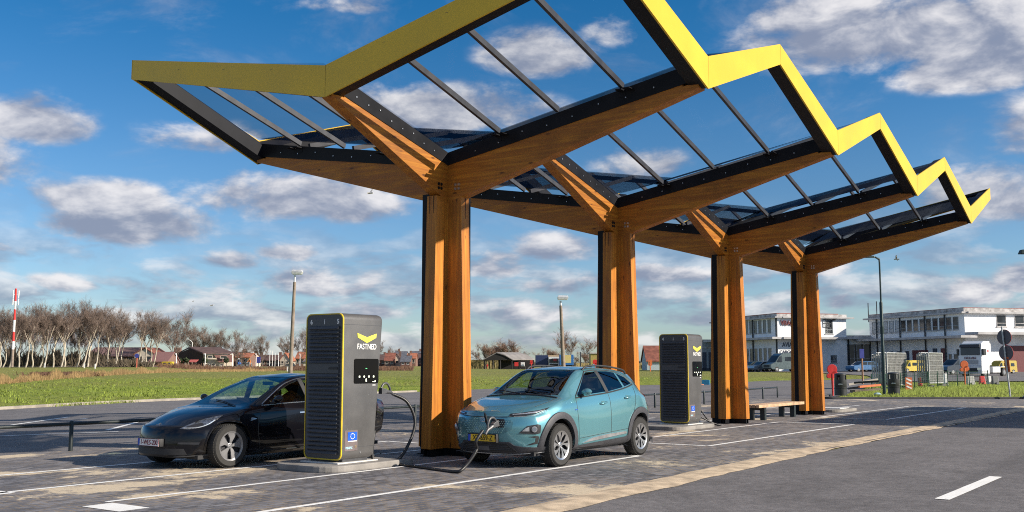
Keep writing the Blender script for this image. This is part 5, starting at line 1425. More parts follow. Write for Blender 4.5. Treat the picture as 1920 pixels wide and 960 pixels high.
# ------------------------------------------------------------------ trees
BARK = M('pale_bark', (.42, .37, .29), .9, var=.35, scale=1.5, bump=.4, bscale=8)
BARKD = M('brown_bark', (.16, .125, .10), .9, var=.3, scale=1.5)
TWIG = M('bare_twigs', (.19, .14, .115), .9, var=.4, scale=.4)
TWIGR = M('reddish_twigs', (.24, .155, .115), .9, var=.4, scale=.4)
def tree_mesh(seed, H, fork=.42, spread=.34, lean=.1, crown=1.0, twig=.035, n1=7, kink=.25, dens=1.0):
    """returns (trunk bmesh, crown bmesh) of a bare tree standing at the origin"""
    rnd = random.Random(seed); tr = MB(); cr = MB()
    p = Vector((0, 0, -.3)); d = Vector((lean, 0, 1)).normalized(); pts = [p.copy()]; n = 6
    hf = H * fork * rnd.uniform(.85, 1.15)
    for i in range(n):
        d = (d + Vector((rnd.uniform(-kink, kink), rnd.uniform(-kink, kink), .35))).normalized(); p = p + d * (hf + .3) / n; pts.append(p.copy())
    r0 = H * .0135
    tr.tube(pts, [r0 * 1.25, r0 * .72], 7, smooth=2)
    def ribbon(a, b, w):
        dd = (b - a); s = dd.cross(Vector((rnd.gauss(0, 1), rnd.gauss(0, 1), rnd.gauss(0, 1))))
        if s.length < 1e-5: return
        s.normalize()
        cr.bm.faces.new([cr.bm.verts.new(q) for q in (a - s * w, a + s * w, b + s * w * .45, b - s * w * .45)])
    def grow(p, d, L, r, lev):
        pts = [p.copy()]; q = p.copy(); dd = d.copy(); m = 4
        for i in range(m):
            dd = (dd + Vector((rnd.gauss(0, .17), rnd.gauss(0, .17), rnd.gauss(.07, .10)))).normalized(); q = q + dd * L / m; pts.append(q.copy())
        if lev == 0: tr.tube(pts, [r, r * .45], 5, cap=False)
        elif lev == 1: cr.tube(pts, [r, r * .4], 4, cap=False)
        else:
            for a, b in zip(pts, pts[1:]): ribbon(a, b, max(twig * .55, r))
        if lev < 3:
            k = [n1, 6, 7][lev]; k = max(2, int(k * dens + .5))
            for i in range(k):
                t = rnd.uniform(.25, 1.0); j = min(m - 1, int(t * m)); s = pts[j].lerp(pts[j + 1], t * m - j)
                a = rnd.uniform(0, 6.283); sp = rnd.uniform(.25, .80)
                x = dd.cross(Vector((0, 0, 1)));
                if x.length < .1: x = Vector((1, 0, 0))
                x.normalize(); y = dd.cross(x)
                nd = (dd + (x * math.cos(a) + y * math.sin(a)) * sp + Vector((0, 0, .26))).normalized()
                grow(s, nd, L * rnd.uniform(.42, .68), r * .5, lev + 1)
        else:
            for i in range(4):
                s = pts[rnd.randint(1, m)]; nd = (dd + Vector((rnd.gauss(0, .55), rnd.gauss(0, .55), rnd.gauss(.1, .4)))).normalized()
                ribbon(s, s + nd * L * rnd.uniform(.5, 1.0), twig * .5)
    nb = rnd.choice((3, 4, 4, 5))
    for i in range(nb):
        a = 6.283 * i / nb + rnd.uniform(-.4, .4); s = pts[-1] if i < 3 else pts[-2]
        nd = Vector((math.cos(a) * spread * 1.5, math.sin(a) * spread * 1.5, 1)).normalized()
        nd = (nd + Vector((lean * .6, 0, 0))).normalized()
        grow(s, nd, (H - hf) * rnd.uniform(.55, .8) * crown, r0 * .5, 0)
    return tr, cr
def tree_proto(name, seed, H, bark, twigm, **k):
    tr, cr = tree_mesh(seed, H, **k)
    root = bpy.data.objects.new(name, None); col.objects.link(root)
    build('trunk', tr, bark, root, smooth=60, fix=False); build('crown', cr, twigm, root, fix=False)
    return root
_used = set()
def plant(proto, p, s, rz, label, group, cat='tree', sx=1.0):
    o = proto if proto.name not in _used else copy_tree(proto)
    _used.add(proto.name)
    o.location = p; o.rotation_euler = (0, 0, rz); o.scale = (s * sx, s * sx, s)
    return tag(o, label, cat, group)
rl = math.atan2(_r.y, _r.x)
line_protos = [tree_proto('avenue_tree', 11 + i, 10.0, BARK, TWIG, fork=.46, spread=.26, lean=.18 + .10 * (i % 3), n1=6, kink=.30, twig=.019, dens=1.0) for i in range(5)]
# pale-trunked row along the dike road: px of the trunk foot, crown top
row_px = [(-30, 585), (4, 588), (9, 592), (22, 590), (40, 583), (52, 584), (64, 586), (78, 580), (86, 578), (104, 582), (118, 586), (124, 578), (146, 574), (158, 572), (168, 568), (182, 588), (203, 582), (214, 590), (218, 596), (231, 600), (262, 594), (276, 596), (280, 590), (289, 592)]
for i, (px, pt) in enumerate(row_px):
    D = 166 + 26 * (max(0, px) / 290) + (i * 7 % 5) * 1.2
    b = gp(px, D); H = zat(pt, D) - b.z
    plant(line_protos[i % 5], b, H / 10.6, rl + (0 if i % 5 else 0) + (random.uniform(-.5, .5)), 'bare tree with a leaning pale trunk in the avenue along the far dike road', 'trees of the avenue along the dike road')
darkp = [tree_proto('bare_tree', 41 + i, 9.0, BARKD, TWIG, fork=.26, spread=.50, lean=.05, n1=5, kink=.15, twig=.028, dens=1.0) for i in range(3)]
#   px, top px, D, proto, label
others = [(328, 597, 230, 0, 'bare spreading tree left of the brown gabled house, between it and the avenue'), (333, 612, 246, 1, 'slimmer bare tree tight against the chimney of the brown gabled house'),
          (371, 618, 390, 2, 'narrow bare tree rising behind the ridge of the brown house, leftmost there'), (384, 620, 395, 0, 'bare tree behind the ridge of the brown house, second from its chimney'), (401, 618, 392, 1, 'bare tree behind the middle of the brown roof'), (416, 622, 388, 2, 'forked pale bare tree behind the right end of the brown roof'),
          (457, 632, 300, 0, 'bare bushy tree behind the riders on the dike road'), (494, 632, 290, 2, 'wide bare tree standing alone between the flagpoles and the riders'), (535, 636, 300, 1, 'bare tree just left of the concrete lamp post'), (565, 622, 300, 0, 'bare tree between the concrete lamp post and the charging post'), (445, 648, 310, 2, 'small bare tree at the right gable of the brown house')]
for px, pt, D, k, lb in others:
    b = gp(px, D); H = zat(pt, D) - b.z
    plant(darkp[k], b, H / 9.4, random.uniform(0, 6), lb, 'scattered bare trees of the village')
for i in range(13):
    px = -20 + i * 19 + random.uniform(-4, 4); D = random.uniform(196, 214); b = gp(px, D); H = zat(random.uniform(584, 606), D) - b.z
    plant(darkp[i % 3], b, H / 9.4, random.uniform(0, 6), 'dark-trunked bare tree in the second row behind the pale avenue trunks', 'second row of trees behind the avenue', sx=.8)
redp = [tree_proto('thicket_tree', 71 + i, 8.0, BARKD, TWIGR, fork=.14, spread=.60, lean=.08, n1=6, kink=.12, twig=.036, dens=1.0) for i in range(2)]
mid = [(910, 648, 300, 0, 'reddish bare tree behind the left half of the black shed'), (930, 640, 305, 1, 'tallest reddish bare tree behind the ridge of the black shed'), (952, 640, 302, 0, 'rounded reddish bare tree behind the right half of the black shed'), (968, 655, 306, 1, 'low reddish bare tree at the right end of the black shed')]
for px, pt, D, k, lb in mid:
    b = gp(px, D); H = zat(pt, D) - b.z; plant(redp[k], b, H / 8.2, random.uniform(0, 6), lb, 'reddish trees behind the shed', sx=1.25)
b = gp(1066, 250); wt = tree_proto('wind_shaped_tree', 99, 8.0, BARKD, TWIGR, fork=.2, spread=.7, lean=.35, n1=6, kink=.2, twig=.04, dens=.9)
plant(wt, b, (zat(632, 250) - b.z) / 8.2, rl + .3, 'wide wind-bent bare tree behind the blue lorry trailer', None, sx=1.3)
for px, pt, D, lb in ((1030, 655, 320, 'low scrubby bare tree left of the wind-bent tree'), (1095, 662, 330, 'low scrubby bare tree behind the pole near the second column')):
    b = gp(px, D); plant(redp[0], b, (zat(pt, D) - b.z) / 8.2, random.uniform(0, 6), lb, 'reddish trees behind the shed', sx=1.4)
for px, pt, D, lb in ((708, 640, 480, 'leafless tree at the left end of the far village roofs'), (742, 652, 470, 'leafless tree between the far red and grey roofs'), (800, 660, 470, 'leafless tree behind the nearest column in the far village')):
    b = gp(px, D); plant(darkp[1], b, (zat(pt, D) - b.z) / 9.4, 1.0, lb, 'scattered bare trees of the village')
# dark brushwood under the avenue, reeds along the ditch, hedge of straw-coloured stems: uncountable, one mass each
def bristles(name, fn, n, mat, seed, label, cat, kind='stuff'):
    rnd = random.Random(seed); bm = bmesh.new()
    for i in range(n):
        p, h, w, ln = fn(rnd); a = rnd.uniform(0, 3.14); s = (_r * math.cos(a * .3) + _k * math.sin(a * .3) * .4) * w
        t = p + Vector((0, 0, h)) + _r * rnd.gauss(0, ln) + _k * rnd.gauss(0, ln)
        bm.faces.new([bm.verts.new(q) for q in (p - s, p + s, t + s * .35, t - s * .35)])
    return tag(build(name, bm, mat, fix=False), label, cat, kind=kind)
BRUSH = M('brushwood', (.105, .082, .055), .95, var=.5, scale=.5)
REED = M('dry_reed', (.36, .235, .105), .9, var=.35, scale=.6)
REEDD = M('dark_sedge', (.16, .085, .055), .9, var=.3, scale=.6)
STRAW = M('straw_hedge', (.30, .235, .10), .9, var=.35, scale=.5)
GRASSB = M('grass_blades', (.215, .27, .042), .85, var=.45, scale=3)
def f_brush(r):
    px = r.uniform(-40, 285); D = r.uniform(185, 205); b = gp(px, D); q = (1 - max(0, (px - 150) / 260))
    return b, r.uniform(.15, 1) * 3.2 * q * (.75 + .9 * mnoise.noise((px * .06, 4, 1))), .16, .5
bristles('brushwood', f_brush, 6000, BRUSH, 3, 'dark brushwood filling the gaps between the trunks of the avenue', 'undergrowth')
def reed_line(px): return 86 + (px / 350) * 62 if px < 350 else (148 + (px - 350) * .12)
def f_reed(r):
    px = r.uniform(-60, 520); D = reed_line(px) + r.gauss(0, 1.6) * (1 + px / 300 if px > 0 else 1); b = gp(px, D); b.z -= .05
    k = mnoise.noise((px * .02, 2, 5)) * .25 + 1
    return b, r.uniform(.15, .8) * k * (.75 + .7 * mnoise.noise((px * .05, 7, 1))) * (1.1 if px < 330 else .8), .022, .10
bristles('reeds', f_reed, 8000, REED, 4, 'band of dry tan reeds along the ditch below the dike road', 'reeds')
def f_sedge(r):
    px = r.choice((r.gauss(120, 30), r.uniform(560, 600), r.uniform(700, 775), r.uniform(300, 560))); D = 118 if px < 200 else r.uniform(186, 200); b = gp(px, D + r.gauss(0, 2)); b.z -= .05
    return b, r.uniform(.3, .9) * (.55 if px < 200 else 1), .07, .2
bristles('dark_sedge', f_sedge, 6000, REEDD, 5, 'patches of dark brown sedge on the grass bank', 'sedge')
def f_straw(r):
    px = r.uniform(876, 1000) if r.random() < .7 else r.uniform(1080, 1240); D = r.uniform(300, 306); b = gp(px, D)
    return b, r.uniform(.6, 1) * (2.7 if px < 1000 else 1.7), .12, .15
bristles('straw_hedge', f_straw, 6000, STRAW, 6, 'hedge of upright straw-coloured stems behind the black shed', 'hedge')
def f_far(r):
    px = r.uniform(-200, 2100); D = r.uniform(560, 700); b = gp(px, D)
    return b, r.uniform(.3, 1) * (3.6 + 2.4 * mnoise.noise((px * .03, 1, 1))), .9, .6
bristles('distant_woods', f_far, 9000, M('distant_scrub', (.085, .075, .06), .95, var=.4, scale=.05), 8, 'low dark line of scrub and trees along the horizon', 'woods')
def f_isl(r):
    while True:
        D = 49.6 + abs(r.gauss(0, 1)) * 11; S = r.uniform(15, 42); a = island_in(D, S)
        if a > .05: break
    b = dsw(D, S, -.03); n = mnoise.noise((b.x * .5, b.y * .5, 0)) + .5 * mnoise.noise((b.x * 1.7, b.y * 1.7, 3))
    if n < -.18: return b, .02, .01, .02
    return b, r.uniform(.05, .17) * (1 + n), .016, .06
bristles('island_grass', f_isl, 22000, GRASSB, 9, 'rough grass tufts on the kerbed island', 'grass')
def f_lawn(r):
    i = r.random(); a, b_ = Vector((-8, 19.5, 0)), Vector((5.3, 25, 0))
    seg = [((-24, 10.5), (-8, 19.5)), ((-8, 19.5), (5.3, 25.0)), ((5.3, 25.0), (14.2, 28.0)), ((14.2, 28.0), (32.9, 29.1))][min(3, int(i * 4))]
    t = r.random(); p = Vector((seg[0][0] + (seg[1][0] - seg[0][0]) * t, seg[0][1] + (seg[1][1] - seg[0][1]) * t, 0)); p += _k * (.22 + abs(r.gauss(0, 1)) * 2.2)
    return Vector((p.x, p.y, terr(p.x, p.y) - .03)), r.uniform(.05, .16), .013, .05
bristles('lawn_edge_grass', f_lawn, 12000, GRASSB, 10, 'grass tufts along the near edge of the big lawn', 'grass')

def f_tuft(r):
    px = r.uniform(-60, 1000) if r.random() < .8 else r.uniform(1195, 1330); D = 30 + 75 * r.random() ** 1.4
    b = gp(px, D); x, y = b.x, b.y
    edge = 8.0 if x < -60 else (10.5 + (x + 24) * .5625 if x < -8 else 19.5 + (x + 8) * .4135 if x < 5.3 else 25 + (x - 5.3) * .337 if x < 14.2 else 28 + (x - 14.2) * .059)
    n = mnoise.noise((x * .35, y * .35, 0)) + .6 * mnoise.noise((x * 1.1, y * 1.1, 3))
    if y < edge + 1.0 or n < .22 or (px > 760 and D < 82): return Vector((b.x, b.y, b.z - .2)), .02, .01, .02
    return Vector((x, y, b.z - .03)), r.uniform(.05, .15) * (1 + n), .03, .08
bristles('lawn_tufts', f_tuft, 24000, GRASSB, 12, 'darker tussocks scattered over the big lawn', 'grass')
# ------------------------------------------------------------------ red and white mast
RW = [M('mast_red', (.62, .035, .03), .5), M('mast_white', (.78, .77, .75), .5)]
MD = 161; b = gp(27, MD); top = zat(541, MD); root = thing('antenna_mast', 'red and white banded antenna mast rising above the avenue at the left edge', 'mast', b)
zs = [b.z] + [zat(y, MD) for y in (655, 640, 622, 600, 580, 565, 541)]
for i in range(7): build('mast_section', MB().tube([Vector((b.x, b.y, zs[i])), Vector((b.x, b.y, zs[i + 1]))], .21 - .01 * i, 10), (CPOLE if i == 0 else RW[i % 2]), root, smooth=40)
for z0, hh in ((zat(566, MD), 1.0), (zat(552, MD), 1.2)):
    for a in range(3):
        v = (_r * math.cos(a * 2.1 + .1) + _k * math.sin(a * 2.1 + .1)) * .46; c = Vector((b.x, b.y, z0)) + v
        build('antenna_panel', MB().box(c, (.11, .11, hh)).bar(c - v, c, .04), RW[1], root)
# ------------------------------------------------------------------ buildings
WHITE = M('white_render', (.84, .85, .86), .85, var=.05, scale=.6, dirt=.12)
CONCR = M('weathered_concrete', (.46, .44, .43), .9, var=.3, scale=1.6, dirt=.8)
SLABM = M('canopy_slab', (.45, .44, .44), .85, var=.15, scale=.8, dirt=.3)
REDTRIM = M('oxide_red_trim', (.30, .07, .05), .7)
PIPE = M('drain_pipe', (.035, .04, .045), .6)
WINF = M('window_frame_grey', (.22, .25, .26), .5)
def winglass():
    m, t, b = newmat('window_glass'); n = t.noise(t.obj(), .35, 3)
    t.l(t.mix(t.mr(n, .35, .65), (.012, .015, .018), (.05, .06, .07)), b.inputs['Base Color']); b.inputs['Roughness'].default_value = .12
    return m
WING = winglass(); BLIND = M('pale_blind', (.46, .48, .49), .7)
MAROON = M('maroon_door', (.13, .02, .025), .5); NAVY = M('dark_plinth', (.06, .07, .10), .7)
class Frame:
    """a building's own axes: origin o, d along the face, n outwards"""
    def __init__(s, o, d, n): s.o = Vector(o); s.d = Vector(d).normalized(); s.n = Vector(n).normalized()
    def P(s, a, c, z): q = s.o + s.d * a + s.n * c; return Vector((q.x, q.y, z))
    def box(s, mb, a0, a1, c0, c1, z0, z1):
        return mb.hexa([s.P(a0, c0, z0), s.P(a1, c0, z0), s.P(a1, c1, z0), s.P(a0, c1, z0), s.P(a0, c0, z1), s.P(a1, c0, z1), s.P(a1, c1, z1), s.P(a0, c1, z1)])
    def window(s, par, a0, a1, z0, z1, frame_m=None, sash=True, mat=None, blind=False):
        f = MB(); t = .09
        for q in ((a0, a0 + t, z0, z1), (a1 - t, a1, z0, z1), (a0 + t, a1 - t, z0, z0 + t), (a0 + t, a1 - t, z1 - t, z1)): s.box(f, q[0], q[1], .0, .05, q[2], q[3])
        if sash: s.box(f, a0 + t, a1 - t, .0, .045, z0 + (z1 - z0) * .28, z0 + (z1 - z0) * .28 + .07)
        wo = build('window', f, frame_m or WINF, par)
        g = MB(); s.box(g, a0 + t, a1 - t, .004, .02, z0 + t, z1 - t); build('pane', g, mat or (BLIND if blind else WING), wo)
        k = MB(); s.box(k, a0 - .08, a1 + .08, .0, .12, z0 - .12, z0 - .003); build('sill', k, CONCR, wo)
        return wo
D1 = Vector((math.cos(R(51)), math.sin(R(51)), 0)); D2 = Vector((math.sin(R(51)), -math.cos(R(51)), 0))
# big block with its corner at px 1808
A = at(1808, 600, 140); ZT = zat(577, 140); ZC = zat(634, 140); gzA = .70
bl = thing('terminal_building', 'long white two-storey terminal block behind the white lorry, weathered flat parapet', 'building', (A.x, A.y, gzA))
f1 = Frame((A.x, A.y, 0), D1, -D2)      # shaded face going away to the left
f2 = Frame((A.x, A.y, 0), D2, -D1)      # sunlit face going right
L1 = 0.0
for q in [x * .5 for x in range(20, 400)]:
    w = f1.P(q, 0, 5); S_ = DS(w); 
    if 960 + FPX * S_[1] / S_[0] <= 1632: L1 = q; break
L2 = 46
w_ = MB(); f1.box(w_, .03, L1, -14, 0, gzA - 1, ZT - .75); 
bx = MB(); f2.box(bx, .03, L2, -20, 0, gzA - 1, ZT - .75)
build('wall', w_, WHITE, bl); build('wall', bx, WHITE, bl)
rf = MB(); f1.box(rf, -.25, L1 + .9, -14.3, .55, ZT - .75, ZT - .52); f2.box(rf, .3, L2, -20.2, .55, ZT - .752, ZT - .522); roof = build('roof', rf, SLABM, bl)
rf = MB(); f1.box(rf, -.05, L1 + .05, -14.1, .06, ZT - .52, ZT); f2.box(rf, .1, L2, -20.1, .06, ZT - .522, ZT - .002); build('parapet', rf, CONCR, roof)
rf = MB(); f1.box(rf, -.07, L1 + .07, -.3, .075, ZT, ZT + .06); f2.box(rf, .1, L2, -.3, .075, ZT, ZT + .06); build('roof_edging', rf, REDTRIM, roof)
slab = MB(); f1.box(slab, -2.4, L1 + .3, .01, 2.6, ZC, ZC + .32); f2.box(slab, 0.0, L2, .01, 2.6, ZC + .45, ZC + .80); build('canopy_slab', slab, SLABM, bl)
pl = MB(); f1.box(pl, 0, L1, .0, .05, gzA - .5, gzA + .75); build('plinth', pl, NAVY, bl)
z1, z2 = ZC + 1.25, ZC + 3.0
n = 14
for k in range(n):
    a = .08 * L1 + k * (L1 * .86 / (n - 1)) ; ww = L1 * .026
    f1.window(bl, a - ww, a + ww, z1, z2, blind=k > 8)
for k in range(13):
    a = 6.0 + k * 3.0; f2.window(bl, a - .8, a + .8, z1 + .35, z2 + .25, frame_m=CONCR, blind=k > 1)
for k in (1, 4, 8, 12):
    a = .08 * L1 + (k + .5) * (L1 * .86 / (n - 1)); p_ = MB(); p_.bar(f1.P(a, .14, gzA), f1.P(a, .14, ZT - .76), .16); build('drain_pipe', p_, PIPE, bl)
# ground floor: doors and dark openings under the slab
for k, (a0, a1, z0, z1_, m) in enumerate(((.07, .11, .2, 1.9, WING), (.13, .16, .2, 1.9, WING), (.19, .23, 0, 3.3, MAROON), (.27, .31, 0, 3.3, NAVY), (.36, .52, 0, 3.1, MAROON), (.56, .60, 0, 3.0, NAVY), (.65, .69, 0, 3.0, NAVY), (.73, .77, 0, 3.0, NAVY), (.80, .84, 0, 2.9, NAVY), (.90, .97, 0, 2.6, NAVY))):
    if m is WING: f1.window(bl, a0 * L1, a1 * L1, gzA + z0 + .6, gzA + z1_ + .6, frame_m=WINF)
    else:
        d_ = MB(); f1.box(d_, a0 * L1, a1 * L1, .055, .11, gzA - .3, gzA + z1_); build('door', d_, m, bl)
for k in range(5):
    d_ = MB(); f2.box(d_, 6.5 + k * 6.2, 10.5 + k * 6.2, .02, .09, gzA - .3, gzA + 3.6); build('roller_door', d_, MAROON, bl)
for px in (1628.3, 1644.2):
    c = at(px, 590, 168); tag(build('roof_antenna', MB().bar((c.x, c.y, ZT - .8), (c.x, c.y, zat(568 if px < 1640 else 565, 168)), .12).bar((c.x - .4, c.y, ZT - .3), (c.x + .4, c.y, ZT - .3), .1), PIPE, bl), None)
# left block with lettering, corner at px 1457
B = at(1457, 600, 157); ZT2 = zat(588, 157); ZC2 = zat(636, 157)
bb = thing('freight_building', 'white two-storey freight block with red rooftop lettering behind the last column', 'building', (B.x, B.y, gzA))
g1 = Frame((B.x, B.y, 0), D1, -D2); g2 = Frame((B.x, B.y, 0), D2, -D1)
def len_to(fr_, px, sgn):
    for q in [x * .25 for x in range(1, 700)]:
        w = fr_.P(q, 0, 5); S_ = DS(w); v = 960 + FPX * S_[1] / S_[0]
        if (v - px) * sgn > 0: return q
    return 60
M1, M2 = len_to(g1, 1336, -1), len_to(g2, 1568, 1)
w_ = MB(); g1.box(w_, 0, M1, -12, 0, gzA - 1, ZT2 - .65); build('wall', w_, WHITE, bb)
w_ = MB(); g2.box(w_, .02, M2, -15, .02, gzA - 1, ZT2 - .652); build('wall', w_, WHITE, bb)
rf = MB(); g1.box(rf, -.5, M1, -12.2, .6, ZT2 - .65, ZT2 - .45); g2.box(rf, .7, M2 + 2.6, -15.2, .6, ZT2 - .652, ZT2 - .452); roof = build('roof', rf, SLABM, bb)
rf = MB(); g1.box(rf, -.05, M1, -12.1, .06, ZT2 - .45, ZT2); g2.box(rf, .1, M2 + .1, -15.1, .06, ZT2 - .452, ZT2 - .003); build('parapet', rf, CONCR, roof)
rf = MB(); g1.box(rf, -.08, M1, -.3, .08, ZT2, ZT2 + .1); g2.box(rf, .1, M2 + .1, -.3, .08, ZT2, ZT2 + .1); build('roof_edging', rf, REDTRIM, roof)
sl = MB(); g1.box(sl, -1.6, M1, .01, 1.8, ZC2, ZC2 + .32); g2.box(sl, .02, M2 - .2, .03, 1.8, ZC2 + .002, ZC2 + .322); build('canopy_slab', sl, SLABM, bb)
pl = MB(); g1.box(pl, .02, M1, .0, .05, gzA - .5, gzA + .6); build('plinth', pl, NAVY, bb)
for k in range(12):
    a = 1.9 + k * (M1 - 3) / 13
    g1.window(bb, a, a + .95, ZC2 + 1.1, ZC2 + 3.1)
    if k < 11: g1.window(bb, a, a + .95, gzA + .9, gzA + 3.6, frame_m=CONCR)
for a in (.12, M1 * .34, M1 * .7): build('drain_pipe', MB().bar(g1.P(a, .14, gzA), g1.P(a, .14, ZT2 - .66), .17), PIPE, bb)
for t in (.36, .85):
    g2.window(bb, M2 * t - .7, M2 * t + .7, ZC2 + .9, ZC2 + 3.1)
for t in (.92,): g2.window(bb, M2 * t - .6, M2 * t + .5, gzA + 1.3, gzA + 2.5)
text('roof_lettering', 'VRACHT', 1.02, MAROON, bb, frame(g2.P(2.25, .14, ZT2 - 1.45), D2, (0, 0, 1)), bold=.02, ext=.08, squeeze=.86)
text('wall_lettering', 'AVIAPARTNER', .95, NAVY, bb, frame(g2.P(3.25, .05, ZC2 - .85), D2, (0, 0, 1)), bold=.012, ext=.02, squeeze=.82)
text('wall_lettering', 'CARGO', .66, NAVY, bb, frame(g2.P(1.45, .05, ZC2 - 1.95), D2, (0, 0, 1)), bold=.012, ext=.02, squeeze=1.0)
tri = MB()
for o in (0, 1.2):
    P = [g2.P(1.3 + o + x, .05, ZC2 - 4.0 + z) for x, z in ((0, 0), (.65, 1.1), (1.1, 0), (.8, 0), (.6, .55), (.3, 0))]; tri.prism(P, [p + g2.n * .02 for p in P])
build('wall_emblem', tri, M('faded_red', (.45, .33, .33), .8), bb)
build('wall_lamp', MB().box(g2.P(M2 * .93, .25, ZC2 + 3.2), (.35, .35, .5)), PIPE, bb)
fs_ = MB(); 
for dz in (0, .6, 1.2): fs_.bar(g2.P(M2 - 2.6, .05, ZC2 + 1.9 + dz), g2.P(M2 - 1.2, .05, ZC2 + 1.9 + dz), .08)
for da in (2.6, 1.2): fs_.bar(g2.P(M2 - da, .05, ZC2 + 1.9), g2.P(M2 - da, .05, ZC2 + 3.1), .08)
build('wall_bracket', fs_, PIPE, bb)
# low wing between the two
A2 = f1.P(L1, 0, 0); S_ = DS(A2)
C0 = at(1568, 640, DS(g2.P(M2, 0, 0))[0] + 1.5)
low = thing('connecting_wing', 'single-storey white wing joining the two white blocks, tall dark windows', 'building', (C0.x, C0.y, gzA))
dirl = Vector((A2.x - C0.x, A2.y - C0.y, 0)); LL = dirl.length; h1 = Frame((C0.x, C0.y, 0), dirl, Vector((dirl.y, -dirl.x, 0)) if Vector((dirl.y, -dirl.x, 0)).dot(_k) < 0 else Vector((-dirl.y, dirl.x, 0)))
ZW = zat(636, 160)
w_ = MB(); h1.box(w_, -3, LL, -10, 0, gzA - 1, ZW); build('wall', w_, WHITE, low)
w_ = MB(); h1.box(w_, -3, LL, -10, 1.6, ZW, ZW + .30); ro = build('roof', w_, SLABM, low); w_ = MB(); h1.box(w_, -3, LL, -9.8, .2, ZW + .30, ZW + .62); build('parapet', w_, CONCR, ro)
w_ = MB(); h1.box(w_, -3, LL, 0, .04, gzA - .5, gzA + .7); build('plinth', w_, NAVY, low)
for t, z0, z1_, ww in ((.06, 1.3, 2.4, .4), (.20, 1.1, 2.6, 1.0), (.46, 1.1, 4.2, .75), (.66, 1.1, 4.2, .75), (.86, 1.1, 4.2, .75)): h1.window(low, t * LL - ww, t * LL + ww, gzA + z0, gzA + z1_, frame_m=CONCR)
for t in (.36, 1.0): build('drain_pipe', MB().bar(h1.P(t * LL, .12, gzA), h1.P(t * LL, .12, ZW), .17), PIPE, low)
build('vent', MB().box(h1.P(.22 * LL, .05, gzA + 3.9), (.35, .35, .4)), PIPE, low)
# grey warehouse left of the freight block
def shed_box(name, label, px0, px1, D, py, wall, depth=14, g=.68, parts=()):
    a, b = at(px0, 600, D), at(px1, 600, D); fr_ = Frame((a.x, a.y, 0), (b - a), -_k); Lx = (b - a).length; z = zat(py, D)
    t = thing(name, label, 'building', (a.x, a.y, g)); m = MB(); fr_.box(m, 0, Lx, -depth, 0, g - .8, z); build('wall', m, wall, t)
    m = MB(); fr_.box(m, -.2, Lx + .2, -depth - .2, .2, z, z + .22); build('roof', m, CONCR, t)
    for (q0, q1, z0, z1_, mat, nm) in parts:
        m = MB(); fr_.box(m, q0 * Lx, q1 * Lx, .01, .08, g + z0, g + z1_); build(nm, m, mat, t)
    return t, fr_, Lx
GREYW = M('grey_cladding_wall', (.33, .37, .41), .7, var=.08)
t, fr_, Lx = shed_box('warehouse', 'low grey-blue warehouse between the far charging post and the third column', 1296, 1348, 178, 639, GREYW, parts=((.38, .52, 0, 3.2, NAVY, 'door'), (.60, .74, 0, 3.2, NAVY, 'door'), (0, 1, -.5, .5, NAVY, 'plinth'), (.0, 1, 3.9, 4.1, CONCR, 'rain_gutter')))
t, fr_, Lx = shed_box('site_cabin', 'small mustard yellow cabin left of the second timber column', 1107, 1136, 190, 663, M('mustard_wall', (.42, .33, .10), .7), depth=4, parts=((.35, .75, .3, 1.6, NAVY, 'door'),))
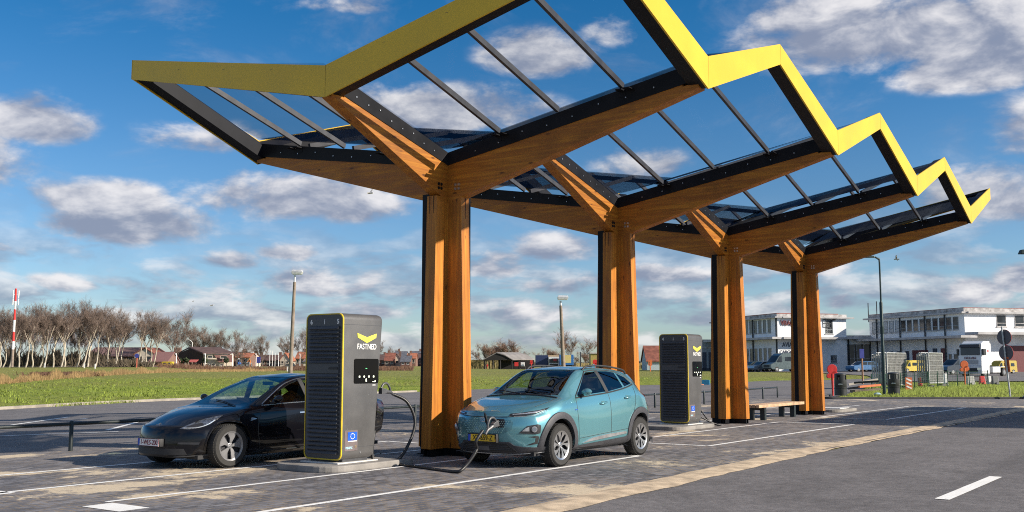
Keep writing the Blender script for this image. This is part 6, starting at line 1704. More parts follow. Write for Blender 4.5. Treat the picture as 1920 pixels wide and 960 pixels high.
# gabled houses
TILE_R = M('red_tile_roof', (.215, .075, .05), .85, var=.3, scale=1.2); TILE_O = M('orange_tile_roof', (.34, .12, .065), .85, var=.25, scale=1.2)
TILE_B = M('brown_tile_roof', (.105, .062, .055), .85, var=.25, scale=1.2); TILE_G = M('slate_roof', (.10, .105, .125), .8, var=.25, scale=1.2)
BRICK = M('brown_brick', (.155, .075, .055), .9, var=.25, scale=3); BRICKR = M('red_brick', (.19, .11, .085), .9, var=.25, scale=3); CREAM = M('cream_render', (.58, .51, .42), .85, var=.1)
def gable(name, label, px0, px1, D, py_e, py_r, wall, roof, depth=8, turn=0.0, chim=None, wins=3, zg=None, gable_front=False, cat='house', group=None):
    a, b = at(px0, 600, D), at(px1, 600, D); z0 = terr(a.x, a.y) if zg is None else zg
    ze, zr_ = zat(py_e, D), zat(py_r, D)
    d = (b - a); Lx = Vector((d.x, d.y, 0)).length; fr_ = Frame((a.x, a.y, 0), d, -_k)
    t = thing(name, label, cat, (a.x, a.y, z0), group)
    P = fr_.P; m = MB()
    if gable_front:
        m.prism([P(0, 0, z0 - .5), P(Lx, 0, z0 - .5), P(Lx, 0, ze), P(Lx / 2, 0, zr_ - .15), P(0, 0, ze)], [P(0, -depth, z0 - .5), P(Lx, -depth, z0 - .5), P(Lx, -depth, ze), P(Lx / 2, -depth, zr_ - .15), P(0, -depth, ze)]); build('wall', m, wall, t)
        m = MB(); o = .3; sl = (zr_ - ze) / (Lx / 2)
        for s0, s1 in ((-o, Lx / 2), (Lx + o, Lx / 2)):
            za = ze - sl * o
            m.prism([P(s0, .25, za), P(s1, .25, zr_), P(s1, .25, zr_ + .2), P(s0, .25, za + .2)], [P(s0, -depth - .2, za), P(s1, -depth - .2, zr_), P(s1, -depth - .2, zr_ + .2), P(s0, -depth - .2, za + .2)])
    else:
        m.prism([P(0, 0, z0 - .5), P(0, -depth, z0 - .5), P(0, -depth, ze), P(0, -depth / 2, zr_ - .15), P(0, 0, ze)], [P(Lx, 0, z0 - .5), P(Lx, -depth, z0 - .5), P(Lx, -depth, ze), P(Lx, -depth / 2, zr_ - .15), P(Lx, 0, ze)]); build('wall', m, wall, t)
        m = MB(); sl = (zr_ - ze) / (depth / 2); o = .35
        for c0 in (o, -depth - o):
            za = ze - sl * o
            m.prism([P(-.25, c0, za), P(-.25, -depth / 2, zr_), P(-.25, -depth / 2, zr_ + .2), P(-.25, c0, za + .2)], [P(Lx + .25, c0, za), P(Lx + .25, -depth / 2, zr_), P(Lx + .25, -depth / 2, zr_ + .2), P(Lx + .25, c0, za + .2)])
    ro = build('roof', m, roof, t)
    if chim is not None:
        m = MB(); fr_.box(m, chim * Lx - .45, chim * Lx + .45, -depth / 2 - .4, -depth / 2 + .4, zr_ - 1.0, zr_ + 1.1); build('chimney', m, BRICKR, ro)
    h = ze - z0
    for k in range(wins):
        c = Lx * (k + .5) / wins; ww = min(.7, Lx / wins * .28)
        if h > 1.6: fr_.window(t, c - ww, c + ww, z0 + h * .42, z0 + h * .85, frame_m=CREAM, sash=False)
    return t, fr_, Lx
# brown gabled house with big brown roof
Dh = 250
hx = thing('brown_house', 'big brown-roofed house with a dark brick gable and pale front below the avenue trees', 'house', gp(342, Dh))
pz = lambda px, py, dd=0: at(px, py, Dh + dd)
z0 = gp(342, Dh).z
vd = gp(438, Dh) - CAM; vd.z = 0; vd.normalize()
m = MB()   # dark gable wall seen from the left
gw = [pz(334, 686, 6), pz(381, 686, 0), pz(381, 664, 0), pz(356, 653.5, 3), pz(336, 662, 6)]
m.prism([Vector((p.x, p.y, max(p.z, z0 - .4))) for p in gw], [Vector((p.x, p.y, max(p.z, z0 - .4))) + vd * 9 for p in gw]); build('wall', m, M('dark_brick', (.060, .035, .030), .9, var=.2), hx)
m = MB(); fw = [pz(381.4, 686, -.2), pz(438, 686, 2), pz(438, 664.2, 2), pz(381.4, 664.2, -.2)]; m.prism([Vector((p.x, p.y, max(p.z, z0 - .4))) for p in fw], [Vector((p.x, p.y, max(p.z, z0 - .4))) + vd * 8 for p in fw]); build('wall', m, CREAM, hx)
m = MB(); rfp = [pz(380, 663.8, -1.2), pz(440, 663.8, .8), pz(411, 653.2, 6), pz(354, 652.2, 5)]
m.prism(rfp, [p + Vector((0, 0, .3)) + _k * .2 for p in rfp]); ro = build('roof', m, TILE_B, hx)
m = MB(); rl_ = [pz(333, 663.5, 6), pz(354.5, 652.4, 5), pz(380, 663.8, -1.2), pz(354.5, 653.6, 4.6)]; m.prism(rl_, [p + Vector((0, 0, .25)) for p in rl_]); build('verge', m, TILE_B, ro)
m = MB(); dm = [pz(402, 665.5, -.6), pz(436, 665.5, .6), pz(436, 679, .6), pz(411, 679, -.3)]; m.prism(dm, [p - _k * .25 for p in dm]); build('hung_tiles', m, M('red_brown_tiles', (.20, .10, .09), .9, var=.2, scale=2), hx)
c = pz(333, 665, 7); build('chimney', MB().box((c.x, c.y, (zat(686, Dh) + zat(650.5, Dh)) / 2), (1.5, 1.5, zat(650.5, Dh) - zat(686, Dh)), rz=YAW), BRICKR, hx)
for a0, a1, p0, p1 in ((389, 399, 666.5, 671.5), (413, 426, 667, 671.5), (383, 393, 682, 686), (396, 404, 682, 686), (412, 420, 682, 686)):
    q0, q1 = pz(a0, p1, -.9), pz(a1, p0, -.7); fm_ = Frame((q0.x, q0.y, 0), Vector((q1.x - q0.x, q1.y - q0.y, 0)), -_k); lw = math.dist((q0.x, q0.y), (q1.x, q1.y))
    fm_.window(hx, 0, lw, q0.z, q1.z, frame_m=CREAM, sash=False)
for px in (342, 352, 387, 427):   # clipped round-headed trees before the house
    b = gp(px, 243); root = thing('clipped_tree', 'small clipped round-headed tree in front of the brown house', 'tree', b, 'clipped trees before the brown house')
    build('trunk', MB().tube([b, b + Vector((0, 0, 1.0))], .08, 6), BARKD, root)
    rnd = random.Random(px); bm = bmesh.new()
    for i in range(260):
        v = Vector((rnd.gauss(0, 1), rnd.gauss(0, 1), rnd.gauss(0, .7))).normalized() * rnd.uniform(.5, 1) * .72; c = b + Vector((0, 0, 1.5)) + v; s = Vector((rnd.gauss(0, 1), rnd.gauss(0, 1), rnd.gauss(0, 1))).normalized() * .12; t_ = s.cross(v).normalized() * .1
        bm.faces.new([bm.verts.new(q) for q in (c - s - t_, c + s - t_, c + s + t_, c - s + t_)])
    build('crown', bm, M('dark_evergreen', (.035, .05, .02), .9, var=.3), root, fix=False)
for k, (p0, p1) in enumerate(((325, 350), (355, 370))):
    a, b = gp(p0, 244), gp(p1, 244); fr_ = Frame((a.x, a.y, 0), b - a, -_k); Lx = (b - a).length
    t = thing('terrace_canopy', ('long' if k == 0 else 'short') + ' red terrace awning below the dark gable of the brown house', 'awning', a, 'red awnings of the terrace')
    m = MB(); m.prism([fr_.P(0, 0, a.z + 1.05), fr_.P(0, -2, a.z + 1.6), fr_.P(0, -2, a.z + 1.7), fr_.P(0, 0, a.z + 1.15)], [fr_.P(Lx, 0, a.z + 1.05), fr_.P(Lx, -2, a.z + 1.6), fr_.P(Lx, -2, a.z + 1.7), fr_.P(Lx, 0, a.z + 1.15)]); build('awning', m, M('awning_red', (.42, .10, .085), .8), t)
    for q in (.02, .5, .98): build('post', MB().bar(fr_.P(q * Lx, -.05, a.z - .1), fr_.P(q * Lx, -.05, a.z + 1.06), .1), CREAM, t)
# lamps, poles and flagpoles along the road
for i, px in enumerate((333, 387, 438, 482, 524, 564)):
    D = 214 + (px - 333) * .32; b = gp(px, D); root = thing('road_lamp', 'short white lamp post along the dike road before the village', 'street lamp', b, 'white lamp posts along the dike road')
    z1_ = zat(664.5, D); build('post', MB().bar(b, (b.x, b.y, z1_), .12), RW[1], root); build('lamp_head', MB().box(Vector((b.x, b.y, z1_ + .1)) - _r * .12, (.42, .3, .22), rz=YAW), RW[1], root)
for i, px in enumerate((507.5, 512.5, 517.5)):
    D = 262; b = gp(px, D); tag(build('flagpole', MB().tube([b, Vector((b.x, b.y, zat((656, 658, 662)[i], D)))], .07, 6), RW[1]), 'bare pale flagpole standing between the wide tree and the concrete lamp', 'flagpole', 'flagpoles by the dike road')
b = gp(362, 300); tag(build('street_lamp', MB().tube([b, Vector((b.x, b.y, zat(642, 300))), Vector((b.x, b.y, zat(638, 300))) - _r * .6, Vector((b.x, b.y, zat(635, 300))) - _r * 1.7], .09, 6), RW[1]), 'curved white street lamp rising behind the brown house', 'street lamp')
b = gp(259.5, 176); root = thing('round_road_sign', 'blue round road sign on a red post beside the avenue', 'traffic sign', b)
build('post', MB().bar(b, (b.x, b.y, zat(668, 176)), .12), M('sign_post_red', (.55, .12, .07), .6), root); c = Vector((b.x, b.y, zat(667, 176))); build('sign_disc', MB().prism([c - _k * .05 + (_r * math.cos(a) + Vector((0, 0, 1)) * math.sin(a)) * .38 for a in [k * math.pi / 8 for k in range(16)]], [c - _k * .1 + (_r * math.cos(a) + Vector((0, 0, 1)) * math.sin(a)) * .38 for a in [k * math.pi / 8 for k in range(16)]]), M('sign_blue', (.05, .06, .30), .5), root)
for i, px in enumerate((88, 162, 182, 541)):
    b = gp(px, 160); tag(build('marker_post', MB().hexa([b + _r * x + _k * y + Vector((0, 0, z)) for x, y, z in ((-.08, -.05, -.1), (.08, -.05, -.1), (.08, .05, -.1), (-.08, .05, -.1), (-.08, -.05, .62), (.08, -.05, .72), (.08, .05, .72), (-.08, .05, .62))]), RW[1]), 'short white marker post on the verge of the dike road', 'marker post', 'marker posts of the dike road')
# other houses
gable('house', 'long low house with a dull brown roof hidden behind the avenue trunks', 165, 258, 232, 668, 652, BRICK, M('dull_brown_roof', (.17, .10, .09), .9, var=.2), depth=11, wins=5)
gable('house', 'pale-gabled house with a blue door behind the last avenue trees', 255, 292, 225, 664, 652.5, CREAM, TILE_R, depth=9, gable_front=True, wins=2)
gable('house', 'house with a steep dull red roof right of the avenue', 284, 316, 218, 678, 661, BRICKR, M('dull_red_roof', (.20, .10, .095), .9, var=.2), depth=8, wins=0)
gable('house', 'house with small grey solar roof behind the red awnings', 312, 334, 270, 674, 660, CREAM, TILE_G, depth=9, wins=2)
vill = [(428, 462, 330, 668, 660, TILE_B, BRICK), (444, 470, 320, 670, 662.5, TILE_O, BRICKR), (466, 478, 330, 674, 664, TILE_R, CREAM), (480, 500, 350, 676, 666, TILE_B, BRICK), (498, 530, 350, 676, 666, TILE_B, BRICKR), (527, 545, 340, 675, 662, TILE_O, CREAM), (556, 572, 330, 672, 660, TILE_O, BRICKR), (570, 590, 330, 678, 664, TILE_G, CREAM),
        (706, 724, 420, 675, 665, TILE_B, BRICK), (722, 740, 410, 676, 662, TILE_R, BRICKR), (738, 752, 415, 674, 663.5, TILE_B, CREAM), (740, 762, 440, 667, 659, TILE_G, CREAM), (752, 770, 405, 678, 667, TILE_G, BRICK), (764, 780, 412, 672, 662.5, TILE_O, BRICKR), (772, 792, 440, 668, 658.5, TILE_G, CREAM), (784, 806, 425, 673, 663, TILE_B, BRICK), (800, 822, 420, 675, 664, TILE_R, CREAM), (580, 604, 340, 674, 663, TILE_R, BRICK)]
lab = ['dark-roofed house right of the brown house', 'orange-roofed house behind the riders', 'small red-roofed pale house right of the riders', 'brown brick house left of the flagpoles', 'long brown roof behind the flagpoles', 'orange roof left of the concrete lamp post', 'orange roof right of the concrete lamp post', 'pale house with slate roof beside the charging post',
       'dark brown house leftmost in the gap between post and column', 'red brick house with red roof in the gap between post and column', 'cream-gabled house amid the village gap', 'tall slate-roofed pale house behind the red one', 'low slate-roofed brick house in front of the orange roof', 'orange-roofed brick house in the village gap', 'tall slate-roofed house against the nearest column', 'brown house partly behind the nearest column', 'red-roofed pale house hidden behind the nearest column', 'red-roofed brick house hidden behind the near charging post']
for i, (a, b, D, e, r_, rm, wm) in enumerate(vill): gable('village_house', lab[i], a, b, D, e, r_, wm, rm, depth=9, wins=2 if b - a > 15 else 1, chim=.3 if i % 2 else .75, gable_front=i in (10, 5), group='houses of the far village')
gable('barn', 'small barn, red tiled roof, pale blue wall, left of the far charging post', 1212, 1262, 205, 676, 649, M('pale_blue_wall', (.42, .50, .54), .85, var=.1), TILE_R, depth=8, wins=0, chim=None, cat='barn')
# black open shed
D = 262; a, b = gp(905, D), gp(1002, D); fr_ = Frame((a.x, a.y, 0), b - a, -_k); Lx = (b - a).length; z0 = a.z
sh = thing('open_shed', 'black open-fronted shed with a curved grey roof on posts at the edge of the lawn', 'shed', a)
SHB = M('black_boards', (.020, .018, .018), .9, var=.2); SHR = M('grey_fibre_roof', (.21, .195, .19), .9, var=.2, scale=.4)
ze, zr_ = zat(675, D), zat(662, D)
m = MB(); fr_.box(m, Lx * .30, Lx, -9, -3.5, z0 - .3, ze); build('wall', m, SHB, sh)
m = MB(); P = fr_.P; x0, x1 = Lx * .27, Lx * .58
m.prism([P(0, .0, ze), P(x1, .0, ze), P(Lx * .43, 0, zr_ - .6), P(x0, 0, zr_)], [P(0, -.3, ze), P(x1, -.3, ze), P(Lx * .43, -.3, zr_ - .6), P(x0, -.3, zr_)]); build('gable_boards', m, SHB, sh)
m = MB(); 
prof = [(x0, zr_), (Lx * .43, zr_ - .65), (x1, ze - .05)]; bk = [(Lx * .70, zr_ + .1), (Lx * .86, zr_ - .45), (Lx * 1.02, ze + .1)]
for (p, q), (p2, q2) in zip(zip(prof, prof[1:]), zip(bk, bk[1:])):
    A_ = [P(p[0], .2, p[1]), P(q[0], .2, q[1]), P(q2[0], -9, q2[1]), P(p2[0], -9, p2[1])]; m.prism(A_, [v + Vector((0, 0, .2)) for v in A_])
A_ = [P(0, .2, ze - .1), P(x0, .2, zr_), P(Lx * .70, -9, zr_ + .1), P(Lx * .3, -9, ze)]; m.prism(A_, [v + Vector((0, 0, .2)) for v in A_]); build('roof', m, SHR, sh)
for q in (.04, .20, .34, .56): build('post', MB().bar(P(q * Lx, -.15, z0 - .2), P(q * Lx, -.15, ze), .28), SHB, sh)
for k, px in enumerate((968, 980)):
    c = gp(px, D - 2.5); root = thing('tank', ('red' if k == 0 else 'white') + ' box on legs standing under the right half of the black shed', 'tank', c)
    build('box', MB().box(c + Vector((0, 0, 1.2)), (1.5, 1.0, 1.0), rz=YAW), RW[k], root, bevel=.05)
    for o in (-.6, .6): build('leg', MB().bar(c + _r * o + Vector((0, 0, -.1)), c + _r * o + Vector((0, 0, .72)), .12), PIPE, root)
red_hood(914, D - 4, 683, 691, 'small red covered signal by the left post of the black shed')
red_hood(996, D - 4, 675, 690, 'small red covered signal at the right end of the black shed')
red_hood(1115, 120, 674, 692, 'red covered signal low beside the second timber column')
b = gp(1218, 150); root = thing('orange_sign', 'small orange sign on an orange post on the lawn left of the far charging post', 'sign', b)
OR = M('signal_orange', (.60, .16, .05), .5)
build('post', MB().bar(b, (b.x, b.y, zat(678, 150)), .13), OR, root); build('panel', MB().box(Vector((b.x, b.y, zat(680, 150))), (.55, .1, .85), rz=YAW - R(90)), OR, root)
b = gp(1088, 240); tag(build('wooden_pole', MB().bar(b, (b.x, b.y, zat(660, 240)), .2).bar((b.x, b.y, zat(662, 240)), Vector((b.x, b.y, zat(664, 240))) + _r * 2.4, .06).bar((b.x, b.y, zat(666, 240)), Vector((b.x, b.y, zat(668, 240))) + _r * 2.4, .06), PIPE), 'thin dark pole with two wires left of the mustard cabin', 'pole')
# ------------------------------------------------------------------ lorries, vans and small things behind
VW = M('van_white', (.72, .73, .74), .35, coat=.5, var=.04); DG = M('van_green_grey', (.075, .105, .11), .3, .3, coat=.6); DKB = M('van_dark_blue', (.02, .025, .04), .25, coat=.8)
BLUEC = M('trailer_blue', (.03, .15, .42), .55); NAVYC = M('trailer_navy', (.025, .04, .11), .5); YEL = M('vehicle_yellow', (.52, .38, .02), .4); CARBLUE = M('car_blue', (.03, .12, .28), .3, coat=.8); SILV = M('car_silver', (.30, .33, .36), .3, .5, coat=.6)
def tw(p, f, s, a, c, z): q = p + f * a + s * c; return Vector((q.x, q.y, p.z + z))
def mini_wheel(par, p, f, s, a, c, r, w=.25):
    wo = bpy.data.objects.new('wheel', None); col.objects.link(wo); wo.parent = par
    cc = tw(p, f, s, a, c, r)
    ringp = lambda rr, o: [cc + s * o + (f * math.cos(t) + Vector((0, 0, 1)) * math.sin(t)) * rr for t in [k * math.pi / 10 for k in range(20)]]
    build('tyre', MB().prism(ringp(r, -w / 2), ringp(r, w / 2)), TYRE, wo, smooth=40); build('rim', MB().prism(ringp(r * .55, -w / 2 - .012), ringp(r * .55, w / 2 + .012)), RIMK, wo, smooth=40)
def profile_vehicle(name, label, cat, p, f, prof, W, mat, wheels, r, wins, extra=(), tumble=.10, group=None):
    """side outline extruded over the width, upper part leaning inwards"""
    s = Vector((-f.y, f.x, 0)); root = thing(name, label, cat, p, group)
    zmax = max(z for _, z in prof); zb = zmax * .52
    hw = lambda z: W / 2 - max(0, (z - zb) / (zmax - zb)) * tumble
    rows = []
    n = len(prof); m = MB()
    rings = [[m.v(tw(p, f, s, a, k * hw(z), z)) for a, z in prof] for k in (-1, -.96, .96, 1)]
    # pull the outermost rings in a touch for a rounded edge
    for i in (0, 3):
        for v, (a, z) in zip(rings[i], prof):
            v.co = v.co.lerp(tw(p, f, s, sum(q[0] for q in prof) / n, (-1 if i == 0 else 1) * hw(z), zmax * .5), .02)
    for a, b in zip(rings, rings[1:]):
        for i in range(n): m.bm.faces.new((a[i], a[(i + 1) % n], b[(i + 1) % n], b[i]))
    m.bm.faces.new(rings[0][::-1]); m.bm.faces.new(rings[-1])
    bo = build('body', m, mat, root, smooth=28)
    for nm, poly, mt in wins:
        for k in (-1, 1):
            A = [tw(p, f, s, a, k * (hw(z) + .004), z) for a, z in poly]; B_ = [tw(p, f, s, a, k * (hw(z) - .03), z) for a, z in poly]
            build(nm, MB().prism(A, B_), mt, root)
    for nm, (a0, z0, a1, z1), wf, mt in extra:      # across the front or rear
        m = MB(); d = Vector((a1 - a0, 0, z1 - z0)); nn = Vector((-(z1 - z0), a1 - a0)).normalized() * .012
        if nn.x < 0 and a0 > 0: nn = -nn
        m.prism([tw(p, f, s, a0 + nn.x, -hw(z0) * wf, z0 + nn.y), tw(p, f, s, a0 + nn.x, hw(z0) * wf, z0 + nn.y), tw(p, f, s, a1 + nn.x, hw(z1) * wf, z1 + nn.y), tw(p, f, s, a1 + nn.x, -hw(z1) * wf, z1 + nn.y)], [tw(p, f, s, a0 - nn.x, -hw(z0) * wf, z0 - nn.y), tw(p, f, s, a0 - nn.x, hw(z0) * wf, z0 - nn.y), tw(p, f, s, a1 - nn.x, hw(z1) * wf, z1 - nn.y), tw(p, f, s, a1 - nn.x, -hw(z1) * wf, z1 - nn.y)])
        build(nm, m, mt, root)
    for a in wheels:
        for k in (-1, 1): mini_wheel(root, p, f, s, a, k * (W / 2 - .13), r)
    return root
VAN = [(-2.95, .35), (2.75, .35), (2.98, .55), (2.95, 1.05), (2.2, 1.35), (1.45, 2.25), (1.0, 2.55), (.4, 2.62), (-2.7, 2.62), (-2.95, 2.45)]
VANW = [('side_window', [(1.05, 1.35), (2.0, 1.38), (1.45, 2.12), (1.05, 2.2)], WING), ('side_window', [(-.6, 1.5), (.5, 1.5), (.5, 2.1), (-.6, 2.1)], WING), ('side_window', [(-2.2, 1.5), (-1.3, 1.5), (-1.3, 2.1), (-2.2, 2.1)], WING)]
VANX = [('windscreen', (2.2, 1.36, 1.46, 2.24), .82, WING), ('grille', (2.97, .6, 2.96, .98), .7, LINER)]
CARP = [(-2.1, .35), (2.0, .3), (2.12, .5), (2.05, .82), (1.1, .98), (.45, 1.42), (-.9, 1.5), (-1.9, 1.42), (-2.15, .95)]
CARW = [('side_window', [(-.2, .98), (.95, .98), (.42, 1.35), (-.2, 1.40)], WING), ('side_window', [(-1.6, 1.0), (-.3, .98), (-.3, 1.40), (-1.4, 1.38)], WING)]
CARX = [('windscreen', (1.08, 1.0, .47, 1.40), .82, WING)]
fl = -_r * .93 - _k * .36; fl = Vector((fl.x, fl.y, 0)).normalized()
profile_vehicle('camper_van', 'grey-green high-roofed camper van parked before the freight block, right of two cars', 'van', gp(1468, 146), fl, VAN, 2.05, DG, (-1.9, 1.95), .36, VANW, VANX)
profile_vehicle('parked_car', 'silver car parked just left of the grey-green camper van', 'car', gp(1428, 148), fl, CARP, 1.8, SILV, (-1.3, 1.3), .32, CARW, CARX)
profile_vehicle('parked_car', 'dark green car parked beyond the third column, left of the silver car', 'car', gp(1410, 150), fl, CARP, 1.8, M('car_green', (.02, .045, .045), .3, coat=.8), (-1.3, 1.3), .32, CARW, CARX)
profile_vehicle('parked_car', 'blue car parked at the low white wing behind the fence panels', 'car', gp(1613, 143), fl, CARP, 1.8, CARBLUE, (-1.3, 1.3), .32, CARW, CARX)
profile_vehicle('parked_van', 'yellow van parked behind the left pack of mesh panels', 'van', gp(1703, 136), fl, [(x * .62, z * .62) for x, z in VAN], 1.7, YEL, (-1.2, 1.2), .28, [(n_, [(x * .62, z * .62) for x, z in q], m_) for n_, q, m_ in VANW], ())
profile_vehicle('people_carrier', 'dark blue people carrier parked left of the white lorry', 'car', gp(1790, 122), fl, [(-2.4, .35), (2.3, .3), (2.42, .55), (2.35, .95), (1.4, 1.15), (.6, 1.78), (-1.0, 1.88), (-2.25, 1.82), (-2.45, 1.1)], 1.9, DKB, (-1.5, 1.5), .34, [('side_window', [(-.2, 1.15), (1.2, 1.15), (.55, 1.68), (-.2, 1.75)], WING), ('side_window', [(-2.1, 1.15), (-.35, 1.15), (-.35, 1.75), (-2.0, 1.72)], WING)], [('windscreen', (1.38, 1.17, .62, 1.76), .84, WING)])
profile_vehicle('parked_van', 'yellow van standing behind the white lorry cab', 'van', gp(1874, 128), fl, [(x * .6, z * .62) for x, z in VAN], 1.5, M('dull_yellow', (.42, .30, .02), .5), (-1.1, 1.15), .26, [(n_, [(x * .6, z * .62) for x, z in q], m_) for n_, q, m_ in VANW], ())
profile_vehicle('parked_van', 'small yellow van on the dike road below the avenue end', 'van', gp(314, 212), -_r, [(x * .5, z * .42) for x, z in VAN], 1.5, YEL, (-.9, .9), .2, [(n_, [(x * .5, z * .42) for x, z in q], m_) for n_, q, m_ in VANW], ())
# white tractor unit
D = 112; p = gp(1822, D); p.z -= .02
f = (-_r * .77 - _k * .64); f = Vector((f.x, f.y, 0)).normalized(); s = Vector((-f.y, f.x, 0))
lr = thing('tractor_unit', 'white lorry tractor unit without trailer, dark sun visor, parked before the terminal block', 'lorry', p)
def lbox(name, a0, a1, c, z0, z1, mat, par=None, dx=0, bevel=.03, c0=None):
    c0 = -c if c0 is None else c0
    return build(name, MB().hexa([tw(p, f, s, a, cc, z) for a, cc, z in ((a0, c0, z0), (a1, c0, z0), (a1, c, z0), (a0, c, z0), (a0, c0, z1), (a1 - dx, c0, z1), (a1 - dx, c, z1), (a0, c, z1))]), mat, par or lr, bevel=bevel)
cab = lbox('cab', -1.5, .75, 1.22, 1.25, 3.6, VW, dx=.12); lbox('bumper', -1.0, .80, 1.24, .35, 1.25, M('lorry_pale_grey', (.55, .56, .57), .4), bevel=.05)
lbox('roof_fairing', -1.5, .35, 1.1, 3.6, 3.85, VW, cab, dx=.5)
lbox('windscreen', .60, .78, 1.05, 2.35, 3.15, WING, dx=.03); lbox('sun_visor', .55, .95, 1.1, 3.16, 3.5, LAMPD, dx=.2); lbox('grille', .74, .785, .85, 1.35, 1.8, M('lorry_grille', (.35, .36, .37), .5), bevel=0); lbox('lower_grille', .79, .815, .8, .5, .95, LINER, bevel=0)
for k in (-1, 1):
    lbox('headlight', .79, .83, k * 1.15, .75, 1.0, LAMPW, c0=k * .75, bevel=0)
    lbox('side_window', -.35, .45, k * 1.235, 2.35, 3.0, WING, c0=k * 1.21, bevel=0); lbox('mirror', .5, .75, k * 1.5, 2.3, 3.0, LAMPD, c0=k * 1.28)
    lbox('door_seam', -.45, -.43, k * 1.226, 1.3, 3.0, LINER, c0=k * 1.2, bevel=0)
    lbox('cab_emblem', -.95, -.65, k * 1.228, 2.65, 2.9, M('emblem_red', (.5, .05, .05), .5), c0=k * 1.2, bevel=0)
text('cab_lettering', 'NOLAN', .36, MAROON, lr, frame(tw(p, f, s, .80, 0, 2.02), s, (0, 0, 1)), bold=.006, ext=.01)
lbox('chassis', -6.2, -1.0, .45, .70, 1.0, LAMPD); lbox('fuel_tank', -3.6, -1.8, 1.2, .45, 1.1, VW, c0=.55, bevel=.08); lbox('fuel_tank', -3.6, -1.8, -.55, .45, 1.1, VW, c0=-1.2, bevel=.08); lbox('fifth_wheel', -4.9, -4.0, .45, 1.0, 1.15, LAMPD)
lbox('mudguard', -5.3, -3.7, 1.22, 1.05, 1.12, VW, c0=.6); lbox('mudguard', -5.3, -3.7, -.6, 1.05, 1.12, VW, c0=-1.22)
for a in (-.1, -4.5):
    for k in (-1, 1): mini_wheel(lr, p, f, s, a, k * 1.02, .50, .32)
# blue trailers beyond the lawn
def trailer(label, px0, px1, D, py, mat, panel=None):
    a, b = gp(px0, D), gp(px1, D); fr_ = Frame((a.x, a.y, 0), b - a, -_k); Lx = (b - a).length; t = thing('lorry_trailer', label, 'trailer', a, 'trailers beyond the lawn')
    m = MB(); fr_.box(m, 0, Lx, -2.5, 0, a.z + 1.0, zat(py, D)); build('box', m, mat, t, bevel=.04); m = MB(); fr_.box(m, .3, Lx - .3, -2.2, -.3, a.z + .75, a.z + 1.0); build('chassis', m, LAMPD, t)
    for q in (.65, .78): mini_wheel(t, Vector((a.x, a.y, a.z - .02)), fr_.d, -fr_.n, q * Lx, .25, .5); mini_wheel(t, Vector((a.x, a.y, a.z - .02)), fr_.d, -fr_.n, q * Lx, 2.2, .5)
    if panel:
        m = MB(); fr_.box(m, panel[0] * Lx, panel[1] * Lx, .005, .03, a.z + panel[2], a.z + panel[3]); pn = build('panel', m, panel[4], t)
        if len(panel) > 5: text('trailer_lettering', panel[5], .9, BLUEC, pn, frame(fr_.P((panel[0] + panel[1]) / 2 * Lx, .035, a.z + (panel[2] + panel[3]) / 2), fr_.d, (0, 0, 1)), bold=.02)
    return t
trailer('dark navy box trailer at the right end of the black shed', 1004, 1027, 240, 666, NAVYC)
trailer('bright blue box trailer with a yellow panel behind the second concrete lamp', 1049, 1075, 236, 665, BLUEC, (.2, .82, 1.5, 3.3, M('panel_sand', (.62, .50, .20), .5)))
D = 239; p = gp(1038, D); f = -_k; s = Vector((-f.y, f.x, 0)); lr = thing('delivery_lorry', 'lorry seen from the front between the navy and the bright blue trailers', 'lorry', p)
lbox('cab', -2, 0, 1.2, .5, 2.9, VW); lbox('windscreen', -.05, .04, 1.05, 1.5, 2.4, WING, bevel=0); lbox('grille', -.05, .05, .95, .7, 1.3, LAMPD, bevel=0); lbox('cargo_box', -8, -2.1, 1.25, .9, 3.3, M('lorry_tan', (.40, .30, .18), .6)); lbox('red_panel', -.05, .045, .7, 1.9, 2.45, M('emblem_red', (.5, .05, .05), .5), c0=-.1, bevel=0)
for a in (-1, -6):
    for k in (-1, 1): mini_wheel(lr, p, f, s, a, k, .45)
